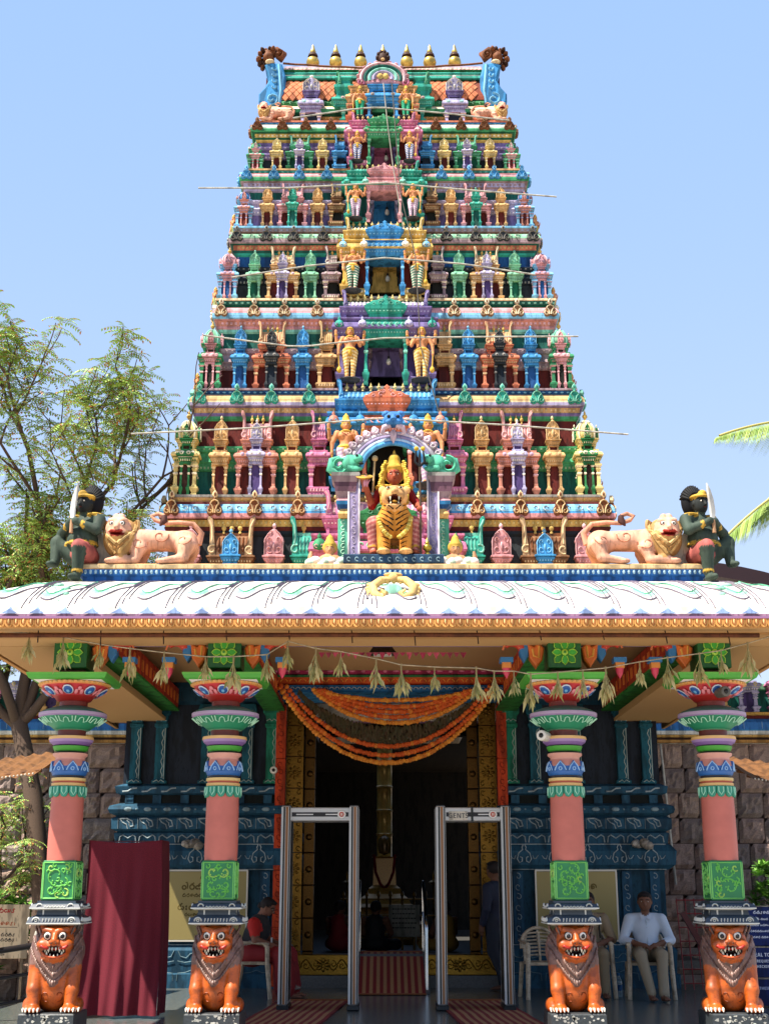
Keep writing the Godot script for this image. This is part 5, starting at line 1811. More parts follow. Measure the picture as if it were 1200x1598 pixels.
	struct("hall_ceiling", hc, self, Vector3(ax, 0, 0))

func build_hall():
	var ax := 0.1
	# gilded flag mast on its stepped base
	var t := thing("flag_mast", "gilded temple flag mast with red garland standing inside the doorway", "flag mast", Vector3(0.0, 0.35, -26.3))
	var m := MB.new("mast")
	m.col = hx("ecc062")
	for i in 12:
		m.lathe(Vector3(0, 1.55 + i * 0.45, 0), [[0.15, 0], [0.165, 0.01], [0.145, 0.03], [0.145, 0.42], [0.165, 0.44], [0.15, 0.45]], 20)
	put("mast", m, t)
	var b := MB.new("mast")
	b.col = hx("c08c34")
	b.mould(0, 0, 0.2, 0.2, [[0.6, 0], [0.66, 0.1], [0.5, 0.14], [0.5, 0.3], [0.56, 0.36], [0.44, 0.42], [0.4, 0.6], [0.45, 0.66], [0.3, 0.72], [0.24, 0.82], [0.14, 0.9], [0.1, 1.0], [0.02, 1.06], [0.0, 1.55], [0.04, 1.58]])
	for i in 10:
		for s in [-1.0, 1.0]:
			b.scroll(s * 0.12 * (i % 5), 0.2 + 0.25 * (i / 5), 0.02, 0.08, 0, s * 6, 0.72 - 0.12 * (i / 5), 0.025, 0.02, 12)
	put("stepped_base", b, t)
	var g := MB.new()
	g.col = hx("7a1414")
	for s in [-1.0, 1.0]:
		g.tube([Vector3(s * 0.2, 1.62, 0.22), Vector3(s * 0.17, 1.3, 0.24), Vector3(s * 0.08, 1.08, 0.26), Vector3(0, 1.0, 0.27)], 0.03, 6)
	put("garland", g, t)
	var pl := MB.new("mast")
	pl.col = hx("8a6a34")
	pl.lathe(Vector3(0, 1.75, 0.17), [[0.0, -0.14], [0.1, -0.1], [0.13, 0.05], [0.1, 0.18], [0.0, 0.24]], 12, 1.0, 0.3)
	put("shield_plate", pl, t)
	# brass railing and lamp stands before the mast
	var r := thing("brass_railing", "low brass railing in front of the gilded mast", "railing", Vector3(0.1, 0.35, -23.4))
	for i in 9:
		var p := MB.new("brass")
		p.col = hx("8a6a30")
		p.lathe(Vector3.ZERO, [[0.02, 0], [0.02, 0.86], [0.035, 0.88], [0.02, 0.94], [0, 0.96]], 8)
		put("baluster", p, r, Vector3(-0.8 + i * 0.2, 0, 0))
	for y in [0.25, 0.55, 0.82]:
		var p := MB.new("brass")
		p.col = hx("8a6a30")
		p.tube([Vector3(-0.85, y, 0), Vector3(0.85, y, 0)], 0.016, 8)
		put("rail", p, r)
	for s in [-1.0, 1.0]:
		var l := MB.new("brass")
		l.col = hx("9a7838")
		l.lathe(Vector3.ZERO, [[0.1, 0], [0.03, 0.06], [0.02, 0.6], [0.05, 0.64], [0.02, 0.68], [0.02, 1.05], [0.09, 1.1], [0.02, 1.14], [0.03, 1.22], [0, 1.3]], 12)
		tag(put("oil_lamp_stand", l, self, Vector3(0.1 + s * 0.75, 0.35, -23.9)), "slender brass oil lamp stand on the %s side of the mast" % ("left" if s < 0 else "right"), "lamp stand", "brass lamp stands by the mast")
	var nb := thing("notice_board", "small grey notice board leaning on the brass railing", "notice board", Vector3(0.33, 0.36, -23.2))
	var nm := MB.new()
	nm.col = hx("8d8f8c")
	nm.cbox(0, 0.2, 0.72, 0, 0.26, 0.012, 0.004)
	for s in [-1.0, 1.0]:
		nm.box(s * 0.2, 0.1, -0.01, 0.02, 0.2, 0.02)
	put("board", nm, nb)
	var ln := MB.new()
	ln.col = hx("3a3c3c")
	for i in 5:
		var x := -0.2
		while x < 0.18:
			var q := rng.randf_range(0.02, 0.05)
			ln.box(x + q / 2, 0.65 - i * 0.075, 0.0135, q, 0.022, 0.002)
			x += q + 0.012
	put("lettering", ln, nb)
	# chrome rails and the carpeted ramp
	var rm := MB.new("slab")
	rm.col = hx("5e6264")
	rm.quad(Vector3(-0.5, 0.004, -18.35), Vector3(0.5, 0.004, -18.35), Vector3(0.5, 0.45, -19.66), Vector3(-0.5, 0.45, -19.66))
	rm.quad(Vector3(-0.5, 0.0, -19.66), Vector3(-0.5, 0.004, -18.35), Vector3(-0.5, 0.45, -19.66), Vector3(-0.5, 0.45, -19.66))
	rm.quad(Vector3(0.5, 0.004, -18.35), Vector3(0.5, 0.0, -19.66), Vector3(0.5, 0.45, -19.66), Vector3(0.5, 0.45, -19.66))
	tag(put("ramp", rm, self, Vector3(ax, 0, 0)), "short sloping ramp under the striped carpet at the threshold", "ramp")
	for s in [-1.0, 1.0]:
		var h := MB.new("chrome")
		h.col = hx("c4c8cc")
		var x: float = ax + s * 0.46
		h.tube([Vector3(0, 0.02, -18.5), Vector3(0, 0.8, -18.52), Vector3(0, 0.9, -18.56), Vector3(0, 0.98, -18.7), Vector3(0, 1.42, -19.9), Vector3(0, 1.44, -20.0), Vector3(0, 1.38, -20.06), Vector3(0, 0.45, -20.08)], 0.024, 10)
		h.tube([Vector3(0, 0.5, -18.5), Vector3(0, 0.62, -18.7), Vector3(0, 1.0, -20.05)], 0.018, 8)
		h.lathe(Vector3(0, 0.005, -18.5), [[0.05, 0], [0.05, 0.012], [0.026, 0.02]], 12)
		tag(put("handrail", h, self, Vector3(x, 0, 0)), "chrome handrail on the %s of the carpeted ramp" % ("left" if s < 0 else "right"), "handrail", "handrails of the ramp")

# ---------- striped carpets ----------
func carpet(label: String, path: Array, hw: float, wob: float):   # path of [x, y, z], laid as narrow woven stripes
	var m := MB.new("cloth")
	var n := 19
	for i in path.size() - 1:
		for k in n:
			var u0 := -hw + 2 * hw * k / n
			var u1 := -hw + 2 * hw * (k + 1) / n
			m.col = hx("8a1c1a") if k % 2 == 0 else hx("b88a5e")
			var a: Vector3 = path[i]
			var b: Vector3 = path[i + 1]
			var da := Vector3(0, wob * sin(i * 1.9 + 0.4), 0)
			var db := Vector3(0, wob * sin((i + 1) * 1.9 + 0.4), 0)
			m.quad(a + da + Vector3(u0, 0, 0), a + da + Vector3(u1, 0, 0), b + db + Vector3(u1, 0, 0), b + db + Vector3(u0, 0, 0))
	m.col = hx("9a5a34")
	for e in [0, path.size() - 1]:
		m.box(path[e].x, path[e].y + 0.003 + wob, path[e].z, hw * 2, 0.012 + wob, 0.05)
	for s in [-1.0, 1.0]:
		for i in path.size() - 1:
			m.col = hx("7a1816")
			m.quad(path[i] + Vector3(s * hw, -0.012, 0), path[i + 1] + Vector3(s * hw, -0.012, 0), path[i + 1] + Vector3(s * hw, 0.0, 0), path[i] + Vector3(s * hw, 0.0, 0))
	tag(put("striped_carpet", m), label, "carpet", "red striped carpets")

func build_carpets():
	var a := []
	for i in 14:
		a.append(Vector3(-0.86 - 0.022 * i, 0.014, -17.2 + 0.32 * i))
	a.reverse()
	carpet("red and tan striped runner passing under the metal detector nearer the seated woman", a, 0.42, 0.004)
	var b := []
	for i in 14:
		b.append(Vector3(1.05 + 0.015 * i, 0.014, -17.2 + 0.32 * i))
	b.reverse()
	carpet("red and tan striped runner under the metal detector with the paper sign", b, 0.42, 0.004)
	carpet("red and tan striped carpet sloping up the ramp to the gilt threshold", [Vector3(0.1, 0.012, -18.2), Vector3(0.1, 0.014, -18.36), Vector3(0.1, 0.115, -18.65), Vector3(0.1, 0.215, -18.95), Vector3(0.1, 0.315, -19.25), Vector3(0.1, 0.415, -19.55), Vector3(0.1, 0.455, -19.7), Vector3(0.1, 0.457, -20.1)], 0.44, 0.002)

# ---------- walk-through metal detectors ----------
func detector(x0: float, x1: float, label: String, paper: bool):
	var t := thing("metal_detector", label, "metal detector", Vector3((x0 + x1) / 2, 0, -15.9), 0.0, "walk-through metal detectors")
	var w := x1 - x0
	for s in [-1.0, 1.0]:
		var m := MB.new("satin")
		var hw := 0.055
		m.col = hx("b9bcbd")
		m.cbox(0, 0.06, 2.26, -0.22, hw, 0.25, 0.012)
		m.col = hx("8a5f3c")
		m.box(0.012, 1.16, 0.0305, 0.03, 2.18, 0.004)
		m.col = hx("14161a")
		m.box(-0.02, 1.16, 0.0305, 0.02, 2.18, 0.005)
		m.box(0.044, 1.16, 0.031, 0.014, 2.18, 0.005)
		m.box(-s * 0.056, 1.1, -0.22, 0.004, 2.0, 0.34)
		m.col = hx("1c1e22")
		m.cbox(0, 0.004, 0.06, -0.22, hw + 0.012, 0.26, 0.008)
		m.box(0, 2.265, -0.22, 0.1, 0.012, 0.46)
		put("post", m, t, Vector3(s * (w / 2 - hw), 0, 0))
	var c := MB.new("satin")
	c.col = hx("c2c5c6")
	c.cbox(0, 2.09, 2.245, -0.2, w / 2 - 0.11, 0.2, 0.01)
	c.col = hx("17191d")
	c.box(0, 2.165, 0.0005, w - 0.24, 0.05, 0.006)
	c.col = hx("d8dadb")
	c.box(-w * 0.2, 2.165, 0.004, w * 0.22, 0.012, 0.006)
	c.box(w * 0.17, 2.165, 0.004, w * 0.2, 0.012, 0.006)
	put("crossbar", c, t)
	var lg := MB.new("satin")
	lg.col = hx("e2e0dc")
	lg.at(Transform3D(Basis(Vector3.RIGHT, PI / 2), Vector3(w / 2 - 0.2, 2.165, 0.004)))
	lg.lathe(Vector3.ZERO, [[0.05, 0], [0.05, 0.006], [0.044, 0.01]], 20)
	lg.col = hx("b24a3c")
	lg.lathe(Vector3.ZERO, [[0.03, 0.009], [0.03, 0.013]], 16)
	lg.col = hx("e8d8cc")
	lg.box(-0.008, 0.0135, 0, 0.008, 0.003, 0.03)
	lg.box(0.008, 0.0135, 0, 0.008, 0.003, 0.03)
	put("round_logo", lg, t)
	if paper:
		var p := MB.new()
		p.col = hx("d6d4cc")
		p.box(-w * 0.2, 2.15, 0.008, 0.22, 0.1, 0.002)
		put("paper_sign", p, t)
		lettering("GENTS", t, Vector3(-w * 0.2, 2.15, 0.011), 0.055, hx("5a5c60"))
		var q := MB.new("satin")
		q.col = hx("15171a")
		q.box(-0.01, 2.165, 0.008, 0.025, 0.17, 0.012)
		put("sign_strap", q, t)

func lettering(s: String, parent: Node, at: Vector3, size: float, col: Color, bold := true) -> MeshInstance3D:
	var tm := TextMesh.new()
	var f := SystemFont.new()
	f.font_names = PackedStringArray(["Droid Sans"])
	f.font_weight = 700 if bold else 400
	tm.font = f
	tm.text = s
	tm.font_size = 32
	tm.pixel_size = size / 23.0
	tm.depth = 0.002
	tm.curve_step = 2.0
	var k := "ink_%s" % col.to_html(false)
	if not M.has(k):
		var mm := StandardMaterial3D.new()
		mm.albedo_color = col.linear_to_srgb()
		mm.roughness = 0.7
		M[k] = mm
	tm.material = M[k]
	var o := MeshInstance3D.new()
	o.mesh = tm
	o.name = numbered("lettering", parent)
	parent.add_child(o)
	o.position = at
	return o

# ---------- statues ----------
var cache := {}
func sdf_front(s: Sdf, x: float, y: float) -> float:   # where a ray along -z meets the figure
	var ix := clampi(int(round((x - s.o.x) / s.h)), 0, s.nx - 1)
	var iy := clampi(int(round((y - s.o.y) / s.h)), 0, s.ny - 1)
	for k in range(s.nz - 1, -1, -1):
		if s.f[(k * s.ny + iy) * s.nx + ix] < 0.0:
			return s.o.z + (k + 0.5) * s.h
	return s.o.z

func lion_parts(t: Node3D, kind: int):   # seated lion with bulging eyes, open mouth and a caped mane
	if not cache.has("lion"):
		var s := Sdf.new(Vector3(-0.32, -0.02, -0.3), Vector3(0.32, 0.84, 0.36), 0.0095)
		# ids: 0 orange body, 1 mane, 2 mouth, 3 lips
		s.ell(Vector3(0, 0.16, -0.04), Vector3(0.2, 0.18, 0.19), 0)
		s.ell(Vector3(0, 0.24, 0.05), Vector3(0.165, 0.21, 0.125), 0, 0.05)
		for k in [-1.0, 1.0]:
			s.cap(Vector3(k * 0.165, 0.38, 0.06), Vector3(k * 0.175, 0.2, 0.14), 0.078, 0.064, 0, 0.03)
			s.cap(Vector3(k * 0.175, 0.2, 0.14), Vector3(k * 0.16, 0.05, 0.17), 0.064, 0.05, 0, 0.02)
			s.ell(Vector3(k * 0.16, 0.035, 0.205), Vector3(0.066, 0.038, 0.08), 0, 0.02)
			for i in 4:
				s.cap(Vector3(k * 0.16 + (i - 1.5) * 0.033, 0.03, 0.22), Vector3(k * 0.16 + (i - 1.5) * 0.036, 0.024, 0.275), 0.02, 0.016, 0, 0.008)
			s.ell(Vector3(k * 0.225, 0.06, 0.04), Vector3(0.055, 0.07, 0.13), 0, 0.03)
			s.ell(Vector3(k * 0.225, 0.03, 0.15), Vector3(0.042, 0.03, 0.05), 0, 0.02)
		s.ell(Vector3(0, 0.55, -0.04), Vector3(0.255, 0.26, 0.18), 1, 0.02)
		s.ell(Vector3(0, 0.47, 0.05), Vector3(0.245, 0.17, 0.13), 1, 0.04)
		s.cap(Vector3(0, 0.43, 0.09), Vector3(0, 0.27, 0.165), 0.14, 0.035, 1, 0.06)
		s.ell(Vector3(0, 0.64, 0.1), Vector3(0.16, 0.16, 0.13), 0, 0.012)
		s.ell(Vector3(0, 0.585, 0.17), Vector3(0.15, 0.085, 0.1), 0, 0.04)
		s.ell(Vector3(0, 0.495, 0.15), Vector3(0.115, 0.055, 0.1), 0, 0.03)
		s.cap(Vector3(-0.1, 0.745, 0.19), Vector3(-0.03, 0.735, 0.225), 0.03, 0.028, 0, 0.02)
		s.cap(Vector3(0.1, 0.745, 0.19), Vector3(0.03, 0.735, 0.225), 0.03, 0.028, 0, 0.02)
		s.cap(Vector3(0, 0.72, 0.22), Vector3(0, 0.65, 0.275), 0.026, 0.034, 0, 0.02)
		for k in [-1.0, 1.0]:
			s.ell(Vector3(k * 0.13, 0.755, 0.12), Vector3(0.045, 0.045, 0.03), 0, 0.02)
			s.ell(Vector3(k * 0.03, 0.637, 0.28), Vector3(0.024, 0.018, 0.02), 0, 0.012)
			s.ell(Vector3(k * 0.11, 0.61, 0.2), Vector3(0.06, 0.05, 0.05), 0, 0.03)
		s.cut(Vector3(0, 0.545, 0.25), Vector3(0.098, 0.05, 0.13), 2)
		s.build()
		cache.lion = s
		var b := MB.new("gloss")
		s.into(b, [hx("b4561a"), hx("765850"), hx("2a0806"), hx("b8281e")])
		# caped mane: rows of tufts hanging in chevrons
		for j in 4:
			var tipy := 0.27 + 0.075 * j
			for k in [-1.0, 1.0]:
				var n := 20
				for i in n:
					var u := i / float(n - 1)
					var x: float = k * (0.004 + (0.232 - 0.012 * j) * pow(u, 0.85))
					var y := tipy + (0.30 + 0.02 * j) * pow(u, 1.15)
					if pow(x / 0.175, 2.0) + pow((y - 0.615) / 0.19, 2.0) < 1.0:
						continue
					var z := sdf_front(s, x, y)
					if u > 0.86:
						z = maxf(z, -0.02)
					b.col = hx("82645a") if (i + j) % 2 else hx("74564c")
					var d := Vector3(-k * 0.008, -0.03, 0.012)
					b.tube([Vector3(x, y + 0.022, z - 0.014), Vector3(x, y, z + 0.012), Vector3(x, y, z + 0.006) + d], [0.008, 0.014, 0.003], 5)
		# lips
		b.col = hx("b52a1a")
		var up := []
		for i in 13:
			var a := lerpf(PI * 1.05, -PI * 0.05, i / 12.0)
			var x := cos(a) * 0.125
			var y := 0.572 + absf(sin(a * 2.0)) * 0.012 + (0.02 if absf(x) > 0.1 else 0.0)
			up.append(Vector3(x, y, maxf(sdf_front(s, x, y + 0.012), 0.15) + 0.004))
		b.tube(up, 0.015, 6)
		var lo := []
		for i in 11:
			var a := lerpf(PI * 1.02, PI * 1.98, i / 10.0)
			var x := cos(a) * 0.11
			var y := 0.555 + sin(a) * 0.058
			lo.append(Vector3(x, y, maxf(sdf_front(s, x, y - 0.014), 0.14)))
		b.col = hx("c2521e")
		b.tube(lo, 0.011, 6)
		b.col = hx("8a3c12")   # carved curls on the belly
		for k in [-1.0, 1.0]:
			var q := []
			for i in 12:
				var a := i * 0.45
				var x: float = k * (0.06 - cos(a) * (0.012 + 0.0035 * i))
				var y := 0.15 + sin(a) * (0.012 + 0.004 * i)
				q.append(Vector3(x, y, sdf_front(s, x, y) + 0.001))
			b.strip(q, 0.01, 0.006)
		b.col = hx("3a160c")
		for k in [-1.0, 1.0]:
			b.ell(Vector3(k * 0.02, 0.627, 0.302), Vector3(0.01, 0.006, 0.006), 6, 4)
		cache.lion_mesh = b.mesh(M)
		var e := MB.new("gloss")
		e.at(Transform3D(Basis(Vector3.RIGHT, PI / 2), Vector3.ZERO))
		e.col = hx("1a1210")
		e.lathe(Vector3.ZERO, [[0.043, -0.02], [0.043, 0.006], [0.038, 0.012]], 18)
		e.col = hx("e6e2da")
		e.at(Transform3D.IDENTITY)
		e.ell(Vector3(0, 0, 0.002), Vector3(0.037, 0.037, 0.026), 14, 8)
		e.col = hx("100c0a")
		e.ell(Vector3(0, -0.003, 0.018), Vector3(0.022, 0.023, 0.016), 12, 6)
		cache.eye = e.mesh(M)
		var th := MB.new("gloss")
		th.col = hx("e4ded0")
		th.lathe(Vector3.ZERO, [[0.0, -0.03], [0.008, -0.012], [0.012, 0.006], [0.006, 0.014]], 7)
		cache.tooth = th.mesh(M)
		var cl := MB.new("gloss")
		cl.col = hx("d8d4cc")
		cl.tube([Vector3(0, 0.016, -0.02), Vector3(0, 0.014, 0.01), Vector3(0, -0.012, 0.026)], [0.012, 0.012, 0.004], 6)
		cache.claw = cl.mesh(M)
	var body := put("lion", cache.lion_mesh, t, Vector3(0, 0.197, 0.02))
	body.rotation.y = [0.1, -0.04, 0.03, -0.14][kind]
	body.scale = [Vector3(1.02, 1.0, 1.0), Vector3(0.98, 1.0, 1.02), Vector3(1.0, 1.0, 1.0), Vector3(1.03, 1.0, 0.97)][kind]
	for k in [-1.0, 1.0]:
		put("eye", cache.eye, body, Vector3(k * 0.066, 0.692, 0.222)).rotation.y = k * 0.15
	for i in 6:
		var x := -0.085 + i * 0.034
		var big := 1.35 if i in [0, 1, 4, 5] else 0.8
		put("tooth", cache.tooth, body, Vector3(x, 0.578, 0.245 - x * x * 4.0)).scale = Vector3.ONE * big
	for i in 5:
		var x := -0.07 + i * 0.035
		var o := put("tooth", cache.tooth, body, Vector3(x, 0.506 + x * x * 4, 0.238 - x * x * 5.0))
		o.rotation.x = PI
		o.scale = Vector3.ONE * (1.1 if i in [0, 4] else 0.75)
	for k in [-1.0, 1.0]:
		for i in 4:
			put("claw", cache.claw, body, Vector3(k * 0.16 + (i - 1.5) * 0.036, 0.024, 0.278))
		for i in 3:
			put("claw", cache.claw, body, Vector3(k * 0.225 + (i - 1) * 0.027, 0.02, 0.19))

func roof_lion_mesh() -> Array:   # crouching along x, head at -x turned to the front
	var s := Sdf.new(Vector3(-0.62, -0.03, -0.3), Vector3(0.62, 0.68, 0.36), 0.012)
	s.cap(Vector3(-0.16, 0.33, 0), Vector3(0.3, 0.325, -0.02), 0.135, 0.12, 0, 0.05)
	s.ell(Vector3(0.37, 0.28, -0.01), Vector3(0.14, 0.175, 0.145), 0, 0.05)
	s.ell(Vector3(-0.15, 0.28, 0.03), Vector3(0.12, 0.16, 0.14), 0, 0.05)
	for k in [-1.0, 1.0]:
		s.cap(Vector3(-0.12, 0.2, k * 0.12), Vector3(-0.16, 0.06, k * 0.14), 0.08, 0.055, 0, 0.04)
		s.cap(Vector3(-0.16, 0.05, k * 0.15), Vector3(-0.38, 0.045, k * 0.18), 0.052, 0.042, 0, 0.03)
		s.ell(Vector3(-0.42, 0.035, k * 0.185), Vector3(0.06, 0.035, 0.05), 0, 0.02)
		s.cap(Vector3(0.4, 0.24, k * 0.13), Vector3(0.36, 0.09, k * 0.15), 0.095, 0.065, 0, 0.05)
		s.cap(Vector3(0.36, 0.07, k * 0.16), Vector3(0.18, 0.04, k * 0.18), 0.055, 0.04, 0, 0.03)
		s.ell(Vector3(0.13, 0.032, k * 0.185), Vector3(0.06, 0.032, 0.045), 0, 0.02)
	s.ell(Vector3(-0.33, 0.34, 0.05), Vector3(0.2, 0.25, 0.15), 1, 0.02)
	s.cap(Vector3(-0.33, 0.3, 0.12), Vector3(-0.3, 0.1, 0.17), 0.16, 0.05, 1, 0.05)
	s.ell(Vector3(-0.35, 0.43, 0.15), Vector3(0.14, 0.14, 0.11), 0, 0.012)
	s.ell(Vector3(-0.35, 0.37, 0.22), Vector3(0.1, 0.055, 0.06), 0, 0.03)
	s.ell(Vector3(-0.35, 0.31, 0.2), Vector3(0.075, 0.04, 0.06), 0, 0.02)
	s.cap(Vector3(-0.35, 0.47, 0.24), Vector3(-0.35, 0.42, 0.285), 0.022, 0.026, 0, 0.02)
	for k in [-1.0, 1.0]:
		s.ell(Vector3(-0.35 + k * 0.06, 0.52, 0.2), Vector3(0.05, 0.035, 0.04), 0, 0.02)
		s.ell(Vector3(-0.35 + k * 0.03, 0.57, 0.15), Vector3(0.04, 0.05, 0.04), 0, 0.03)
	s.cut(Vector3(-0.35, 0.343, 0.28), Vector3(0.068, 0.022, 0.08), 2)
	s.build()
	var m := MB.new()
	s.into(m, [hx("e0aa90"), hx("b98e58"), hx("7a1c14")])
	# mane in long layered locks
	for j in 3:
		m.col = [hx("c9a36a"), hx("a97c48"), hx("d4b27a")][j]
		for k in [-1.0, 1.0]:
			var p := []
			for i in 14:
				var u := i / 13.0
				var x: float = -0.34 + k * (0.01 + (0.155 + 0.012 * j) * sin(u * PI * 0.62))
				var y := 0.12 + 0.055 * j + (0.42 - 0.045 * j) * u
				p.append(Vector3(x, y, maxf(sdf_front(s, x, y), 0.08) + 0.002))
			m.strip(p, 0.045, 0.022)
	m.col = hx("a8322a")
	for k in [-1.0, 1.0]:
		m.tube([Vector3(-0.35, 0.372, 0.275), Vector3(-0.35 + k * 0.05, 0.38, 0.265), Vector3(-0.35 + k * 0.09, 0.365, 0.235)], [0.014, 0.018, 0.012], 6)
	m.tube([Vector3(-0.42, 0.34, 0.235), Vector3(-0.38, 0.318, 0.258), Vector3(-0.32, 0.318, 0.258), Vector3(-0.28, 0.34, 0.235)], 0.011, 6)
	m.col = hx("c98a70")   # carved curls on shoulder and haunch
	for q in [[-0.12, 0.26], [0.36, 0.3], [0.1, 0.36]]:
		var p := []
		for i in 14:
			var a := i * 0.5
			var x: float = q[0] + cos(a) * (0.015 + 0.006 * i)
			var y: float = q[1] + sin(a) * (0.015 + 0.006 * i)
			p.append(Vector3(x, y, sdf_front(s, x, y)))
		m.strip(p, 0.016, 0.01)
	# tail looped over the back with a dark tip
	m.col = hx("d89c80")
	m.tube([Vector3(0.5, 0.28, 0.0), Vector3(0.53, 0.42, 0.0), Vector3(0.44, 0.53, 0.02), Vector3(0.28, 0.55, 0.02), Vector3(0.12, 0.54, 0.02), Vector3(0.02, 0.58, 0.02), Vector3(-0.02, 0.63, 0.02), Vector3(0.05, 0.66, 0.02), Vector3(0.12, 0.63, 0.03)], [0.04, 0.035, 0.03, 0.028, 0.026, 0.026, 0.026, 0.026, 0.022], 8)
	m.col = hx("5a3a34")
	m.tube([Vector3(0.12, 0.63, 0.03), Vector3(0.12, 0.56, 0.04), Vector3(0.08, 0.5, 0.05)], [0.03, 0.045, 0.01], 7)
	var e := MB.new("gloss")
	for k in [-1.0, 1.0]:
		var p := Vector3(-0.35 + k * 0.055, 0.475, 0.235)
		e.col = hx("1a1412")
		e.ell(p, Vector3(0.033, 0.033, 0.018), 12, 6)
		e.col = hx("e8e4dc")
		e.ell(p + Vector3(0, 0, 0.006), Vector3(0.026, 0.026, 0.016), 12, 6)
		e.col = hx("14100e")
		e.ell(p + Vector3(0, 0, 0.016), Vector3(0.014, 0.014, 0.01), 10, 6)
	return [m.mesh(M), e.mesh(M)]

func mirrored(m: ArrayMesh) -> ArrayMesh:
	var out := ArrayMesh.new()
	for i in m.get_surface_count():
		var a := m.surface_get_arrays(i)
		var v: PackedVector3Array = a[Mesh.ARRAY_VERTEX]
		var n: PackedVector3Array = a[Mesh.ARRAY_NORMAL]
		var c: PackedColorArray = a[Mesh.ARRAY_COLOR]
		for k in v.size():
			v[k].x = -v[k].x
			n[k].x = -n[k].x
		for k in range(0, v.size(), 3):
			var t := v[k + 1]
			v[k + 1] = v[k + 2]
			v[k + 2] = t
			t = n[k + 1]
			n[k + 1] = n[k + 2]
			n[k + 2] = t
			var cc := c[k + 1]
			c[k + 1] = c[k + 2]
			c[k + 2] = cc
		var arr := []
		arr.resize(Mesh.ARRAY_MAX)
		arr[Mesh.ARRAY_VERTEX] = v
		arr[Mesh.ARRAY_NORMAL] = n
		arr[Mesh.ARRAY_COLOR] = c
		out.add_surface_from_arrays(Mesh.PRIMITIVE_TRIANGLES, arr)
		out.surface_set_material(i, m.surface_get_material(i))
	return out

func face(s: Sdf, p: Vector3, r: float, id_skin: int, k := 0.01):   # a head looking along +z
	s.ell(p, Vector3(r * 0.86, r * 1.08, r * 0.95), id_skin, k)
	s.ell(p + Vector3(0, -r * 0.55, r * 0.2), Vector3(r * 0.6, r * 0.55, r * 0.62), id_skin, r * 0.3)
	s.cap(p + Vector3(0, r * 0.1, r * 0.86), p + Vector3(0, -r * 0.3, r * 1.06), r * 0.1, r * 0.17, id_skin, r * 0.15)
	for q in [-1.0, 1.0]:
		s.ell(p + Vector3(q * r * 0.84, -r * 0.08, 0), Vector3(r * 0.14, r * 0.28, r * 0.18), id_skin, r * 0.08)

func face_marks(m: MB, p: Vector3, r: float, lip: Color, brow: Color, ey := 1.0):
	for q in [-1.0, 1.0]:
		m.col = hx("e8e2d8")
		m.ell(p + Vector3(q * r * 0.34, r * 0.06, r * 0.8), Vector3(r * 0.17 * ey, r * 0.09 * ey, r * 0.1), 8, 5)
		m.col = hx("120c0a")
		m.ell(p + Vector3(q * r * 0.34, r * 0.06, r * 0.88), Vector3(r * 0.08 * (0.5 + 0.5 * ey), r * 0.08 * ey, r * 0.05), 7, 5)
		m.col = brow
		m.tube([p + Vector3(q * r * 0.14, r * 0.28, r * 0.9), p + Vector3(q * r * 0.36, r * 0.34, r * 0.85), p + Vector3(q * r * 0.6, r * 0.24, r * 0.68)], r * 0.05, 5)
	m.col = lip
	m.tube([p + Vector3(-r * 0.26, -r * 0.53, r * 0.76), p + Vector3(-r * 0.08, -r * 0.52, r * 0.86), p + Vector3(r * 0.08, -r * 0.52, r * 0.86), p + Vector3(r * 0.26, -r * 0.53, r * 0.76)], r * 0.075, 6)

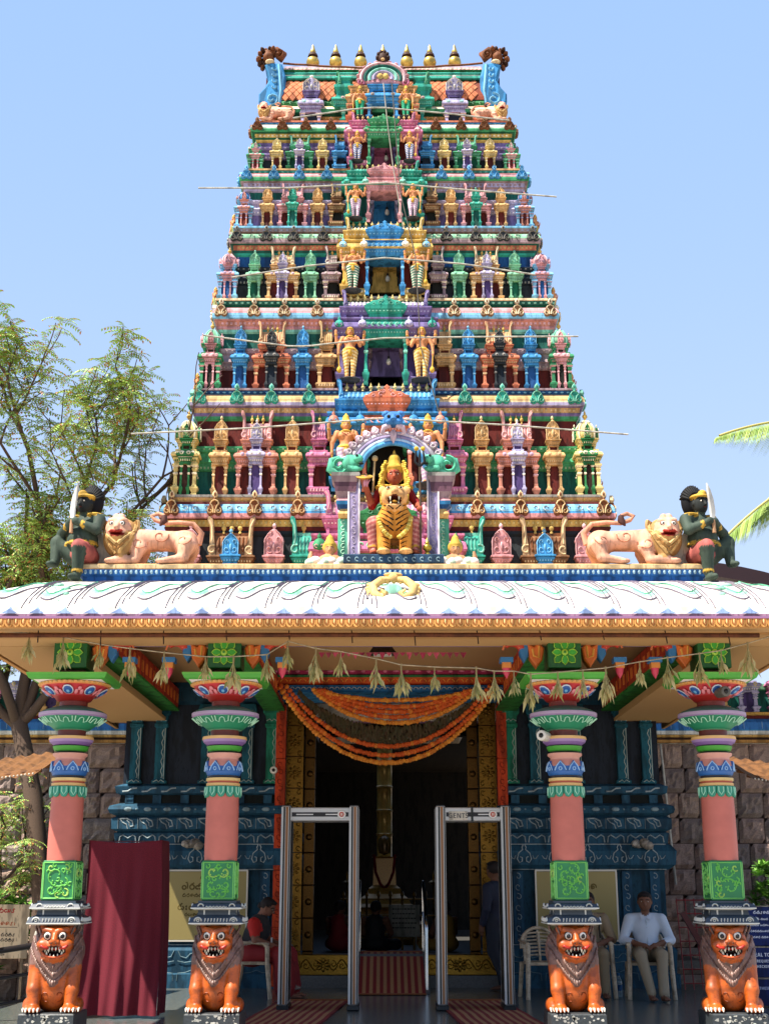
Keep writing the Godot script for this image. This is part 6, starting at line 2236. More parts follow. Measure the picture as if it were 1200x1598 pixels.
func guardian_sdf() -> Sdf:   # four-armed door guardian, one metre tall, hip swayed
	var s := Sdf.new(Vector3(-0.34, -0.02, -0.16), Vector3(0.34, 1.04, 0.2), 0.0115)
	# 0 skin, 1 trousers, 2 gold
	for k in [-1.0, 1.0]:
		s.ell(Vector3(k * 0.05, 0.018, 0.04), Vector3(0.03, 0.02, 0.06), 0, 0.01)
		s.cap(Vector3(k * 0.05, 0.03, 0.01), Vector3(k * 0.06, 0.24, 0.015), 0.034, 0.046, 1, 0.01)
		s.cap(Vector3(k * 0.06, 0.24, 0.015), Vector3(k * 0.062, 0.46, 0), 0.048, 0.074, 1, 0.012)
	s.ell(Vector3(0, 0.48, 0), Vector3(0.125, 0.07, 0.085), 1, 0.03)
	s.ell(Vector3(0, 0.505, 0.01), Vector3(0.122, 0.022, 0.09), 2, 0.006)
	s.ell(Vector3(0, 0.45, 0.07), Vector3(0.03, 0.06, 0.03), 2, 0.01)
	s.cap(Vector3(0.0, 0.52, 0), Vector3(0, 0.6, 0), 0.085, 0.078, 0, 0.03)
	s.ell(Vector3(0, 0.665, 0.005), Vector3(0.118, 0.085, 0.075), 0, 0.04)
	for k in [-1.0, 1.0]:
		s.ell(Vector3(k * 0.05, 0.665, 0.06), Vector3(0.045, 0.04, 0.035), 0, 0.02)
		s.ell(Vector3(k * 0.118, 0.715, 0), Vector3(0.045, 0.042, 0.045), 0, 0.02)
		# raised rear arm
		s.cap(Vector3(k * 0.12, 0.70, -0.02), Vector3(k * 0.22, 0.63, 0.0), 0.036, 0.03, 0, 0.015)
		s.cap(Vector3(k * 0.22, 0.63, 0.0), Vector3(k * 0.235, 0.78, 0.04), 0.03, 0.022, 0, 0.012)
		s.ell(Vector3(k * 0.235, 0.815, 0.045), Vector3(0.026, 0.042, 0.018), 0, 0.012)
		s.ell(Vector3(k * 0.232, 0.76, 0.035), Vector3(0.031, 0.013, 0.031), 2, 0.004)
	# front arms: one hanging on a club, one before the breast
	s.cap(Vector3(-0.125, 0.70, 0.02), Vector3(-0.185, 0.56, 0.04), 0.036, 0.029, 0, 0.015)
	s.cap(Vector3(-0.185, 0.56, 0.04), Vector3(-0.19, 0.43, 0.07), 0.029, 0.021, 0, 0.012)
	s.ell(Vector3(-0.19, 0.4, 0.075), Vector3(0.026, 0.035, 0.026), 0, 0.01)
	s.cap(Vector3(0.125, 0.70, 0.02), Vector3(0.165, 0.57, 0.06), 0.036, 0.029, 0, 0.015)
	s.cap(Vector3(0.165, 0.57, 0.06), Vector3(0.1, 0.66, 0.12), 0.028, 0.021, 0, 0.012)
	s.ell(Vector3(0.09, 0.695, 0.125), Vector3(0.024, 0.036, 0.016), 0, 0.01)
	s.cap(Vector3(-0.19, 0.42, 0.085), Vector3(-0.175, 0.16, 0.09), 0.011, 0.013, 2, 0.006)
	s.ell(Vector3(-0.175, 0.12, 0.09), Vector3(0.04, 0.055, 0.04), 2, 0.01)
	s.ell(Vector3(0, 0.735, 0.02), Vector3(0.075, 0.022, 0.06), 2, 0.006)
	s.cap(Vector3(0, 0.72, 0), Vector3(0, 0.78, 0), 0.036, 0.034, 0, 0.01)
	face(s, Vector3(0, 0.825, 0.01), 0.058, 0, 0.008)
	s.ell(Vector3(0, 0.845, -0.03), Vector3(0.078, 0.075, 0.05), 2, 0.01)
	s.cap(Vector3(0, 0.872, 0), Vector3(0, 0.94, -0.005), 0.06, 0.045, 2, 0.01)
	s.ell(Vector3(0, 0.885, 0.03), Vector3(0.055, 0.028, 0.035), 2, 0.008)
	s.cap(Vector3(0, 0.95, -0.005), Vector3(0, 1.0, -0.005), 0.028, 0.012, 2, 0.01)
	s.build()
	return s

func guardian_mesh(s: Sdf, trousers: Color, stripe: Color, flip: bool) -> ArrayMesh:
	var m := MB.new()
	if flip:
		m.at(Transform3D(Basis.from_scale(Vector3(-1, 1, 1)), Vector3.ZERO))
	s.into(m, [hx("cf9064"), trousers, hx("d2aa44"), stripe], 0.055, 1, 3, 0.42)
	face_marks(m, Vector3(0, 0.825, 0.01), 0.058, hx("a8483a"), hx("2a1810"))
	m.col = hx("8a2a22")
	for k in 5:
		m.ell(Vector3(-0.05 + k * 0.025, 0.695 - 0.012 * (2 - absf(k - 2)), 0.085), Vector3(0.011, 0.011, 0.008), 6, 4)
	m.col = hx("3a3c40")
	m.at(Transform3D.IDENTITY)
	m.lathe(Vector3(0, -0.075, 0.02), [[0.12, 0], [0.17, 0.03], [0.18, 0.06], [0.16, 0.075]], 14, 1.0, 0.62)
	return m.mesh(M)

func build_statues():
	var g := guardian_sdf()
	var rowname := ["", "on the blue storey behind the goddess arch", "on the purple bay", "on the yellow bay", "on the sea green bay", "on the pink bay", "on the tan bay just under the wagon roof"]
	var trou := ["", "b8a2c4", "e4cf9a", "1f7a62", "c8a2c8", "2c5aa8", "1f8a68"]
	var strp := ["", "e4d6e6", "c8943c", "e8e4d4", "e8e0e8", "e4dcd0", "2fa87c"]
	var pants := ["", "lilac", "cream and gold", "green striped", "pale lilac", "blue striped", "green"]
	for i in range(1, 7):
		for s in [-1.0, 1.0]:
			var x: float
			var y: float
			var z: float
			var h: float
			if i < 6:
				var t: Dictionary = tiers[i]
				h = (t.y1 - t.y0) * 0.585
				x = t.ax + s * t.gw * 0.66
				y = t.y0 + (t.y1 - t.y0) * 0.055
				z = t.front + 0.05
			else:
				h = 0.66
				x = -0.03 + s * 0.42
				y = 14.81
				z = ZC + half_depth(2.2) - 0.25 + 0.33
			if i == 1:
				h *= 1.05
				z += 0.06
			var o := put("guardian_statue", guardian_mesh(g, hx(trou[i]), hx(strp[i]), s > 0), self, Vector3(x, y, z))
			o.scale = Vector3.ONE * h
			o.rotation.y = -s * 0.06
			tag(o, "%s guardian statue in %s trousers %s" % ["left" if s < 0 else "right", pants[i], rowname[i]], "statue", "door guardians of the tower")
	# lions and seated guards on the porch roof
	var lm := roof_lion_mesh()
	for s in [-1.0, 1.0]:
		var t := thing("crouching_lion_statue", "pink crouching lion statue with tan mane on the porch roof, %s the arch" % ("left of" if s < 0 else "right of"), "lion statue", Vector3(PX + s * 2.52, 4.552, -13.45), 0.0, "pink lions on the porch roof")
		t.scale = Vector3(0.96, 0.88, 0.96)
		put("body", lm[0] if s < 0 else mirrored(lm[0]), t)
		put("eyes", lm[1] if s < 0 else mirrored(lm[1]), t)
	seated_guards()
	goddess_group()
	# small lions and riders on the shoulders of the tower
	var small := MB.new()
	for s in [-1.0, 1.0]:
		var t := thing("small_lion_statue", "small pink lion statue at the %s end of the tower's top ledge" % ("left" if s < 0 else "right"), "lion statue", Vector3(s * 1.95 - 0.03, 14.775, ZC + 1.36), 0.0, "small lions of the top ledge")
		t.scale = Vector3.ONE * 0.62
		put("body", lm[0] if s < 0 else mirrored(lm[0]), t)
	var rd := guardian_mesh(g, hx("2f8a5c"), hx("d8c08a"), false)
	var spots := [[2.28, 14.76, 0.5, "kneeling at the end of the top ledge"], [2.5, 13.7, 0.45, "on the edge of the pink storey"], [2.72, 12.48, 0.55, "on the edge of the sea green storey"], [2.97, 11.0, 0.5, "on the edge of the yellow storey"], [3.2, 9.3, 0.5, "on the edge of the purple storey"], [3.52, 7.38, 0.55, "on the edge of the blue storey"]]
	for q in spots:
		for s in [-1.0, 1.0]:
			var o := put("edge_figure", rd, self, Vector3(s * q[0] + 0.0, q[1] + 0.08 * q[2], ZC + half_depth(q[0]) - 0.75))
			o.scale = Vector3.ONE * q[2]
			o.rotation.y = s * 1.2
			tag(o, "small figure leaning out %s, %s side" % [q[3], "left" if s < 0 else "right"], "statue", "figures on the tower's edges")
	small = null

func seated_guards():
	var s := Sdf.new(Vector3(-0.4, -0.3, -0.36), Vector3(0.4, 0.92, 0.42), 0.0125)
	# 0 green skin, 1 hair, 2 gold, 3 red cloth, 4 cape
	s.ell(Vector3(0, 0.1, 0), Vector3(0.17, 0.12, 0.17), 3, 0.03)
	s.ell(Vector3(0, 0.26, 0.05), Vector3(0.18, 0.16, 0.17), 0, 0.03)
	s.ell(Vector3(0, 0.215, 0.05), Vector3(0.188, 0.028, 0.182), 2, 0.004)
	s.ell(Vector3(0, 0.43, 0.01), Vector3(0.17, 0.12, 0.11), 0, 0.04)
	for k in [-1.0, 1.0]:
		s.ell(Vector3(k * 0.165, 0.49, 0.0), Vector3(0.085, 0.065, 0.085), 0, 0.03)
		s.ell(Vector3(k * 0.13, 0.535, 0.03), Vector3(0.09, 0.022, 0.075), 2, 0.006)
		s.cap(Vector3(k * 0.2, 0.47, 0.02), Vector3(k * 0.245, 0.34, 0.12), 0.068, 0.056, 0, 0.02)
		s.cap(Vector3(k * 0.245, 0.34, 0.12), Vector3(k * 0.05, 0.42, 0.23), 0.055, 0.04, 0, 0.02)
		s.ell(Vector3(k * 0.035, 0.43, 0.245), Vector3(0.045, 0.042, 0.04), 0, 0.015)
		s.ell(Vector3(k * 0.12, 0.39, 0.195), Vector3(0.03, 0.05, 0.05), 2, 0.004)
	s.cap(Vector3(-0.1, 0.1, 0.06), Vector3(-0.13, 0.14, 0.27), 0.1, 0.082, 3, 0.03)
	s.cap(Vector3(-0.13, 0.13, 0.27), Vector3(-0.12, -0.12, 0.26), 0.082, 0.058, 0, 0.02)
	s.ell(Vector3(-0.12, -0.19, 0.31), Vector3(0.05, 0.04, 0.1), 0, 0.02)
	s.ell(Vector3(-0.12, -0.12, 0.26), Vector3(0.068, 0.018, 0.068), 2, 0.004)
	s.cap(Vector3(0.1, 0.1, 0.06), Vector3(0.28, 0.24, 0.14), 0.1, 0.08, 0, 0.03)
	s.cap(Vector3(0.28, 0.24, 0.14), Vector3(0.25, 0.03, 0.2), 0.078, 0.055, 0, 0.02)
	s.ell(Vector3(0.25, -0.01, 0.25), Vector3(0.05, 0.035, 0.09), 0, 0.02)
	s.cap(Vector3(0, 0.5, 0.02), Vector3(0, 0.58, 0.03), 0.06, 0.055, 0, 0.02)
	face(s, Vector3(0, 0.67, 0.04), 0.105, 5, 0.01)
	s.ell(Vector3(0, 0.71, -0.09), Vector3(0.15, 0.18, 0.085), 1, 0.01)
	s.ell(Vector3(0, 0.735, 0.04), Vector3(0.112, 0.034, 0.115), 2, 0.006)
	s.ell(Vector3(0, 0.765, 0.1), Vector3(0.05, 0.04, 0.05), 2, 0.01)
	s.build()
	var m := MB.new()
	s.into(m, [hx("3c4a40"), hx("141416"), hx("c09a3c"), hx("b0605a"), hx("e4e0d8"), hx("262a2a")])
	face_marks(m, Vector3(0, 0.67, 0.04), 0.105, hx("6a2a24"), hx("0c0a0a"))
	m.col = hx("0e0e10")
	for i in 13:   # combed hair
		var a := -1.3 + i * 0.217
		m.tube([Vector3(sin(a) * 0.1, 0.7 + cos(a) * 0.1, -0.02), Vector3(sin(a) * 0.15, 0.71 + cos(a) * 0.17, -0.07), Vector3(sin(a) * 0.14, 0.7 + cos(a) * 0.17, -0.14)], [0.016, 0.024, 0.012], 5)
	var sw := MB.new()
	sw.col = hx("dfe0de")
	var p := PackedVector2Array()
	for q in [[-0.02, 0.0], [0.03, 0.0], [0.045, 0.12], [0.03, 0.25], [-0.01, 0.36], [-0.05, 0.42], [-0.045, 0.3], [-0.025, 0.15]]:
		p.append(Vector2(q[0], q[1] + 0.42))
	sw.extrude(p, 0.235, 0.26, 0.006)
	sw.col = hx("b08a6a")
	sw.tube([Vector3(0, 0.3, 0.262), Vector3(0.003, 0.44, 0.262)], [0.022, 0.018], 8)
	var cp := MB.new()
	cp.col = hx("e0dcd6")
	var rows := []
	for i in 6:
		var t := i / 5.0
		var r := PackedVector3Array()
		for k in 7:
			var u := k / 6.0 - 0.5
			r.append(Vector3(u * (0.16 + 0.36 * t) - 0.1 * t, 0.46 - 0.43 * t, -0.1 - 0.12 * t + 0.03 * cos(k * 2.4) * t))
		rows.append(r)
	cp.loft(rows, false, false)
	var a := [m.mesh(M), sw.mesh(M), cp.mesh(M)]
	for s2 in [-1.0, 1.0]:
		var t := thing("seated_guard_statue", "dark green seated guard with white sword, %s end of the porch roof" % ("left" if s2 < 0 else "right"), "statue", Vector3(PX + s2 * 3.22, 4.56, -13.42), s2 * 0.42, "seated guards of the porch roof")
		t.scale = Vector3(0.9, 1.0, 0.94)
		put("body", a[0] if s2 > 0 else mirrored(a[0]), t)
		put("sword", a[1] if s2 > 0 else mirrored(a[1]), t)
		put("cape", a[2] if s2 > 0 else mirrored(a[2]), t)

func goddess_group():
	var zz := -13.62
	var t := thing("shrine_arch", "purple framed roof arch with sea green dragons and a blue lion mask at its crown", "arch", Vector3(PX + 0.01, 4.552, zz))
	var c := C
	var pl := MB.new()
	pl.col = hx("24425e")
	pl.cbox(0, 0.0, 0.1, 0.06, 0.52, 0.3, 0.01)
	pl.col = hx("8fb0c0")
	for i in 12:
		pl.scroll(-0.46 + i * 0.084, 0.05, 0.008, 0.028, 0, 5, 0.36, 0.01, 0.006, 9)
	put("plinth", pl, t)
	for s in [-1.0, 1.0]:
		var p := MB.new()
		p.col = hx("8f86ae")
		p.cbox(s * 0.42, 0.0, 1.04, 0.1, 0.055, 0.05, 0.006)
		p.col = hx("d8d2dc")
		for u in [-1.0, 1.0]:
			p.box(s * 0.42 + u * 0.056, 0.52, 0.152, 0.018, 1.04, 0.012)
		p.col = hx("bcb4cc")
		for i in 18:
			p.scroll(s * 0.42, 0.05 + i * 0.056, 0.006, 0.024, 0 if i % 2 else PI, 5 if i % 2 else PI + 5, 0.151, 0.01, 0.006, 8)
		p.col = hx("5fb79a")
		p.cbox(s * 0.53, 0.0, 0.56, 0.02, 0.06, 0.05, 0.006)
		p.col = hx("b0e0c8")
		for i in 8:
			p.scroll(s * 0.53, 0.06 + i * 0.065, 0.008, 0.032, 0, s * 5, 0.071, 0.012, 0.006, 9)
		p.mould(s * 0.51, 0.04, 0.05, 0.06, [[0.0, 0.56, hx("c89a5c")], [0.03, 0.6, hx("d8b070")], [0.0, 0.66, hx("d8b070")], [0.04, 0.7, c.dblue], [0.05, 0.74, c.blue], [0.02, 0.78, c.rose], [0.06, 0.84, c.mauve], [0.07, 0.94, hx("6a4a5a")], [0.1, 1.0, c.mauve], [0.1, 1.04, c.grey]])
		put("post", p, t)
		# dragon at the springing of the arch
		var d := MB.new()
		d.col = hx("5cc0a0")
		d.ell(Vector3(s * 0.52, 1.16, 0.12), Vector3(0.1, 0.1, 0.07), 10, 7)
		d.ell(Vector3(s * 0.44, 1.2, 0.16), Vector3(0.06, 0.05, 0.05), 8, 6)
		d.tube([Vector3(s * 0.4, 1.1, 0.14), Vector3(s * 0.46, 1.08, 0.16), Vector3(s * 0.54, 1.1, 0.14)], [0.02, 0.04, 0.05], 7)
		d.scroll(s * 0.64, 1.14, 0.02, 0.1, 0, s * 8, 0.12, 0.05, 0.04, 22)
		d.tube([Vector3(s * 0.55, 1.08, 0.1), Vector3(s * 0.66, 1.05, 0.1), Vector3(s * 0.74, 1.1, 0.1), Vector3(s * 0.72, 1.2, 0.1), Vector3(s * 0.63, 1.23, 0.1)], [0.05, 0.05, 0.045, 0.04, 0.03], 8)
		d.col = hx("16241f")
		d.ell(Vector3(s * 0.405, 1.14, 0.19), Vector3(0.03, 0.016, 0.02), 7, 5)
		d.ell(Vector3(s * 0.45, 1.225, 0.205), Vector3(0.016, 0.016, 0.01), 7, 5)
		put("dragon", d, t, Vector3(-s * 0.06, 0, 0))
	# the arch itself in bands, with a ruff of cloud curls
	var am := MB.new()
	var R := 0.385
	for k in 4:
		var r: float = [R - 0.04, R, R + 0.045, R + 0.09][k]
		am.col = [hx("4a94d0"), hx("a8c4e0"), hx("8f86ae"), hx("c8c0d0")][k]
		var p := []
		for i in 23:
			var a := lerpf(0.12, PI - 0.12, i / 22.0)
			p.append(Vector3(cos(a) * r, 1.08 + sin(a) * r * 0.92, 0.1 - 0.012 * k))
		am.tube(p, [0.028] as Array if false else 0.028, 6)
	for i in 15:
		if absf(i - 7) < 1.2:
			continue
		var a := lerpf(0.28, PI - 0.28, i / 14.0)
		am.col = hx("c2a9bc")
		var q := Vector3(cos(a) * (R + 0.15), 1.08 + sin(a) * (R + 0.15) * 0.92, 0.06)
		am.ell(q, Vector3(0.05, 0.05, 0.04), 9, 6)
		am.ell(q + Vector3(cos(a), sin(a), 0) * 0.035, Vector3(0.032, 0.032, 0.03), 8, 5)
		am.col = hx("dccfd8")
		am.scroll(q.x, q.y, 0.008, 0.034, a, a + 6, 0.098, 0.014, 0.008, 10)
	put("arch_band", am, t)
	var mk := MB.new()
	mk.col = hx("3f7cc0")
	mk.ell(Vector3(0, 1.66, 0.12), Vector3(0.11, 0.09, 0.09), 12, 8)
	for s in [-1.0, 1.0]:
		mk.ell(Vector3(s * 0.075, 1.72, 0.12), Vector3(0.05, 0.04, 0.05), 8, 6)
		mk.ell(Vector3(s * 0.04, 1.61, 0.19), Vector3(0.05, 0.035, 0.04), 8, 6)
		mk.col = hx("b9a4b4")
		mk.tube([Vector3(s * 0.03, 1.58, 0.17), Vector3(s * 0.1, 1.56, 0.16), Vector3(s * 0.12, 1.5, 0.15), Vector3(s * 0.07, 1.48, 0.15)], [0.03, 0.03, 0.025, 0.012], 7)
		mk.col = hx("1a1a22")
		mk.ell(Vector3(s * 0.05, 1.67, 0.2), Vector3(0.02, 0.02, 0.012), 8, 5)
		mk.col = hx("3f7cc0")
	mk.tube([Vector3(0, 1.68, 0.2), Vector3(0, 1.62, 0.23)], [0.025, 0.035], 7)
	mk.col = hx("c8b0c0")
	mk.lathe(Vector3(0, 1.38, 0.13), [[0.0, 0], [0.03, 0.06], [0.04, 0.12], [0.02, 0.16]], 8, 1.0, 0.5)
	put("lion_mask", mk, t)
	# busts rising from white clouds at the foot of the posts
	for s in [-1.0, 1.0]:
		var bt := thing("bust_statue", "gold crowned bust rising from a white cloud, %s foot of the roof arch" % ("left" if s < 0 else "right"), "statue", Vector3(PX + s * 0.66, 4.552, zz + 0.12), 0.0, "busts at the foot of the arch")
		var b := Sdf.new(Vector3(-0.2, -0.02, -0.15), Vector3(0.2, 0.42, 0.16), 0.01)
		b.ell(Vector3(0, 0.08, 0), Vector3(0.13, 0.08, 0.08), 0, 0.02)
		b.cap(Vector3(0, 0.1, 0), Vector3(0, 0.17, 0), 0.035, 0.035, 0, 0.01)
		face(b, Vector3(0, 0.205, 0.01), 0.06, 0, 0.008)
		b.ell(Vector3(0, 0.235, -0.02), Vector3(0.08, 0.075, 0.06), 2, 0.01)
		b.cap(Vector3(0, 0.26, 0), Vector3(0, 0.32, 0), 0.062, 0.04, 2, 0.01)
		b.cap(Vector3(0, 0.33, 0), Vector3(0, 0.37, 0), 0.022, 0.012, 2, 0.01)
		b.build()
		var m := MB.new()
		b.into(m, [hx("d29a70"), hx("e4e0da"), hx("c8a648")])
		face_marks(m, Vector3(0, 0.205, 0.01), 0.06, hx("a8483a"), hx("2a1810"))
		put("figure", m, bt)
		var cl := MB.new()
		for i in 8:
			cl.col = hx("e6e0dc") if i % 3 else hx("bfe0d4")
			cl.ell(Vector3(-0.2 + 0.055 * i, 0.04 + 0.03 * sin(i * 2.2), 0.09), Vector3(0.06, 0.05, 0.05), 9, 6)
		cl.col = hx("d9a27c")
		cl.tube([Vector3(s * 0.2, 0.0, 0.06), Vector3(s * 0.2, 0.12, 0.06), Vector3(s * 0.19, 0.17, 0.07)], [0.03, 0.025, 0.012], 7)
		put("cloud", cl, bt)
	# the tiger
	var ts := Sdf.new(Vector3(-0.3, -0.02, -0.55), Vector3(0.3, 0.86, 0.35), 0.0125)
	for k in [-1.0, 1.0]:
		ts.cap(Vector3(k * 0.11, 0.4, 0.06), Vector3(k * 0.115, 0.06, 0.1), 0.085, 0.062, 0, 0.02)
		ts.ell(Vector3(k * 0.115, 0.035, 0.15), Vector3(0.075, 0.036, 0.09), 1, 0.02)
		ts.cap(Vector3(k * 0.12, 0.35, -0.4), Vector3(k * 0.13, 0.04, -0.4), 0.1, 0.06, 0, 0.03)
	ts.ell(Vector3(0, 0.42, 0.02), Vector3(0.175, 0.2, 0.17), 0, 0.04)
	ts.cap(Vector3(0, 0.44, 0), Vector3(0, 0.42, -0.42), 0.18, 0.17, 0, 0.04)
	ts.cap(Vector3(0, 0.5, 0.06), Vector3(0, 0.66, 0.1), 0.14, 0.12, 0, 0.03)
	ts.ell(Vector3(0, 0.68, 0.13), Vector3(0.14, 0.13, 0.13), 1, 0.02)
	ts.ell(Vector3(0, 0.66, 0.23), Vector3(0.095, 0.07, 0.085), 1, 0.03)
	ts.ell(Vector3(0, 0.54, 0.2), Vector3(0.09, 0.045, 0.09), 1, 0.02)
	ts.cap(Vector3(0, 0.75, 0.22), Vector3(0, 0.69, 0.31), 0.03, 0.036, 1, 0.02)
	for k in [-1.0, 1.0]:
		ts.ell(Vector3(k * 0.125, 0.77, 0.09), Vector3(0.045, 0.05, 0.03), 1, 0.02)
	ts.cut(Vector3(0, 0.598, 0.28), Vector3(0.07, 0.042, 0.12), 2)
	ts.build()
	var tt := thing("tiger_statue", "striped golden tiger statue with open mouth carrying the goddess", "tiger statue", Vector3(PX + 0.02, 4.65, zz + 0.18))
	tt.scale = Vector3(1.0, 0.93, 1.0)
	var tm := MB.new()
	ts.into(tm, [hx("cf8a34"), hx("d9a46a"), hx("4a100c")])
	tm.col = hx("1c120c")
	for j in 5:
		for k in [-1.0, 1.0]:
			var p := []
			for i in 6:
				var u := i / 5.0
				var x: float = k * (0.012 + 0.13 * u)
				var y := 0.28 + 0.055 * j + 0.1 * u
				p.append(Vector3(x, y, sdf_front(ts, x, y) + 0.001))
			tm.strip(p, 0.02, 0.006, Vector3.BACK, true)
	for j in 6:
		for k in [-1.0, 1.0]:
			var p := []
			for i in 4:
				var x: float = k * (0.06 + 0.028 * i)
				var y := 0.08 + 0.05 * j + 0.012 * i
				p.append(Vector3(x, y, sdf_front(ts, x, y) + 0.001))
			tm.strip(p, 0.014, 0.005, Vector3.BACK, true)
	tm.col = hx("e8dcc0")
	for k in [-1.0, 1.0]:
		tm.lathe(Vector3(k * 0.045, 0.63, 0.285), [[0.0, -0.045], [0.012, 0.0], [0.008, 0.01]], 6)
		tm.lathe(Vector3(k * 0.04, 0.56, 0.265), [[0.011, 0.0], [0.0, 0.035]], 6)
		tm.ell(Vector3(k * 0.065, 0.755, 0.225), Vector3(0.026, 0.018, 0.02), 8, 5)
	tm.col = hx("1a120c")
	for k in [-1.0, 1.0]:
		tm.ell(Vector3(k * 0.065, 0.757, 0.24), Vector3(0.012, 0.012, 0.01), 7, 5)
	tm.col = hx("c8943a")
	tm.ell(Vector3(0, 0.585, 0.25), Vector3(0.03, 0.014, 0.05), 8, 5)
	put("body", tm, tt)
	var gl := MB.new()
	for i in 26:
		var a := lerpf(0.25, PI - 0.25, i / 25.0)
		gl.col = hx("d8c46a") if i % 2 else hx("c2a544")
		var x := cos(a) * 0.175
		var y := 0.5 - sin(a) * 0.31
		gl.ell(Vector3(x, y, sdf_front(ts, x, y) * 0.6 + 0.1), Vector3(0.026, 0.024, 0.024), 7, 5)
	put("flower_garland", gl, tt)
	# the goddess riding it
	var gs := Sdf.new(Vector3(-0.4, -0.42, -0.3), Vector3(0.4, 0.86, 0.36), 0.0125)
	gs.ell(Vector3(0, 0.0, 0), Vector3(0.2, 0.12, 0.17), 1, 0.03)
	for k in [-1.0, 1.0]:
		gs.cap(Vector3(k * 0.1, 0.0, 0.04), Vector3(k * 0.215, -0.04, 0.14), 0.1, 0.085, 1, 0.03)
		gs.cap(Vector3(k * 0.215, -0.04, 0.14), Vector3(k * 0.22, -0.3, 0.12), 0.082, 0.058, 1, 0.02)
		gs.ell(Vector3(k * 0.22, -0.36, 0.16), Vector3(0.042, 0.035, 0.08), 0, 0.02)
		gs.ell(Vector3(k * 0.22, -0.29, 0.12), Vector3(0.066, 0.022, 0.066), 2, 0.005)
	gs.cap(Vector3(0, 0.08, 0), Vector3(0, 0.2, 0), 0.115, 0.1, 0, 0.03)
	gs.ell(Vector3(0, 0.28, 0.0), Vector3(0.15, 0.11, 0.1), 3, 0.03)
	for k in [-1.0, 1.0]:
		gs.ell(Vector3(k * 0.065, 0.26, 0.08), Vector3(0.055, 0.05, 0.045), 3, 0.02)
		gs.ell(Vector3(k * 0.15, 0.34, 0), Vector3(0.06, 0.055, 0.06), 3, 0.02)
		gs.ell(Vector3(k * 0.11, 0.4, 0.03), Vector3(0.1, 0.028, 0.075), 2, 0.008)
	gs.cap(Vector3(-0.16, 0.34, 0.0), Vector3(-0.24, 0.18, 0.06), 0.052, 0.042, 3, 0.02)
	gs.cap(Vector3(-0.24, 0.18, 0.06), Vector3(-0.3, 0.36, 0.14), 0.04, 0.03, 0, 0.015)
	gs.ell(Vector3(-0.305, 0.41, 0.15), Vector3(0.03, 0.055, 0.022), 4, 0.012)
	for i in 4:
		gs.cap(Vector3(-0.325 + i * 0.014, 0.45, 0.152), Vector3(-0.33 + i * 0.017, 0.495 - 0.006 * absf(i - 1.5), 0.155), 0.0095, 0.008, 4, 0.003)
	gs.cap(Vector3(-0.28, 0.41, 0.16), Vector3(-0.255, 0.445, 0.17), 0.01, 0.008, 4, 0.004)
	gs.cap(Vector3(0.16, 0.34, 0.0), Vector3(0.25, 0.2, 0.05), 0.052, 0.042, 3, 0.02)
	gs.cap(Vector3(0.25, 0.2, 0.05), Vector3(0.265, 0.12, 0.18), 0.04, 0.03, 0, 0.015)
	gs.ell(Vector3(0.265, 0.11, 0.205), Vector3(0.034, 0.036, 0.034), 0, 0.01)
	gs.cap(Vector3(0, 0.36, 0.01), Vector3(0, 0.44, 0.02), 0.05, 0.046, 0, 0.015)
	face(gs, Vector3(0, 0.52, 0.04), 0.088, 0, 0.01)
	gs.ell(Vector3(0, 0.57, -0.04), Vector3(0.115, 0.11, 0.07), 2, 0.01)
	gs.cap(Vector3(0, 0.6, 0.02), Vector3(0, 0.69, 0.01), 0.088, 0.066, 2, 0.01)
	gs.ell(Vector3(0, 0.615, 0.07), Vector3(0.08, 0.04, 0.045), 2, 0.01)
	gs.ell(Vector3(0, 0.73, 0.01), Vector3(0.06, 0.05, 0.06), 2, 0.02)
	gs.cap(Vector3(0, 0.76, 0.01), Vector3(0, 0.82, 0.01), 0.025, 0.012, 2, 0.01)
	for k in [-1.0, 1.0]:   # flower strings hanging from the crown
		gs.cap(Vector3(k * 0.1, 0.66, 0.02), Vector3(k * 0.135, 0.46, 0.08), 0.026, 0.03, 2, 0.01)
		gs.cap(Vector3(k * 0.135, 0.46, 0.08), Vector3(k * 0.13, 0.2, 0.12), 0.03, 0.024, 2, 0.01)
	gs.build()
	var gt := thing("goddess_statue", "golden crowned goddess statue in red seated on the tiger under the arch", "goddess statue", Vector3(PX + 0.02, 5.06, zz + 0.04))
	var gm := MB.new()
	gs.into(gm, [hx("a8553c"), hx("b06060"), hx("c9a03c"), hx("8a1c1c"), hx("c88aa0"), hx("cf8f88")], 0.05, 1, 5, 0.4)
	face_marks(gm, Vector3(0, 0.52, 0.04), 0.088, hx("8a2420"), hx("160c08"))
	gm.col = hx("b01818")
	gm.ell(Vector3(0, 0.555, 0.127), Vector3(0.009, 0.014, 0.006), 6, 4)
	put("body", gm, gt)
	var fl := MB.new()
	fl.col = hx("d8bc4c")
	for i in 46:
		var k := -1.0 if i % 2 else 1.0
		var t2 := (i / 2) / 22.0
		var q := Vector3(k * (0.1 + 0.05 * sin(t2 * 3.0)), 0.68 - 0.5 * t2, 0.05 + 0.1 * t2)
		fl.ell(q + Vector3(0.01 * sin(i * 7.0), 0, 0.012), Vector3(0.02, 0.016, 0.02), 6, 4)
	for i in 24:
		fl.col = hx("d2ae3e") if i % 3 else hx("9a5a28")
		var a := lerpf(0.2, PI - 0.2, i / 23.0)
		fl.ell(Vector3(cos(a) * 0.14, 0.38 - sin(a) * 0.16, 0.12 + 0.01 * sin(i * 3.0)), Vector3(0.018, 0.018, 0.016), 6, 4)
	put("flower_string", fl, gt)
	var wp := MB.new()   # trident, staff and dish
	wp.col = hx("5a4a3c")
	wp.tube([Vector3(0.275, -0.46, 0.22), Vector3(0.27, 0.58, 0.2)], 0.012, 7)
	wp.col = hx("1c1c20")
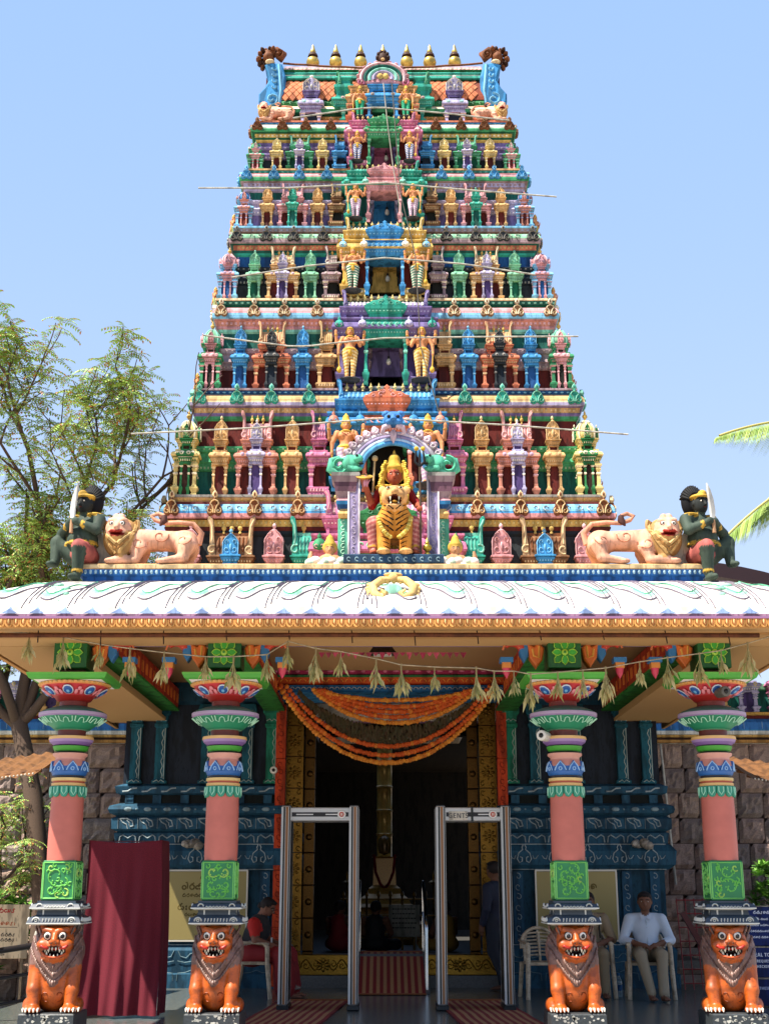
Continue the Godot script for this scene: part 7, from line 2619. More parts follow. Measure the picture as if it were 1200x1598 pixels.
	for k in [-1.0, 0.0, 1.0]:
		wp.tube([Vector3(0.27, 0.58, 0.2), Vector3(0.27 + k * 0.05, 0.63, 0.2), Vector3(0.27 + k * 0.045, 0.7, 0.2), Vector3(0.27 + k * 0.035, 0.77, 0.2)], [0.014, 0.016, 0.014, 0.006], 6)
	wp.col = hx("dcb63c")
	for k in [-1.0, 1.0]:
		wp.ell(Vector3(0.27 + k * 0.035, 0.78, 0.2), Vector3(0.026, 0.026, 0.026), 9, 6)
	wp.col = hx("cdb488")
	wp.tube([Vector3(-0.23, 0.35, 0.02), Vector3(-0.21, 0.72, 0.02)], 0.012, 7)
	wp.ell(Vector3(-0.208, 0.73, 0.02), Vector3(0.034, 0.034, 0.034), 10, 7)
	wp.col = hx("b8903c")
	wp.at(Transform3D(Basis(Vector3.RIGHT, 0.5), Vector3(-0.32, 0.46, 0.12)))
	wp.lathe(Vector3.ZERO, [[0.02, 0], [0.08, 0.02], [0.095, 0.035], [0.085, 0.04]], 16)
	wp.at(Transform3D.IDENTITY)
	put("emblems", wp, gt)
	var cn := MB.new("gilt")
	cn.col = hx("d8bc4c")
	finial(cn, 0, 0, 0, 0.05, 0.2, 10)
	tag(put("pot_finial", cn, self, Vector3(PX + 0.36, 4.66, zz + 0.26)), "small gold pot finial on the blue plinth beside the tiger", "finial")

# ---------- people ----------
func hand(s: Sdf, p: Vector3, dir: Vector3, up: Vector3, id: int, side: float):   # palm, four bent fingers and a thumb; up is the back of the hand
	var d := dir.normalized()
	var u := up.normalized()
	var w := d.cross(u).normalized() * side
	s.ell(p + d * 0.035, Vector3(0.036, 0.036, 0.036), id, 0.012)
	s.cap(p, p + d * 0.06, 0.026, 0.03, id, 0.012)
	for i in 4:
		var o := w * (i - 1.5) * 0.019
		var l: float = [0.062, 0.074, 0.07, 0.052][i]
		var k := p + d * 0.075 + o
		s.cap(k, k + d * l * 0.5 - u * 0.006, 0.0095, 0.009, id, 0.004)
		s.cap(k + d * l * 0.5 - u * 0.006, k + d * l * 0.85 - u * 0.03, 0.009, 0.008, id, 0.004)
	s.cap(p + d * 0.02 - w * 0.028, p + d * 0.065 - w * 0.05, 0.012, 0.009, id, 0.006)

func limb(s: Sdf, pts: Array, r: Array, id: int, k := 0.02):
	for i in pts.size() - 1:
		s.cap(pts[i], pts[i + 1], r[i], r[i + 1], id, k)

func human_head(m: MB, p: Vector3, r: float, turn: Basis, skin: Color, hair: Color, long: bool, moustache: bool):
	var s := Sdf.new(Vector3(-0.16, -0.24, -0.2), Vector3(0.16, 0.18, 0.18), 0.0075)
	face(s, Vector3.ZERO, r, 0, 0.006)
	s.cap(Vector3(0, -r * 0.6, -0.02), Vector3(0, -r * 1.9, -0.035), 0.048, 0.054, 0, 0.02)
	s.ell(Vector3(0, r * 0.3, -r * 0.22), Vector3(r * 0.96, r * 0.98, r * 0.98), 1, 0.006)
	s.ell(Vector3(0, r * 0.85, r * 0.2), Vector3(r * 0.8, r * 0.35, r * 0.65), 1, 0.01)
	if long:
		s.ell(Vector3(0, -r * 0.3, -r * 1.05), Vector3(r * 0.5, r * 0.48, r * 0.4), 1, 0.02)
	s.build()
	var keep := m.X
	m.at(keep * Transform3D(turn, p))
	s.into(m, [skin, hair])
	face_marks(m, Vector3.ZERO, r, skin.lerp(hx("6a1c14"), 0.25), hair, 0.72)
	if moustache:
		m.col = hair
		m.tube([Vector3(-r * 0.34, -r * 0.46, r * 0.76), Vector3(0, -r * 0.36, r * 0.92), Vector3(r * 0.34, -r * 0.46, r * 0.76)], [r * 0.05, r * 0.1, r * 0.05], 6)
	m.at(keep)

func seated_man(label: String, at: Vector3, turn: float, shirt: Color, trousers: Color, long_sleeves: bool, crossed: bool, epaulette: bool):
	var s := Sdf.new(Vector3(-0.42, -0.02, -0.3), Vector3(0.42, 1.16, 0.86), 0.0125)
	# 0 skin, 1 shirt, 2 trousers, 3 sandals
	s.ell(Vector3(0, 0.55, -0.02), Vector3(0.185, 0.12, 0.15), 2, 0.03)
	var ft := [[Vector3(-0.04, 0.1, 0.6), Vector3(-0.02, 0.04, 0.73)], [Vector3(0.1, 0.1, 0.62), Vector3(0.13, 0.04, 0.75)]]
	if not crossed:
		ft = [[Vector3(-0.14, 0.1, 0.42), Vector3(-0.15, 0.04, 0.54)], [Vector3(0.14, 0.1, 0.42), Vector3(0.15, 0.04, 0.54)]]
	for k in 2:
		var q := -1.0 if k == 0 else 1.0
		var knee := Vector3(q * 0.13, 0.53, 0.42)
		limb(s, [Vector3(q * 0.1, 0.54, 0.0), knee], [0.105, 0.075], 2, 0.03)
		limb(s, [knee, ft[k][0]], [0.075, 0.055], 2, 0.02)
		s.cap(ft[k][0] + Vector3(0, -0.02, 0), ft[k][0] + Vector3(0, -0.05, 0.02), 0.04, 0.036, 0, 0.01)
		s.cap(ft[k][0] + Vector3(0, -0.06, 0), ft[k][1], 0.036, 0.026, 0, 0.012)
		for i in 4:
			s.cap(ft[k][1] + Vector3((i - 1.5) * 0.017, 0, 0.0), ft[k][1] + Vector3((i - 1.5) * 0.02, -0.004, 0.045), 0.012, 0.01, 0, 0.005)
	s.cap(Vector3(0, 0.6, -0.05), Vector3(0, 0.78, -0.09), 0.155, 0.15, 1, 0.04)
	s.ell(Vector3(0, 0.86, -0.09), Vector3(0.2, 0.15, 0.12), 1, 0.05)
	s.cap(Vector3(-0.13, 0.97, -0.1), Vector3(0.13, 0.97, -0.1), 0.062, 0.062, 1, 0.05)
	s.cap(Vector3(0, 0.98, -0.09), Vector3(0, 1.06, -0.07), 0.058, 0.05, 0, 0.015)
	for q in [-1.0, 1.0]:
		var sh := Vector3(q * 0.2, 0.95, -0.08)
		var el := Vector3(q * 0.3, 0.7, 0.0)
		var wr := Vector3(q * 0.09, 0.64, 0.24)
		limb(s, [sh, el], [0.075, 0.058], 1, 0.03)
		if long_sleeves:
			limb(s, [el, el.lerp(wr, 0.45)], [0.058, 0.05], 1, 0.02)
		limb(s, [el, wr], [0.047, 0.034], 0, 0.015)
		hand(s, wr, Vector3(-q * 0.7, -0.1, 0.5), Vector3(0, 1, 0.2), 0, q)
	s.build()
	var m := MB.new("plain")
	s.into(m, [hx("6a4632"), shirt, trousers, hx("2a2420")])
	human_head(m, Vector3(0, 1.17, -0.04), 0.1, Basis(Vector3.UP, -0.1) * Basis(Vector3.RIGHT, 0.08), hx("6a4632"), hx("0e0c0c"), false, true)
	var t := thing("person", label, "person", at, turn)
	put("body", m, t)
	var col := MB.new("plain")
	col.col = shirt.lightened(0.1)
	for q in [-1.0, 1.0]:
		col.tri(Vector3(q * 0.01, 0.97, 0.02), Vector3(q * 0.075, 1.03, -0.03), Vector3(q * 0.06, 0.94, 0.03))
		col.tri(Vector3(q * 0.01, 0.97, 0.018), Vector3(q * 0.06, 0.94, 0.028), Vector3(q * 0.075, 1.03, -0.032))
	col.col = shirt.darkened(0.15)
	col.strip([Vector3(0, 0.95, 0.028), Vector3(0, 0.8, 0.045), Vector3(0, 0.66, 0.10)], 0.022, 0.006)
	col.col = shirt.darkened(0.5)
	for i in 4:
		col.ell(Vector3(0, 0.92 - i * 0.07, 0.036 + i * 0.012), Vector3(0.006, 0.006, 0.004), 6, 4)
	put("collar", col, t)
	if epaulette:
		var e := MB.new("plain")
		for q in [-1.0, 1.0]:
			e.col = hx("2a2622")
			e.box(q * 0.17, 1.02, -0.09, 0.1, 0.014, 0.05)
			e.col = hx("8f3a2c")
			e.box(q * 0.21, 1.022, -0.09, 0.014, 0.014, 0.052)
		e.col = shirt.darkened(0.25)
		e.box(-0.09, 0.86, 0.035, 0.09, 0.1, 0.014)
		e.box(0.09, 0.86, 0.035, 0.09, 0.1, 0.014)
		e.col = hx("1a1614")
		e.tube([Vector3(0.16, 0.98, -0.02), Vector3(0.13, 0.85, 0.05), Vector3(0.14, 0.72, 0.07)], 0.012, 5)
		put("uniform_straps", e, t)

func seated_woman(at: Vector3, turn: float):
	var s := Sdf.new(Vector3(-0.36, -0.02, -0.34), Vector3(0.36, 1.14, 0.72), 0.0125)
	# 0 skin, 1 red blouse, 2 crimson skirt, 3 dark drape, 4 patterned edge
	s.ell(Vector3(0, 0.52, -0.04), Vector3(0.22, 0.16, 0.2), 2, 0.03)
	for q in [-1.0, 1.0]:
		limb(s, [Vector3(q * 0.11, 0.53, 0.0), Vector3(q * 0.13, 0.52, 0.4)], [0.12, 0.1], 2, 0.05)
		limb(s, [Vector3(q * 0.13, 0.5, 0.4), Vector3(q * 0.12, 0.14, 0.44)], [0.12, 0.14], 2, 0.05)
		s.ell(Vector3(q * 0.1, 0.03, 0.55), Vector3(0.042, 0.03, 0.1), 0, 0.01)
		for i in 4:
			s.cap(Vector3(q * 0.1 + (i - 1.5) * 0.018, 0.022, 0.62), Vector3(q * 0.1 + (i - 1.5) * 0.02, 0.02, 0.655), 0.012, 0.01, 0, 0.005)
	s.ell(Vector3(0, 0.28, 0.42), Vector3(0.2, 0.2, 0.14), 2, 0.06)
	s.ell(Vector3(0, 0.115, 0.44), Vector3(0.245, 0.022, 0.16), 4, 0.01)
	limb(s, [Vector3(0, 0.6, -0.06), Vector3(0, 0.76, 0.0), Vector3(0, 0.88, 0.05)], [0.16, 0.145, 0.14], 3, 0.04)
	s.ell(Vector3(0, 0.86, 0.03), Vector3(0.18, 0.13, 0.12), 1, 0.04)
	s.ell(Vector3(0.02, 0.82, 0.12), Vector3(0.11, 0.12, 0.07), 3, 0.02)
	s.ell(Vector3(0, 0.66, -0.04), Vector3(0.178, 0.03, 0.165), 4, 0.008)
	s.cap(Vector3(0, 0.94, 0.05), Vector3(0, 1.02, 0.1), 0.055, 0.05, 0, 0.015)
	for q in [-1.0, 1.0]:
		var sh := Vector3(q * 0.185, 0.9, 0.03)
		var el := Vector3(q * 0.25, 0.7, 0.08)
		var wr := Vector3(q * 0.13, 0.62, 0.3)
		limb(s, [sh, sh.lerp(el, 0.6)], [0.078, 0.068], 1, 0.03)
		limb(s, [sh, el, wr], [0.058, 0.048, 0.033], 0, 0.015)
		hand(s, wr, Vector3(-q * 0.3, -0.35, 0.6), Vector3(0, 1, 0.4), 0, q)
	s.build()
	var m := MB.new("plain")
	s.into(m, [hx("7a5240"), hx("b01812"), hx("7d0f1c"), hx("23262a"), hx("8d8a84")])
	human_head(m, Vector3(0, 1.1, 0.16), 0.095, Basis(Vector3.RIGHT, 0.5), hx("7a5240"), hx("0e0b0b"), true, false)
	var t := thing("person", "woman in red blouse and crimson sari looking down, seated beside the door", "person", at, turn)
	put("body", m, t)
	var dr := MB.new("cloth")   # patterned cloth over the lap and the badge
	dr.col = hx("77746e")
	var rows := []
	for i in 6:
		var u := i / 5.0
		var r := PackedVector3Array()
		for k in 8:
			var v := k / 7.0
			r.append(Vector3(0.235 - 0.04 * u + 0.012 * sin(k * 2.0), 0.66 - 0.24 * v - 0.02 * u, -0.06 + 0.5 * u + 0.05 * v))
		rows.append(r)
	dr.loft(rows, false, false)
	rng.seed = 21
	for i in 50:
		dr.col = hx("c9c4b8") if i % 2 else hx("1e1e20")
		var u := rng.randf()
		var v := rng.randf()
		dr.box(0.238 - 0.04 * u, 0.66 - 0.24 * v - 0.02 * u, -0.06 + 0.5 * u + 0.05 * v, 0.008, 0.022, 0.03)
	put("patterned_drape", dr, t)
	var b := MB.new("plain")
	b.col = hx("d6d8da")
	b.box(0.05, 0.68, 0.2, 0.06, 0.09, 0.006)
	b.col = hx("9a2018")
	b.tube([Vector3(0.09, 0.96, 0.08), Vector3(0.08, 0.84, 0.19), Vector3(0.05, 0.73, 0.2)], 0.006, 5)
	put("badge", b, t)
	var gl := MB.new("satin")
	gl.col = hx("1c1614")
	for q in [-1.0, 1.0]:
		gl.tube([Vector3(q * 0.035, 1.06, 0.255), Vector3(q * 0.085, 1.085, 0.23), Vector3(q * 0.09, 1.12, 0.15)], 0.004, 5)
	put("spectacles", gl, t)

func standing_man(at: Vector3, turn: float):
	var s := Sdf.new(Vector3(-0.36, -0.02, -0.4), Vector3(0.36, 1.5, 0.4), 0.0125)
	# 0 skin, 1 navy shirt, 2 dark trousers
	limb(s, [Vector3(-0.09, 0.92, 0), Vector3(-0.1, 0.5, 0.05), Vector3(-0.1, 0.1, -0.02)], [0.11, 0.075, 0.058], 2, 0.03)
	limb(s, [Vector3(0.09, 0.92, 0), Vector3(0.11, 0.52, -0.02), Vector3(0.12, 0.14, -0.22)], [0.11, 0.075, 0.058], 2, 0.03)
	for q in [[-0.1, 0.035, 0.02, 0.13], [0.12, 0.06, -0.2, -0.08]]:
		s.cap(Vector3(q[0], q[1] + 0.02, q[2] - 0.04), Vector3(q[0], q[1] - 0.01, q[3]), 0.036, 0.026, 0, 0.012)
		for i in 4:
			s.cap(Vector3(q[0] + (i - 1.5) * 0.018, q[1] - 0.012, q[3]), Vector3(q[0] + (i - 1.5) * 0.02, q[1] - 0.014, q[3] + 0.04), 0.012, 0.01, 0, 0.005)
	s.ell(Vector3(0, 0.95, 0), Vector3(0.18, 0.12, 0.13), 2, 0.03)
	limb(s, [Vector3(0, 0.96, 0), Vector3(0, 1.14, -0.01)], [0.165, 0.155], 1, 0.04)
	s.ell(Vector3(0, 1.26, -0.01), Vector3(0.195, 0.15, 0.12), 1, 0.05)
	s.cap(Vector3(-0.12, 1.37, -0.02), Vector3(0.12, 1.37, -0.02), 0.065, 0.065, 1, 0.04)
	s.cap(Vector3(0, 1.38, -0.01), Vector3(0, 1.46, 0.01), 0.056, 0.05, 0, 0.015)
	for q in [-1.0, 1.0]:
		var sh := Vector3(q * 0.2, 1.34, -0.02)
		var el := Vector3(q * 0.25, 1.07, -0.03)
		var wr := Vector3(q * 0.22, 0.84, 0.08)
		limb(s, [sh, el], [0.075, 0.058], 1, 0.03)
		limb(s, [el, el.lerp(wr, 0.8)], [0.055, 0.045], 1, 0.02)
		limb(s, [el, wr], [0.044, 0.033], 0, 0.015)
		hand(s, wr, Vector3(-q * 0.05, -1, 0.15), Vector3(q, 0, 0.1), 0, q)
	s.build()
	var m := MB.new("plain")
	s.into(m, [hx("5a3a2a"), hx("151c30"), hx("12172a")])
	human_head(m, Vector3(0, 1.575, 0.03), 0.1, Basis(Vector3.UP, -0.25), hx("5e3c2a"), hx("0d0b0b"), false, false)
	var t := thing("person", "man in dark navy shirt and trousers walking into the doorway behind the metal detector", "person", at, turn)
	put("body", m, t)
	var b := MB.new("plain")
	b.col = hx("c8ccd0")
	b.tube([Vector3(-0.06, 1.38, 0.1), Vector3(-0.04, 1.2, 0.135), Vector3(-0.03, 1.1, 0.135)], 0.006, 5)
	b.box(-0.03, 1.06, 0.14, 0.05, 0.08, 0.006)
	put("lanyard", b, t)

func floor_sitter(label: String, at: Vector3, turn: float, cloth: Color):
	var s := Sdf.new(Vector3(-0.4, -0.02, -0.3), Vector3(0.4, 0.72, 0.5), 0.02)
	s.ell(Vector3(0, 0.13, 0), Vector3(0.22, 0.13, 0.18), 1, 0.03)
	for q in [-1.0, 1.0]:
		limb(s, [Vector3(q * 0.12, 0.12, 0.05), Vector3(q * 0.3, 0.12, 0.22), Vector3(q * 0.05, 0.06, 0.32)], [0.1, 0.08, 0.05], 1, 0.04)
		limb(s, [Vector3(q * 0.18, 0.5, 0), Vector3(q * 0.24, 0.3, 0.08), Vector3(q * 0.12, 0.2, 0.25)], [0.06, 0.048, 0.034], 0, 0.02)
	limb(s, [Vector3(0, 0.2, 0), Vector3(0, 0.45, 0.02)], [0.15, 0.15], 1, 0.05)
	s.cap(Vector3(0, 0.5, 0.02), Vector3(0, 0.6, 0.03), 0.06, 0.05, 0, 0.02)
	s.build()
	var m := MB.new("plain")
	s.into(m, [hx("5a3a2a"), cloth])
	human_head(m, Vector3(0, 0.68, 0.05), 0.095, Basis(Vector3.RIGHT, 0.2), hx("5a3a2a"), hx("0d0b0b"), true, false)
	var t := thing("person", label, "person", at, turn)
	put("body", m, t)

func chair_mesh_parts(t: Node3D):   # moulded garden armchair, its front along +z
	var c := hx("b9ab96")
	var seat := MB.new("plastic")
	seat.col = c
	seat.mould(0, 0.02, 0.22, 0.22, [[-0.02, 0.40], [0.01, 0.405], [0.015, 0.43], [0.0, 0.44], [-0.04, 0.435]])
	for i in 5:
		seat.col = c.darkened(0.5)
		seat.box(-0.12 + i * 0.06, 0.437, -0.03, 0.012, 0.005, 0.2)
	put("seat", seat, t)
	for q in [-1.0, 1.0]:
		for z in [0.24, -0.24]:
			var l := MB.new("plastic")
			l.col = c
			if z > 0:
				l.tube([Vector3(q * 0.28, 0.0, 0.3), Vector3(q * 0.26, 0.4, 0.25), Vector3(q * 0.255, 0.62, 0.24), Vector3(q * 0.25, 0.66, 0.2)], [0.028, 0.032, 0.03, 0.028], 8)
			else:
				l.tube([Vector3(q * 0.26, 0.0, -0.32), Vector3(q * 0.24, 0.42, -0.24)], [0.026, 0.03], 8)
			put("leg", l, t)
		var a := MB.new("plastic")
		a.col = c
		var rows := []
		for i in 7:
			var u := i / 6.0
			var z := 0.26 - 0.52 * u
			var r := PackedVector3Array()
			for k in 6:
				var an := TAU * k / 6
				r.append(Vector3(q * (0.26 - 0.01 * u) + cos(an) * 0.032, 0.655 + 0.03 * u + sin(an) * 0.016, z))
			rows.append(r)
		a.loft(rows)
		put("armrest", a, t)
	var b := MB.new("plastic")
	b.col = c
	var fr := []
	for i in 15:
		var a := lerpf(-0.15, PI + 0.15, i / 14.0)
		fr.append(Vector3(cos(a) * 0.235, 0.62 + sin(a) * 0.22, -0.25 - 0.08 * (0.2 + sin(a))))
	b.tube(fr, 0.024, 7)
	for i in 7:   # slats with gaps
		var y := 0.5 + i * 0.045
		var hw := 0.215 if i < 4 else 0.215 - (i - 3) * 0.022
		var z := -0.235 - (y - 0.42) * 0.25
		b.tube([Vector3(-hw, y, z + 0.02), Vector3(0, y + 0.012, z - 0.02), Vector3(hw, y, z + 0.02)], 0.015, 6)
	for q in [-1.0, 0.0, 1.0]:
		b.tube([Vector3(q * 0.2, 0.42, -0.22), Vector3(q * 0.2, 0.62, -0.27), Vector3(q * 0.16, 0.78, -0.31)], 0.018, 6)
	put("backrest", b, t)

func build_people():
	var first: Node3D = null
	var spots := [
		[Vector3(-1.66, 0, -17.9), 1.35, "beige plastic armchair holding the woman in red"],
		[Vector3(2.03, 0, -17.75), 0.1, "empty beige plastic armchair left of the inner lion pillar"],
		[Vector3(2.64, 0, -17.95), -0.05, "beige plastic armchair of the officer behind the lion pillar"],
		[Vector3(3.35, 0, -17.75), -0.08, "beige plastic armchair of the man in the pale shirt"]]
	for q in spots:
		var o: Node3D
		if first == null:
			first = thing("plastic_armchair", q[2], "chair", q[0], q[1], "plastic armchairs on the porch")
			chair_mesh_parts(first)
		else:
			again(first, q[0], q[1], q[2], "plastic armchairs on the porch")
	seated_woman(Vector3(-1.66, 0.0, -17.9), 1.35)
	seated_man("man in pale blue shirt seated with hands in lap and ankles crossed", Vector3(3.35, 0.0, -17.75), -0.08, hx("b4c0ce"), hx("8a7c66"), true, true, false)
	seated_man("seated officer in khaki uniform half hidden behind the lion pillar", Vector3(2.64, 0.0, -17.95), -0.05, hx("8a785e"), hx("776850"), false, false, true)
	standing_man(Vector3(1.52, 0.0, -18.9), PI + 0.85)
	floor_sitter("devotee in red sitting on the dim hall floor left of the ramp", Vector3(-0.75, 0.35, -22.6), 2.6, hx("7a1218"))
	floor_sitter("devotee in dark clothes sitting before the brass railing", Vector3(-0.15, 0.35, -22.4), 2.9, hx("15151a"))
	floor_sitter("devotee in yellow cloth sitting on the dim hall floor right of the ramp", Vector3(1.0, 0.35, -22.5), -2.5, hx("8a6a24"))

# ---------- ground, compound walls, plants, signs and small things ----------
func build_ground():
	var g := MB.new("earth")
	g.col = hx("c2b9ac")
	g.quad(Vector3(-150, -0.36, 60), Vector3(150, -0.36, 60), Vector3(150, -0.36, -200), Vector3(-150, -0.36, -200))
	struct("ground", g)
	var f := MB.new("floor")
	f.col = hx("646b69")
	f.cbox(PX, -0.35, 0.0, -16.6, 4.5, 3.75, 0.012)
	struct("porch_floor", f)
	var s := MB.new("floor")
	s.col = hx("7c7f7e")
	s.cbox(PX, -0.352, -0.17, -12.62, 4.5, 0.22, 0.012)
	struct("porch_step", s)

func stone_mesh(seed_: int, w: float, h: float) -> ArrayMesh:   # rock-faced block
	var nz := FastNoiseLite.new()
	nz.seed = seed_
	nz.frequency = 3.4
	nz.fractal_octaves = 4
	var m := MB.new("stone")
	m.col = Color(1, 1, 1).lerp(hx(["a07a64", "8a6858", "a6826c", "785a4e", "987260", "82685a"][seed_ % 6]), 0.85)
	var n := 9
	var k := 7
	var p := []
	for j in k:
		var row := []
		for i in n:
			var u := i / float(n - 1)
			var v := j / float(k - 1)
			var e := minf(minf(u, 1 - u) * w, minf(v, 1 - v) * h)
			var d := 0.012 + smoothstep(0.0, 0.06, e) * (0.05 + 0.075 * nz.get_noise_3d(u * w * 3, v * h * 3, seed_ * 7.0))
			row.append(Vector3((u - 0.5) * w + 0.006 * nz.get_noise_2d(v * 9, i), (v - 0.5) * h + 0.006 * nz.get_noise_2d(u * 9, j + 40), d if e > 0.001 else 0.0))
		p.append(row)
	for j in k - 1:
		for i in n - 1:
			m.tri(p[j][i], p[j][i + 1], p[j + 1][i + 1])
			m.tri(p[j][i], p[j + 1][i + 1], p[j + 1][i])
	return m.mesh(M)

func stone_wall(s: float):
	var z := -22.0
	var t := thing("compound_wall", "rock-faced stone compound wall with painted parapet %s of the tower" % ("left" if s < 0 else "right"), "wall", Vector3.ZERO)
	var b := MB.new("stone")
	b.col = hx("5a4840")
	b.box(s * 8.0, 1.6, z - 0.28, 8.0, 4.0, 0.5)
	put("core", b, t)
	var ms := []
	var wd := [0.42, 0.56, 0.34, 0.48, 0.62]
	for i in 5:
		for q in 2:
			ms.append(stone_mesh(i * 2 + q + 3, wd[i] - 0.014, 0.386))
	rng.seed = 91 if s < 0 else 92
	for r in 10:
		var x := 4.0 - rng.randf() * 0.3
		while x < 9.0:
			var i := rng.randi() % 5
			var w: float = wd[i]
			put("stone", ms[i * 2 + rng.randi() % 2], t, Vector3(s * (x + w / 2), -0.16 + r * 0.4, z - 0.03))
			x += w
	# painted parapet
	var c := C
	var p := MB.new()
	p.mould(s * 8.0, z - 0.25, 4.0, 0.3, [[0.0, 3.64], [0.04, 3.65, hx("b8894c")], [0.04, 3.69, hx("b8894c")], [0.01, 3.7, c.dbrown], [0.01, 3.73, c.dbrown], [0.05, 3.74, hx("c9a05c")], [0.05, 3.77, hx("c9a05c")], [0.08, 3.78, hx("c8d4dc")], [0.1, 3.83, hx("dfe4e8")], [0.1, 3.85, c.blue], [0.09, 3.97, hx("3a78c4")], [0.04, 4.03, hx("3a78c4")], [0.02, 4.04, c.maroon], [0.02, 4.09, c.maroon], [0.06, 4.1, hx("c8a054")], [0.06, 4.14, hx("c8a054")], [0.0, 4.15, c.dteal], [0.0, 4.5, c.dteal], [0.04, 4.52, c.green], [0.05, 4.6, c.lgreen], [0.0, 4.62, c.green]])
	p.col = hx("9cc0e8")
	for i in 26:
		p.strip2(PackedVector2Array([Vector2(s * (4.1 + i * 0.3), 3.86), Vector2(s * (4.1 + i * 0.3), 3.98)]), z + 0.145, 0.012, 0.01)
	put("parapet", p, t)
	for i in 9:
		var q := MB.new()
		var cc: Color = [c.lav, c.pink, c.tan][i % 3]
		for u in [-1.0, 1.0]:
			pilaster(q, u * 0.12, 0.06, 0.035, 0, 0.32, cc, cc.lightened(0.3))
		q.col = c.dpurple
		q.box(0, 0.16, 0.0, 0.2, 0.32, 0.1)
		entab(q, 0, 0.03, 0.15, 0.08, 0.32, cc, c.white, c.yellow, 2, 0.8)
		put("small_shrine", q, t, Vector3(s * (4.5 + i * 0.5), 4.142, z + 0.08))

func leaf_quad(m: MB, p: Vector3, d: Vector3, n: Vector3, l: float, w: float):   # a folded pointed leaf
	var sd := d.cross(n).normalized()
	var a := p + d * l * 0.4 + sd * w + n * w * 0.25
	var b := p + d * l * 0.4 - sd * w + n * w * 0.25
	var t := p + d * l - n * l * 0.12
	var mid := p + d * l * 0.45
	m.tri(p, mid, a)
	m.tri(a, mid, t)
	m.tri(p, b, mid)
	m.tri(b, t, mid)

func spray_mesh(seed_: int) -> ArrayMesh:   # feathery compound leaf of a neem tree
	var rg := RandomNumberGenerator.new()
	rg.seed = seed_
	var m := MB.new("leaf")
	for f in 4:
		var yaw := TAU * f / 4 + rg.randf() * 0.8
		var e := Vector3(cos(yaw), 0.25, sin(yaw)).normalized()
		var p := Vector3.ZERO
		var d := e
		var pts := [p]
		for i in 7:
			d = (d + Vector3(0, -0.12, 0)).normalized()
			p += d * 0.038
			pts.append(p)
			var side := d.cross(Vector3.UP).normalized()
			for q in [-1.0, 1.0]:
				var c := hx("6d9a3c").lerp(hx("a8c060"), rg.randf()) if rg.randf() < 0.84 else hx("a8743c")
				m.col = c
				var ld: Vector3 = (side * q + d * 0.55 + Vector3(0, -0.25, 0)).normalized()
				leaf_quad(m, p, ld, Vector3.UP, 0.07 * rg.randf_range(0.6, 1.15) * (1.0 - 0.04 * i), 0.0135)
		m.col = hx("7a6a3c")
		m.tube(pts, 0.003, 3, false)
	return m.mesh(M)

func grow(m: MB, p: Vector3, d: Vector3, l: float, r: float, depth: int, rg: RandomNumberGenerator, tips: Array):
	var pts := [p]
	var rads := [r]
	var n := 4
	var q := p
	for i in n:
		d = (d + Vector3(rg.randf_range(-0.16, 0.16), rg.randf_range(-0.02, 0.14), rg.randf_range(-0.16, 0.16))).normalized()
		q += d * l / n
		pts.append(q)
		rads.append(lerpf(r, r * 0.62, float(i + 1) / n))
	m.tube(pts, rads, 7 if r > 0.03 else 5, false)
	if depth <= 2:
		tips.append(q)
		for i in range(1, n + 1):
			if rg.randf() < 0.75:
				tips.append(pts[i])
	if depth == 0:
		return
	var k := 3 if depth > 1 else 3
	for i in k:
		var a := rg.randf() * TAU
		var side := Vector3(cos(a), rg.randf_range(0.1, 0.6), sin(a))
		grow(m, q if i < 2 else pts[2], (d * 0.75 + side * 0.75).normalized(), l * rg.randf_range(0.62, 0.8), r * 0.6, depth - 1, rg, tips)

func crown_of(sprays: Array, tips: Array, rg: RandomNumberGenerator, scale_: float, per: int, t: Node3D):
	for v in sprays.size():
		var mm := MultiMesh.new()
		mm.transform_format = MultiMesh.TRANSFORM_3D
		mm.mesh = sprays[v]
		var xs := []
		for i in tips.size():
			if i % sprays.size() != v:
				continue
			for k in per:
				var b := Basis(Vector3.UP, rg.randf() * TAU) * Basis(Vector3.RIGHT, rg.randf_range(-0.6, 0.6))
				var sc := scale_ * rg.randf_range(0.7, 1.25)
				xs.append(Transform3D(b.scaled(Vector3.ONE * sc), tips[i] + Vector3(rg.randf_range(-0.12, 0.12), rg.randf_range(-0.1, 0.12), rg.randf_range(-0.12, 0.12)) * scale_))
		mm.instance_count = xs.size()
		for i in xs.size():
			mm.set_instance_transform(i, xs[i])
		var o := MultiMeshInstance3D.new()
		o.multimesh = mm
		o.name = numbered("crown", t)
		t.add_child(o)
		o.set_meta("kind", "stuff")

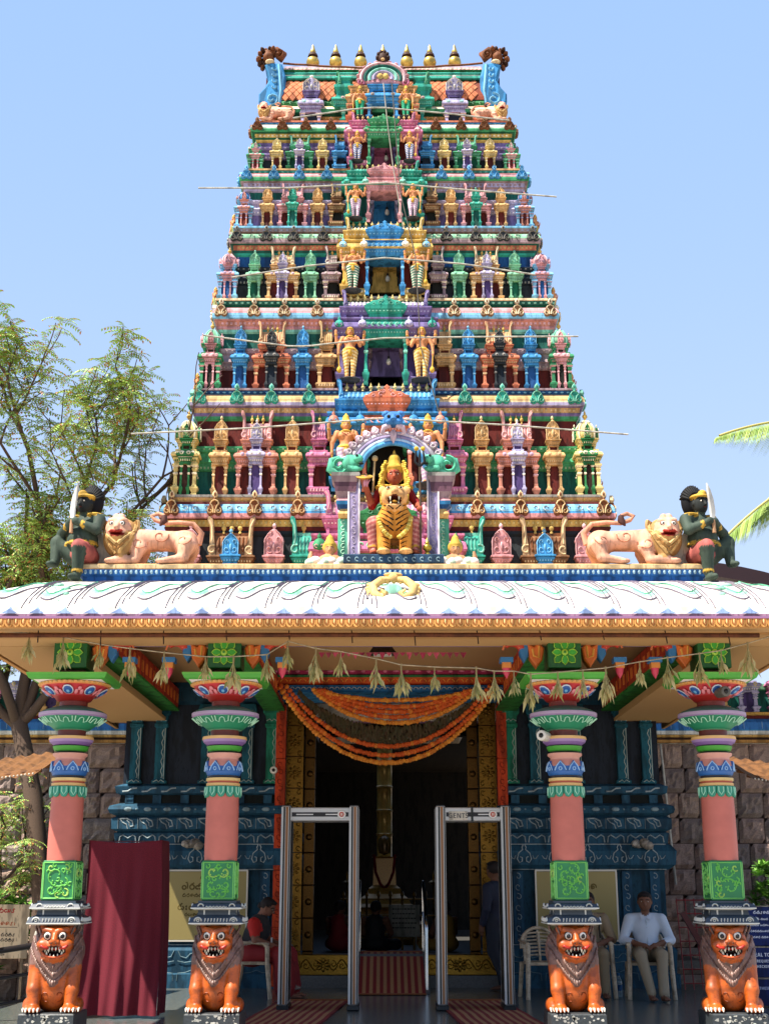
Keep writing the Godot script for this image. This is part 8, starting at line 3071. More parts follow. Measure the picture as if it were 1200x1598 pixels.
func build_plants():
	var rg := RandomNumberGenerator.new()
	var sprays := [spray_mesh(1), spray_mesh(2), spray_mesh(3)]
	# neem tree left of the porch
	rg.seed = 12
	var t := thing("neem_tree", "airy neem tree with feathery leaves rising left of the tower", "tree", Vector3(-5.75, -0.36, -20.6))
	var m := MB.new("bark")
	m.col = hx("5c4a3c")
	var tips := []
	m.tube([Vector3(0.85, 0, 0.6), Vector3(0.78, 1.5, 0.55), Vector3(0.5, 3.0, 0.4), Vector3(0.1, 4.2, 0.1)], [0.2, 0.15, 0.14, 0.13], 9, false)
	for q in [[Vector3(-0.5, 0.9, 0.1), 1.5], [Vector3(0.35, 1.0, 0.1), 1.7], [Vector3(0.05, 1.0, -0.3), 1.9], [Vector3(-0.1, 0.7, 0.6), 1.35], [Vector3(0.6, 0.5, 0.15), 1.3], [Vector3(-0.75, 0.5, 0.3), 1.35]]:
		grow(m, Vector3(0.1, 4.1, 0.1), (q[0] as Vector3).normalized(), q[1], 0.085, 3, rg, tips)
	grow(m, Vector3(0.1, 4.2, 0.1), Vector3(0.05, 1.0, 0.0), 2.6, 0.09, 4, rg, tips)
	var keep := []
	for p in tips:
		# the crown keeps clear of the porch roof and the tower
		if p.x < 2.15 and not (p.z > 0.7 and p.x > 1.3 and p.y < 5.4):
			keep.append(p)
	put("trunk", m, t)
	crown_of(sprays, keep, rg, 1.15, 1, t)
	# lower branch hanging by the wall
	var t2 := thing("neem_sapling", "leafy low branches of a young tree by the stone wall, left edge", "tree", Vector3(-6.0, -0.36, -20.2))
	var m2 := MB.new("bark")
	m2.col = hx("54443a")
	tips = []
	rg.seed = 5
	m2.tube([Vector3(0, 0, 0), Vector3(0.05, 0.9, 0), Vector3(0.0, 1.5, 0)], [0.06, 0.05, 0.04], 7, false)
	for q in [[Vector3(0.8, 0.4, 0.2), 0.7], [Vector3(-0.5, 0.5, 0.3), 0.7], [Vector3(0.3, 0.9, 0.0), 0.8], [Vector3(0.6, 0.9, 0.1), 1.1]]:
		grow(m2, Vector3(0.02, 1.3, 0), (q[0] as Vector3).normalized(), q[1], 0.03, 2, rg, tips)
	put("trunk", m2, t2)
	crown_of(sprays, tips, rg, 0.8, 1, t2)
	# bush at the right edge
	var bs := []
	for v in 2:
		var lm := MB.new("leaf")
		rg.seed = 60 + v
		for i in 16:
			var a := i * 2.4
			lm.col = hx("3f7a2c").lerp(hx("7aa844"), rg.randf())
			leaf_quad(lm, Vector3.ZERO, Vector3(cos(a), rg.randf_range(0.1, 1.0), sin(a)).normalized(), Vector3.UP, rg.randf_range(0.12, 0.2), 0.022)
		bs.append(lm.mesh(M))
	for q in [[Vector3(6.3, -0.36, -20.4), "leafy green bush in front of the stone wall at the right edge", 1.6, 31], [Vector3(-6.35, -0.36, -21.0), "dark leafy bush at the foot of the stone wall at the left edge", 1.2, 32]]:
		var b := thing("bush", q[1], "bush", q[0])
		var bm := MB.new("bark")
		bm.col = hx("4a3c30")
		tips = []
		rg.seed = q[3]
		for i in 7:
			var a := TAU * i / 7
			grow(bm, Vector3(0, 0, 0), Vector3(cos(a) * 0.4, 1, sin(a) * 0.4).normalized(), q[2] * 0.62, 0.03, 2, rg, tips)
		put("trunk", bm, b)
		crown_of(bs, tips, rg, 1.1, 3, b)
	# coconut palm: the trunk stands outside the frame, its fronds reach in
	var p := thing("coconut_palm", "coconut palm whose long fronds reach in from the right edge", "palm tree", Vector3(9.05, 0.4, -21.0))
	var pm := MB.new("bark")
	pm.col = hx("7c6f60")
	pm.tube([Vector3(0, -0.8, 0), Vector3(-0.1, 3, 0), Vector3(-0.15, 6, 0), Vector3(-0.1, 8.2, 0)], [0.26, 0.2, 0.17, 0.15], 12)
	put("trunk", pm, p)
	var fr := [[PI + 0.12, 0.35, 3.55, 0.5], [PI - 0.08, -0.1, 4.05, 0.55], [PI + 0.8, 0.3, 3.4, 0.6], [PI - 0.9, 0.3, 3.4, 0.6], [0.3, 0.3, 3.4, 0.6], [1.2, 0.4, 3.4, 0.6], [-0.7, 0.3, 3.4, 0.6], [2.2, 0.7, 3.0, 0.5], [-1.6, 0.6, 3.0, 0.5]]
	rg.seed = 77
	for q in fr:
		var f := MB.new("leaf")
		var d := Vector3(cos(q[0]) * cos(q[1]), sin(q[1]), -sin(q[0]) * cos(q[1]))
		var pos := Vector3(-0.1, 8.2, 0)
		var pts := [pos]
		var n := 46
		for i in n:
			d = (d + Vector3(0, -q[3] / n * 1.5, 0)).normalized()
			pos += d * q[2] / n
			pts.append(pos)
			var u := i / float(n)
			var side := d.cross(Vector3.UP).normalized()
			if i > 5:
				for k in [-1.0, 1.0]:
					f.col = hx("6f8f3c").lerp(hx("a2b05c"), rg.randf())
					var ld: Vector3 = (side * k * (0.75 - 0.35 * u) + d * 0.5 + Vector3(0, -0.55 - 0.25 * rg.randf(), 0)).normalized()
					var ll: float = 0.75 * sin(PI * (0.18 + 0.76 * u)) * rg.randf_range(0.88, 1.08)
					for h in 3:
						leaf_quad(f, pos + d * 0.026 * h, ld, (Vector3.UP + d * 0.2).normalized(), ll, 0.017)
		f.col = hx("b2a860")
		f.tube(pts, 0.022, 5, false)
		put("frond", f, p)

# ---------- lettering in round strokes, after the Telugu on the boards ----------
func glyph(m: MB, k: int, x: float, y: float, h: float, z: float, w: float) -> float:
	var a := []
	match k:
		0:   # ra
			a = [[[0.45, 0.35, 0.32, 0.0, TAU]], [[0.3, 0.82], [0.42, 0.7], [0.7, 0.95]]]
		1:   # va
			a = [[[0.3, 0.35, 0.26, 0.6, 5.9]], [[0.52, 0.2], [0.75, 0.08], [0.85, 0.35], [0.7, 0.6]], [[0.25, 0.85], [0.38, 0.72], [0.65, 0.95]]]
		2:   # la
			a = [[[0.5, 0.38, 0.36, -0.4, 4.2]], [[0.42, 0.32, 0.15, 0, TAU]]]
		3:   # ya
			a = [[[0.25, 0.3, 0.22, 0.2, 5.6]], [[0.72, 0.32, 0.26, -2.6, 2.4]], [[0.4, 0.55], [0.5, 0.75], [0.75, 0.9]]]
		4:   # ma
			a = [[[0.28, 0.35, 0.24, 0.6, 5.9]], [[0.5, 0.2], [0.7, 0.08], [0.78, 0.35], [0.72, 0.6]], [[0.78, 0.35], [0.95, 0.1], [1.1, 0.35], [1.05, 0.65]]]
		5:   # ka
			a = [[[0.25, 0.3, 0.22, 0.5, 5.8]], [[0.68, 0.3, 0.22, -2.6, 2.6]], [[0.2, 0.62], [0.5, 0.55], [0.8, 0.66]], [[0.3, 0.85], [0.45, 0.72], [0.7, 0.95]]]
		6:   # tall vowel mark and body
			a = [[[0.4, 0.3, 0.26, 0, TAU]], [[0.66, 0.3], [0.85, 0.15], [0.9, 0.6], [0.8, 1.0], [0.6, 0.95]]]
		7:   # under-hook
			a = [[[0.3, 0.55], [0.5, 0.3], [0.4, 0.05], [0.15, 0.05], [0.1, 0.25]], [[0.3, 0.55], [0.5, 0.7], [0.7, 0.6]]]
		8:   # dot
			a = [[[0.25, 0.3, 0.2, 0, TAU]]]
		_:   # colon
			a = [[[0.2, 0.15, 0.06, 0, TAU]], [[0.2, 0.5, 0.06, 0, TAU]]]
	var wmax := 0.0
	for s in a:
		var pts := PackedVector2Array()
		if s.size() == 1:
			var q: Array = s[0]
			for i in 13:
				var t: float = lerpf(q[3], q[4], i / 12.0)
				pts.append(Vector2(x + (q[0] + cos(t) * q[2]) * h, y + (q[1] + sin(t) * q[2]) * h))
			wmax = maxf(wmax, q[0] + q[2])
		else:
			for q in s:
				pts.append(Vector2(x + q[0] * h, y + q[1] * h))
				wmax = maxf(wmax, q[0])
		m.strip2(pts, z, w, 0.0015)
	return (wmax + 0.18) * h

func glyphs(m: MB, list: Array, x: float, y: float, h: float, z: float, w: float) -> float:
	for k in list:
		if k == -1:
			x += h * 0.5
		else:
			x += glyph(m, k, x, y, h, z, w)
	return x

func build_signs():
	# white board at the left edge
	var t := thing("timings_board", "cream board with red and black Telugu lettering at the left edge", "sign board", Vector3(-4.93, -0.36, -17.2))
	var b := MB.new()
	b.col = hx("c9b79a")
	b.cbox(0, 0.86, 1.5, 0, 0.52, 0.015, 0.004)
	b.col = hx("8a7a64")
	for s in [-1.0, 1.0]:
		b.box(s * 0.46, 0.43, -0.02, 0.03, 0.9, 0.03)
	put("board", b, t)
	var l := MB.new("plain")
	l.col = hx("9c2018")
	glyphs(l, [6, 2, 3, 4, 7], -0.02, 1.4, 0.068, 0.016, 0.013)
	l.col = hx("2a2420")
	glyphs(l, [8, 6, 0, 8, 7], 0.0, 1.335, 0.04, 0.016, 0.008)
	l.col = hx("a0522c")
	glyphs(l, [1, 7, -1, 1, 2, 2, 7, 9], -0.02, 1.25, 0.055, 0.016, 0.01)
	l.col = hx("2a2420")
	l.box(0.2, 1.228, 0.017, 0.36, 0.005, 0.002)
	glyphs(l, [8, 8, 2, -1, 1, 0, 5, 7], 0.06, 1.12, 0.045, 0.016, 0.009)
	glyphs(l, [8, 8, 2, -1, 1, 0, 5, 7], 0.06, 1.06, 0.045, 0.016, 0.009)
	glyphs(l, [6, 8, 4, 2, 3, 0, 1], 0.06, 0.95, 0.03, 0.016, 0.006)
	glyphs(l, [1, 4, 5, 0, 2], 0.12, 0.895, 0.024, 0.016, 0.005)
	put("lettering", l, t)
	# blue boards at the right edge
	var tx := Vector3(4.62, 0.0, -16.4)
	for i in 3:
		var bt := thing("blue_notice_board", ["blue notice board with white Telugu lines, topmost of three at the right edge", "blue notice board headed PEAL TO, middle of three at the right edge", "blue notice board at the bottom of the three at the right edge"][i], "sign board", tx + Vector3(0.0, [0.68, 0.33, 0.02][i], 0.02 * i), 0.0, "blue boards at the right edge")
		var bm := MB.new()
		bm.col = hx("15245c")
		var hh: float = [0.44, 0.33, 0.29][i]
		bm.cbox(0, 0, hh, 0, 0.4, 0.012, 0.004)
		bm.col = hx("8f8a80")
		bm.box(0, hh + 0.006, 0, 0.8, 0.012, 0.03)
		put("board", bm, bt)
		var lt := MB.new("plain")
		lt.col = hx("c4c8d4")
		if i == 0:
			glyphs(lt, [1, 5, 7, 2, 5, 7], -0.25, 0.36, 0.038, 0.013, 0.008)
			for r in 4:
				glyphs(lt, [[6, 3, 4, 1, -1, 3, 4, 0], [1, 4, 3, 8, -1, 4, 0, 2, 8], [0, 2, 1, 5, 3, 4, 2, 0], [4, 1, 2, 0, -1, 3, 5, 2]][r], -0.3, 0.29 - r * 0.068, 0.026, 0.013, 0.006)
			put("lettering", lt, bt)
		elif i == 1:
			lettering("APPEAL TO", bt, Vector3(-0.235, 0.25, 0.014), 0.04, hx("c4c8d4"))
			lettering("WE REQUEST", bt, Vector3(-0.205, 0.18, 0.014), 0.03, hx("c4c8d4"))
			lettering("CHECKING", bt, Vector3(-0.18, 0.12, 0.014), 0.03, hx("c4c8d4"))
		else:
			lettering("THEIR O", bt, Vector3(-0.17, 0.19, 0.014), 0.032, hx("9aa2bc"))
	var st := MB.new("satin")
	st.col = hx("4a4640")
	for s in [-1.0, 1.0]:
		st.box(tx.x + s * 0.36, 0.57, tx.z - 0.03, 0.03, 1.12, 0.03)
	tag(put("sign_stand", st), "thin grey stand carrying the three blue boards", "stand")
	# brass plaques on the lower walls
	for s in [-1.0, 1.0]:
		var pt := thing("inscribed_plaque", "dull yellow inscribed plaque on the blue wall %s of the door" % ("left" if s < 0 else "right"), "plaque", Vector3(0.1 + s * 2.62, 0.64, -19.53), 0.0, "wall plaques")
		var pm := MB.new("satin")
		pm.col = hx("8f8250")
		pm.cbox(0, 0, 0.93, 0, 0.56, 0.02, 0.006)
		pm.col = hx("c8c4b8")
		pm.box(0, -0.012, 0.0, 1.16, 0.022, 0.045)
		pm.box(0, 0.942, 0.0, 1.16, 0.022, 0.045)
		for u in [-1.0, 1.0]:
			pm.box(u * 0.572, 0.465, 0.0, 0.022, 0.93, 0.045)
		put("plate", pm, pt)
		var lt := MB.new()
		lt.col = hx("62562c")
		glyphs(lt, [2, 4, 1], -0.1, 0.82, 0.06, 0.02, 0.012)
		glyphs(lt, [6, 0, 3, 4, 5, 2], -0.36, 0.68, 0.1, 0.02, 0.02)
		glyphs(lt, [1, 0, 2, 3, 5, 4, 0, 2, 7], -0.34, 0.58, 0.055, 0.02, 0.012)
		glyphs(lt, [1, 9, 6, 5, 9, 8, 6], -0.4, 0.4, 0.1, 0.02, 0.02)
		glyphs(lt, [0, 4, 2, 5, 1, 3, 0], -0.3, 0.32, 0.05, 0.02, 0.012)
		put("inscription", lt, pt)

func build_props():
	# maroon cloth over a frame
	var cm := MB.new("cloth")
	cm.col = hx("741428")
	var rows := []
	var nx := 40
	for j in 26:
		var v := j / 25.0
		var r := PackedVector3Array()
		for i in nx:
			var u := i / float(nx - 1)
			var flare := 0.95 + 0.07 * v
			var fold := 0.05 * v * sin(u * 14.0 + 1.8 * sin(v * 2.6)) + 0.02 * v * sin(u * 37.0 + v * 3.0) + 0.03 * sin(u * 9.0 - v * 7.0) * v * (1.0 - v) * 2.0 + 0.09 * exp(-pow((u - 0.62 - 0.16 * (1.0 - v)) * 9.0, 2.0)) * sin(v * PI)
			r.append(Vector3((u - 0.5) * 0.84 * flare + 0.02 * sin(v * 3.0), 1.84 - 0.03 * sin(u * PI) * (1.0 - v) - 1.81 * v, 0.22 + 0.05 * v + fold))
		rows.append(r)
	cm.loft(rows, false, false)
	for s in [-1.0, 1.0]:
		var side := []
		for j in 14:
			var v := j / 13.0
			var r := PackedVector3Array()
			for i in 8:
				var u := i / 7.0
				r.append(Vector3(s * 0.42 * (0.95 + 0.07 * v) + 0.02 * sin(v * 3.0) + s * 0.02 * sin(u * 9.0) * v, 1.84 - 1.81 * v, 0.24 + 0.05 * v - 0.52 * u))
			side.append(r)
		cm.loft(side, false, false)
	cm.quad(Vector3(-0.4, 1.82, 0.22), Vector3(0.4, 1.82, 0.22), Vector3(0.4, 1.85, -0.28), Vector3(-0.4, 1.85, -0.28))
	tag(put("draped_cloth", cm, self, Vector3(-2.84, 0.0, -15.2)), "tall maroon cloth draped over a frame beside the left pillars", "cloth")
	# plastic bundles lying on the moulding
	for s in [-1.0, 1.0]:
		var bm := MB.new("plastic")
		rng.seed = 300
		for i in 9:
			bm.col = hx("b8b4ae").lerp(hx("7a746c"), rng.randf())
			bm.ell(Vector3(rng.randf_range(-0.13, 0.13), rng.randf_range(0.04, 0.1), rng.randf_range(-0.03, 0.05)), Vector3(rng.randf_range(0.05, 0.1), rng.randf_range(0.04, 0.07), 0.05), 7, 5, Basis(Vector3(1, 1, 0).normalized(), rng.randf() * 2))
		tag(put("plastic_bundle", bm, self, Vector3(0.1 + (-2.85 if s < 0 else 3.55), 1.88, -19.44)), "crumpled grey plastic bundle tucked on the blue moulding %s of the door" % ("left" if s < 0 else "right"), "bundle", "plastic bundles on the wall")
	# water bottle
	var bo := thing("water_bottle", "clear water bottle with blue label standing between the chairs", "bottle", Vector3(2.99, 0.0, -17.9))
	var bb := MB.new("glass")
	bb.col = hx("b8c8d0")
	bb.lathe(Vector3.ZERO, [[0.038, 0.002], [0.042, 0.01], [0.042, 0.18], [0.036, 0.21], [0.016, 0.25], [0.016, 0.27]], 14)
	put("body", bb, bo)
	var bl := MB.new()
	bl.col = hx("2a5a94")
	bl.lathe(Vector3.ZERO, [[0.0425, 0.08], [0.0432, 0.085], [0.0432, 0.145], [0.0425, 0.15]], 14)
	put("label_band", bl, bo)
	var bk := MB.new()
	bk.col = hx("2f6aa8")
	bk.lathe(Vector3.ZERO, [[0.018, 0.262], [0.018, 0.285], [0.014, 0.288]], 10)
	put("cap", bk, bo)
	# security cameras
	for q in [[Vector3(-1.60, 2.98, -19.42), 0.0, "white dome camera on the green strip left of the door"], [Vector3(1.58, 2.79, -13.3), -0.5, "white bullet camera on the inner right lion pillar"], [Vector3(3.36, 3.2, -13.1), 0.25, "dark dome camera under the capital of the outermost right pillar"]]:
		var ct := thing("security_camera", q[2], "camera", q[0], q[1], "security cameras")
		var k := MB.new("satin")
		k.col = hx("d0ccc2") if not "dark" in q[2] else hx("5a5850")
		k.at(Transform3D(Basis(Vector3.RIGHT, PI / 2), Vector3.ZERO))
		k.lathe(Vector3.ZERO, [[0.04, -0.12], [0.05, -0.1], [0.055, 0.03], [0.05, 0.05], [0.036, 0.052]], 14)
		k.lathe(Vector3(0.0, -0.16, 0.0), [[0.02, 0.0], [0.02, 0.06]], 8)
		put("housing", k, ct)
		var e := MB.new("satin")
		e.col = hx("14120f")
		e.ell(Vector3(0, 0, 0.05), Vector3(0.026, 0.026, 0.014), 10, 6)
		put("lens", e, ct)
	# barrier and railing at the left edge
	var rt := thing("barrier_rail", "dark steel barrier with pale posts at the bottom left corner", "barrier", Vector3(-3.95, 0, -14.6))
	for i in 3:
		var p := MB.new("satin")
		p.col = hx("a8a294") if i else hx("5a4a38")
		p.lathe(Vector3.ZERO, [[0.03, 0], [0.03, 1.0 - 0.1 * i], [0.036, 1.02 - 0.1 * i], [0.02, 1.08 - 0.1 * i], [0.0, 1.12 - 0.1 * i]], 10)
		put("post", p, rt, Vector3(-0.62 + 0.42 * i, 0, 0.3 - 0.3 * i))
	for y in [0.7, 0.42, 0.16]:
		var p := MB.new("satin")
		p.col = hx("2a2622")
		p.tube([Vector3(-1.0, y - 0.1, 0.55), Vector3(-0.2, y - 0.02, 0.0), Vector3(0.34, y + 0.06, -0.38)], 0.032 if y > 0.6 else 0.018, 8)
		put("rail", p, rt)
	# red grille leaning on the right wall
	var gt := thing("red_grille", "red welded grille leaning against the stone wall at right", "grille", Vector3(4.55, 0, -19.0))
	for i in 9:
		var p := MB.new("satin")
		p.col = hx("7a1c1a")
		p.tube([Vector3(-0.5 + i * 0.12, 0.02, 0.1), Vector3(-0.5 + i * 0.12, 1.2, -0.15)], 0.008, 5)
		put("bar", p, gt)
	for i in 7:
		var p := MB.new("satin")
		p.col = hx("7a1c1a")
		p.tube([Vector3(-0.5, 0.1 + i * 0.18, 0.08 - i * 0.037), Vector3(0.46, 0.1 + i * 0.18, 0.08 - i * 0.037)], 0.008, 5)
		put("bar", p, gt)
	var dg := MB.new("satin")
	dg.col = hx("4a1a16")
	dg.box(0, 0, 0, 0.07, 1.15, 0.05)
	var pole := put("wooden_prop", dg, self, Vector3(4.28, 0.52, -18.6))
	pole.rotation.z = 0.5
	tag(pole, "dark red wooden prop leaning in front of the red grille", "prop")
	# awnings at both edges
	for s in [-1.0, 1.0]:
		var at := thing("awning", "orange corrugated awning with beaded edge at the %s edge" % ("left" if s < 0 else "right"), "awning", Vector3(s * (5.15 if s < 0 else 5.6), 2.72, -17.2 if s < 0 else -18.0), 0.0, "corrugated awnings")
		var am := MB.new()
		am.col = hx("74502f")
		var rr := []
		for j in 5:
			var r := PackedVector3Array()
			for i in 34:
				var u := i / 33.0
				r.append(Vector3(-0.9 + 1.8 * u, 0.02 * sin(i * 1.9) - s * 0.12 * (u - 0.5) * 2 + 0.3 - 0.12 * j, -0.9 + 0.45 * j))
			rr.append(r)
		am.loft(rr, false, false)
		put("sheet", am, at)
		var fr := MB.new()
		fr.col = hx("6a4426")
		for j in 4:
			fr.tube([Vector3(-0.9, 0.2 + s * 0.12 - 0.1 * j, -0.8 + 0.45 * j), Vector3(0.9, 0.2 - s * 0.12 - 0.1 * j, -0.8 + 0.45 * j)], 0.025, 6)
		put("purlin", fr, at)
		var bd := MB.new()
		bd.col = hx("c8c0b4")
		for i in 40:
			bd.ell(Vector3(-0.9 + 0.046 * i, -0.17 - s * 0.12 * ((0.046 * i / 1.8) - 0.5) * 2, 0.92), Vector3(0.014, 0.014, 0.012), 6, 4)
		put("bead_edge", bd, at)
		var pp := MB.new("satin")
		pp.col = hx("a87c40")
		pp.tube([Vector3(0.05 * s + 0.1, -2.86, 0.5), Vector3(0.0 * s, 0.0, 0.5)], 0.03, 8)
		put("post", pp, at)
	# low dark shed roof behind the right guard
	var sh := MB.new("satin")
	sh.col = hx("3a1c1c")
	var rr := []
	for i in 14:
		var u := i / 13.0
		rr.append(PackedVector3Array([Vector3(4.45 + 3.6 * u, 5.75 - 1.1 * u * u - 0.4 * u, -18.0), Vector3(4.45 + 3.6 * u, 5.75 - 1.1 * u * u - 0.4 * u, -21.5)]))
	sh.loft(rr, false, false)
	for i in 13:
		var u := i / 13.0
		var u1 := (i + 1) / 13.0
		sh.col = hx("2c1616")
		sh.quad(Vector3(4.45 + 3.6 * u, 5.55 - 1.1 * u * u - 0.4 * u, -18.0), Vector3(4.45 + 3.6 * u1, 5.55 - 1.1 * u1 * u1 - 0.4 * u1, -18.0), Vector3(4.45 + 3.6 * u1, 5.75 - 1.1 * u1 * u1 - 0.4 * u1, -18.0), Vector3(4.45 + 3.6 * u, 5.75 - 1.1 * u * u - 0.4 * u, -18.0))
	for x in [7.6]:
		sh.col = hx("4a3a34")
		sh.box(x, 2.4, -18.4, 0.12, 5.5, 0.12)
	tag(put("shed_roof", sh), "curved dark maroon shed roof behind the right seated guard", "roof")
	# thin white pipe on the right wall
	var wp := MB.new()
	wp.col = hx("c8c8c4")
	wp.tube([Vector3(4.62, 1.4, -21.8), Vector3(4.5, 3.6, -21.8)], 0.02, 6)
	tag(put("drain_pipe", wp), "thin white pipe running up the stone wall at right", "pipe")

# ---------- hanging things ----------
func bunch_mesh(seed_: int) -> ArrayMesh:   # dried mango leaves tied by their stalks
	var rg := RandomNumberGenerator.new()
	rg.seed = seed_
	var m := MB.new("leaf")
	m.col = hx("8a7a50")
	m.tube([Vector3(0, 0.03, 0), Vector3(0, -0.05, 0)], 0.008, 5)
	for i in 17:
		var a := i * 2.4
		var sp := rg.randf_range(0.12, 0.5)
		var d := Vector3(cos(a) * sp, -1, sin(a) * sp).normalized()
		m.col = hx("a89a5c").lerp(hx("6f7a3c"), rg.randf()).lerp(hx("cbb98a"), rg.randf() * 0.6)
		var p := Vector3(0, -0.02 - 0.09 * (i / 17.0), 0) + d * 0.01
		var q := p + d * 0.07
		m.tube([p, q], 0.004, 3, false)
		leaf_quad(m, q, (d + Vector3(rg.randf_range(-0.25, 0.25), 0, rg.randf_range(-0.25, 0.25))).normalized(), Vector3(cos(a + 1), 0.1, sin(a + 1)).normalized(), rg.randf_range(0.09, 0.15), 0.016)
	return m.mesh(M)

func build_hangings():
	var ms := []
	for i in 5:
		ms.append(bunch_mesh(i + 100))
	# pixel-free list: x, height of the knot, and z under the eave
	var pts := [[-3.43, 3.70], [-3.1, 3.66], [-2.74, 3.59], [-2.45, 3.55], [-2.12, 3.51], [-1.72, 3.47], [-1.45, 3.47], [-1.13, 3.49], [-0.93, 3.62], [-0.66, 3.55], [-0.42, 3.52], [-0.08, 3.45], [0.16, 3.39], [0.48, 3.37], [0.88, 3.36], [1.05, 3.33], [1.24, 3.33], [1.4, 3.30], [1.66, 3.32], [1.9, 3.34], [2.12, 3.36], [2.45, 3.42], [2.72, 3.46], [3.03, 3.5], [3.24, 3.53], [3.5, 3.6]]
	var line := []
	for i in pts.size():
		var p := Vector3(pts[i][0], pts[i][1], -12.62)
		line.append(p)
		var o := put("leaf_bunch", ms[i % 5], self, p - Vector3(0, 0.02, 0))
		o.rotation.y = i * 1.7
		o.scale = Vector3.ONE * (0.98 + 0.2 * sin(i * 2.3))
		var ord := i + 1
		var suf := "th"
		if ord % 10 == 1 and ord != 11: suf = "st"
		elif ord % 10 == 2 and ord != 12: suf = "nd"
		elif ord % 10 == 3 and ord != 13: suf = "rd"
		tag(o, "dried mango leaf bunch on the eave string, %d%s from the left" % [ord, suf], "leaf bunch", "dried leaf bunches under the eave")
	var sm := MB.new()
	sm.col = hx("b0a48c")
	sm.tube([Vector3(-4.1, 3.74, -12.62)] + line + [Vector3(3.9, 3.72, -12.62)], 0.006, 4)
	tag(put("eave_string", sm), "thin string under the eave carrying the dried leaf bunches", "string")
	# marigold garlands over the door
	var z := -18.25
	var sets := [
		[-1.52, 1.46, 4.0, 2.98, "d98a2c", "lowest yellow marigold garland over the door"], [-1.5, 1.44, 4.02, 3.08, "cc5a1c", "orange marigold garland just above the lowest yellow one"], [-1.42, 1.38, 4.02, 3.2, "cc5a1c", "orange marigold garland third from the bottom of the swag"],
		[-1.02, 1.16, 3.94, 3.52, "d98a2c", "yellow marigold garland closing the inner swag"], [-0.98, 1.12, 3.96, 3.6, "cc5a1c", "orange marigold garland second from the bottom of the inner swag"], [-0.94, 1.1, 3.96, 3.67, "cc5a1c", "orange marigold garland in the middle of the inner swag"], [-0.9, 1.08, 3.96, 3.74, "cc5a1c", "orange marigold garland near the top of the inner swag"], [-1.05, 1.2, 3.98, 3.83, "d98a2c", "nearly straight yellow marigold garland at the top of the swag"]]
	for q in sets:
		var g := MB.new("petal")
		rng.seed = int(q[3] * 100)
		var n := int((q[1] - q[0]) / 0.05 * 1.25)
		var half: float = (q[1] - q[0]) / 2
		for i in n:
			var u := i / float(n - 1)
			var k := (u - 0.5) * 2
			var y: float = q[3] + (q[2] - q[3]) * (cosh(k * 1.3) - 1.0) / (cosh(1.3) - 1.0)
			g.col = hx(q[4]).lerp(hx("e8a83c") if rng.randf() < 0.3 else hx("a83c12"), rng.randf() * 0.4)
			var r := rng.randf_range(0.034, 0.044)
			g.ell(Vector3(q[0] + half * (1 + k), y + rng.randf_range(-0.006, 0.006), rng.randf_range(-0.01, 0.01)), Vector3(r, r * 0.85, r), 6, 4, Basis(Vector3(rng.randf(), rng.randf(), 1).normalized(), rng.randf() * 3))
		tag(put("marigold_garland", g, self, Vector3(0.07, 0, z)), q[5], "garland", "marigold garlands over the door")
	var lf := MB.new("leaf")
	rng.seed = 8
	for i in 1500:
		var k := rng.randf_range(-1.0, 1.0)
		var t := rng.randf()
		var yl := 3.22 + 0.78 * (cosh(k * 1.3) - 1.0) / (cosh(1.3) - 1.0)
		var yh := 3.5 + 0.47 * (cosh(k * 1.25) - 1.0) / (cosh(1.25) - 1.0)
		lf.col = hx("3a3a1c").lerp(hx("4a3418"), rng.randf())
		leaf_quad(lf, Vector3(0.03 + k * 1.28, lerpf(yl, yh, t), rng.randf_range(-0.02, 0.02)), Vector3(rng.randf_range(-0.5, 0.5), -1, 0.2).normalized(), Vector3(rng.randf_range(-0.4, 0.4), 0.1, 1).normalized(), 0.09, 0.014)
	tag(put("leaf_swag", lf, self, Vector3(0.07, 0, z - 0.03)), "dark dried leaf swag between the orange garlands", "garland")
	# long cables of lights strung across the tower
	var cb := [
		[19.5, [[-3.95, 8.16], [-2.0, 8.26], [0.0, 8.42], [2.0, 8.3], [3.8, 8.15]], "across the blue storey above the arch"],
		[19.9, [[-2.95, 10.0], [-1.56, 9.81], [-0.83, 9.86], [0.0, 9.95], [1.46, 9.97], [3.15, 9.98]], "across the purple storey"],
		[20.1, [[-2.54, 11.13], [-1.28, 11.34], [0.0, 11.49], [1.29, 11.38], [2.51, 11.18]], "across the yellow storey"],
		[20.4, [[-3.21, 12.97], [-1.66, 12.97], [0.0, 13.07], [1.55, 12.92], [2.96, 12.8]], "across the sea green storey"],
		[20.6, [[-1.62, 14.47], [-0.68, 14.63], [0.0, 14.68], [1.14, 14.56], [2.21, 14.42]], "across the foot of the wagon roof"]]
	for q in cb:
		var m := MB.new()
		m.col = hx("a8a8a0")
		var cu := Curve3D.new()
		var n: int = q[1].size()
		for i in n:
			var a: Array = q[1][maxi(i - 1, 0)]
			var b: Array = q[1][mini(i + 1, n - 1)]
			var d := Vector3(b[0] - a[0], b[1] - a[1], 0) / 6.0
			cu.add_point(Vector3(q[1][i][0], q[1][i][1], -q[0]), -d, d)
		m.tube(Array(cu.tessellate(3, 4)), 0.015, 5)
		tag(put("light_cable", m), "pale cable strung " + q[2], "cable", "cables across the tower")
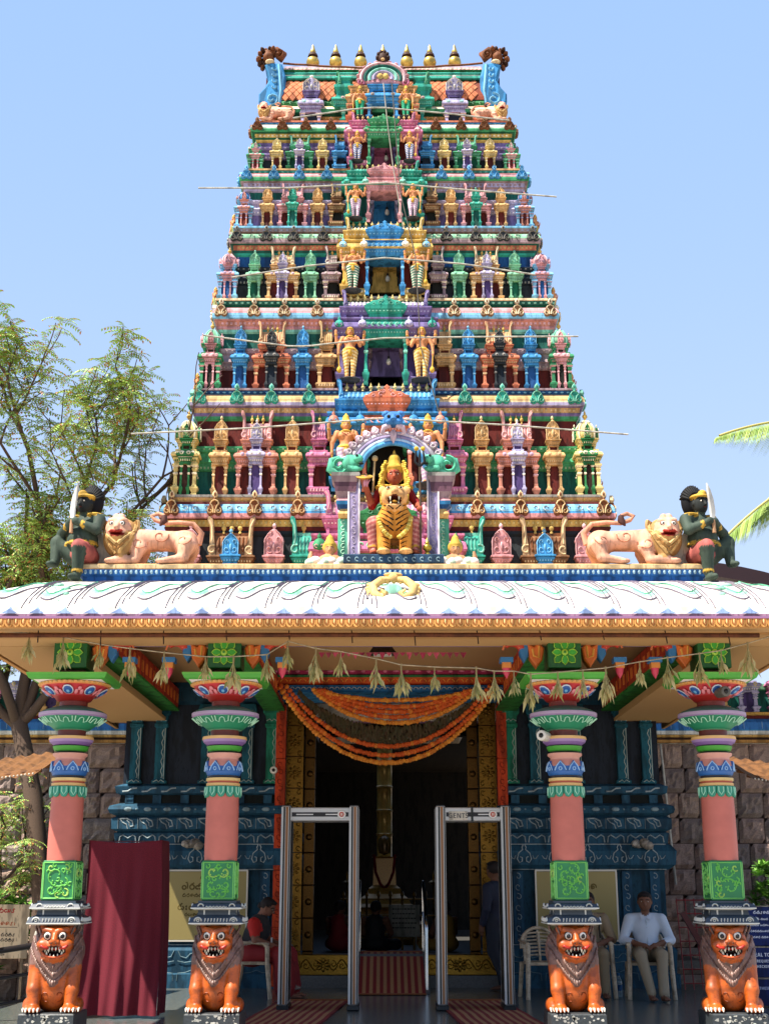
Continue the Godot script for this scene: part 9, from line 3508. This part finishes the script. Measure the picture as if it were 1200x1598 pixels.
	for q in [[20.6, [[-0.02, 15.18], [0.05, 14.4], [0.15, 13.5], [0.44, 11.53]], "pale"], [20.2, [[0.13, 14.91], [0.27, 12.77], [0.52, 11.57], [0.58, 9.71], [0.86, 8.59]], "dark"]]:
		var m := MB.new()
		m.col = hx("a8a69c") if q[2] == "pale" else hx("5a5852")
		var p := []
		for a in q[1]:
			p.append(Vector3(a[0], a[1], -q[0] + (0.5 if a[1] < 10.0 else 0.0)))
		m.tube(p, 0.01, 5)
		tag(put("hanging_wire", m), "%s wire hanging down the middle of the tower" % q[2], "wire", "wires down the tower")
	# bulbs hanging in the openings
	for i in [2, 3, 4, 5]:
		var t: Dictionary = tiers[i]
		var b := thing("light_bulb", "unlit white bulb hanging in the opening of the %s" % ["", "", "purple bay", "yellow bay", "sea green bay", "pink bay"][i], "bulb", Vector3(t.ax + 0.05, t.y0 + (t.y1 - t.y0) * 0.93 * 0.36, t.front - 0.38), 0.0, "bulbs in the tower's openings")
		var m := MB.new("plastic")
		m.col = hx("dad8d0")
		m.lathe(Vector3.ZERO, [[0.0, -0.055], [0.03, -0.045], [0.042, -0.01], [0.032, 0.03], [0.016, 0.06]], 10)
		put("globe", m, b)
		var w := MB.new()
		w.col = hx("2a2a2a")
		w.tube([Vector3(0, 0.06, 0), Vector3(0, (t.y1 - t.y0) * 0.93 * 0.17, 0)], 0.006, 4)
		w.lathe(Vector3(0, 0.05, 0), [[0.02, 0], [0.02, 0.05]], 8)
		put("cord", w, b)

func _ready():
	rng.seed = 7
	# camera
	var cam := Camera3D.new()
	cam.name = "camera"
	cam.position = Vector3(0, 1.3, 0)
	cam.rotation_degrees = Vector3(16, 0, 0)
	cam.fov = rad_to_deg(2.0 * atan(799.0 / 2063.0))
	cam.near = 0.1
	cam.far = 400.0
	cam.current = true
	add_child(cam)
	# sky, sun, exposure
	var sky := ProceduralSkyMaterial.new()
	sky.sky_top_color = Color(0.425, 0.53, 0.69)
	sky.sky_horizon_color = Color(0.64, 0.68, 0.715)
	sky.sky_curve = 0.2
	sky.ground_bottom_color = Color(0.42, 0.38, 0.33)
	sky.ground_horizon_color = Color(0.6, 0.62, 0.62)
	sky.sun_angle_max = 0.0
	var env := Environment.new()
	env.background_mode = Environment.BG_SKY
	env.sky = Sky.new()
	env.sky.sky_material = sky
	env.tonemap_mode = Environment.TONE_MAPPER_LINEAR
	env.tonemap_exposure = 2.45
	env.sdfgi_enabled = true
	env.ssao_enabled = true
	env.ssil_enabled = true
	var we := WorldEnvironment.new()
	we.name = "environment"
	we.environment = env
	add_child(we)
	var sun := DirectionalLight3D.new()
	sun.name = "sun"
	sun.light_color = Color(1.0, 0.965, 0.91)
	sun.light_energy = 1.6
	sun.light_angular_distance = 0.5
	sun.shadow_enabled = true
	add_child(sun)
	var el := deg_to_rad(60.0)
	var az := deg_to_rad(-56.0)     # from the left, on the camera's side
	var from := Vector3(sin(az) * cos(el), sin(el), cos(az) * cos(el))
	sun.look_at_from_position(from * 30.0, Vector3.ZERO, Vector3.UP)
	materials()
	colours()
	build_all()

func materials():
	var grime := grime_tex()
	var fine := noise_tex(0.05, Color(0.72, 0.70, 0.68), Color(1, 1, 1), 9, 5)
	var bump := normal_tex(0.03, 5, 3.0)
	mat("paint", 0.72, 0.0, grime, 0.6, Color.WHITE, bump, 0.25).uv1_scale = Vector3(1.1, 0.3, 1.1)
	M.paint.metallic_specular = 0.35
	mat("gloss", 0.42, 0.0, grime, 1.2)
	mat("gilt", 0.38, 0.75, grime, 0.8)
	mat("brass", 0.34, 0.9, fine, 1.5, Color.WHITE, bump, 0.3)
	mat("mast", 0.28, 0.2, fine, 1.5)
	mat("chrome", 0.12, 1.0)
	mat("satin", 0.4, 0.25)
	mat("plastic", 0.42, 0.0, grime, 1.5)
	mat("cloth", 0.9, 0.0, fine, 2.0)
	mat("slab", 0.5, 0.0, fine, 1.0, Color.WHITE, bump, 0.3)
	mat("floor", 0.22, 0.0, fine, 0.5)
	mat("earth", 0.9, 0.0, fine, 0.4)
	mat("stone", 0.9, 0.0, fine, 1.2, Color.WHITE, bump, 0.8)
	mat("bark", 0.9, 0.0, fine, 2.0, Color.WHITE, bump, 0.6)
	mat("petal", 0.8)
	mat("plain", 0.78)
	mat("fresh", 0.5, 0.0, noise_tex(0.02, Color(0.9, 0.89, 0.88), Color(1, 1, 1), 31, 4, 256), 0.8)
	mat("leaf", 0.6).backlight_enabled = true
	M.leaf.backlight = Color(0.45, 0.45, 0.3)
	M.leaf.cull_mode = BaseMaterial3D.CULL_DISABLED
	M.cloth.cull_mode = BaseMaterial3D.CULL_DISABLED
	var gl := mat("glass", 0.05)
	gl.transparency = BaseMaterial3D.TRANSPARENCY_ALPHA
	gl.albedo_color = Color(0.8, 0.9, 0.95, 0.3)

func grime_tex() -> ImageTexture:   # weathering: soft blotches, thin dark speckle and rubbed pale spots
	var a := FastNoiseLite.new()
	a.seed = 3
	a.frequency = 0.007
	a.fractal_octaves = 5
	var b := FastNoiseLite.new()
	b.seed = 14
	b.frequency = 0.04
	b.fractal_octaves = 3
	var ia := a.get_seamless_image(512, 512)
	var ib := b.get_seamless_image(512, 512)
	var im := Image.create(512, 512, false, Image.FORMAT_RGB8)
	for y in 512:
		for x in 512:
			var p := ia.get_pixel(x, y).r
			var q := ib.get_pixel(x, y).r
			var v := 0.72 + 0.28 * smoothstep(0.28, 0.55, p)
			v *= 1.0 - 0.22 * smoothstep(0.64, 0.8, q) * smoothstep(0.35, 0.6, p)
			v = clampf(v, 0.0, 1.0)
			im.set_pixel(x, y, Color(v, v * 0.985, v * 0.955))
	return ImageTexture.create_from_image(im)

func build_all():
	build_ground()
	build_tower()
	build_base()
	build_porch()
	for i in 4:
		pillar(PX + [-3.25, -1.7, 1.73, 3.24][i], i, ["red lion pillar at the far left, outermost beside the maroon cloth", "red lion pillar between the maroon cloth and the seated woman", "red lion pillar standing in front of the seated officer", "red lion pillar at the far right, beside the blue boards"][i])
	stone_wall(-1.0)
	stone_wall(1.0)
	build_statues()
	build_hall()
	build_carpets()
	detector(-1.206, -0.302, "grey walk-through metal detector beside the seated woman", false)
	detector(0.603, 1.47, "grey walk-through metal detector with the GENTS paper sign", true)
	build_people()
	build_plants()
	build_signs()
	build_props()
	build_hangings()
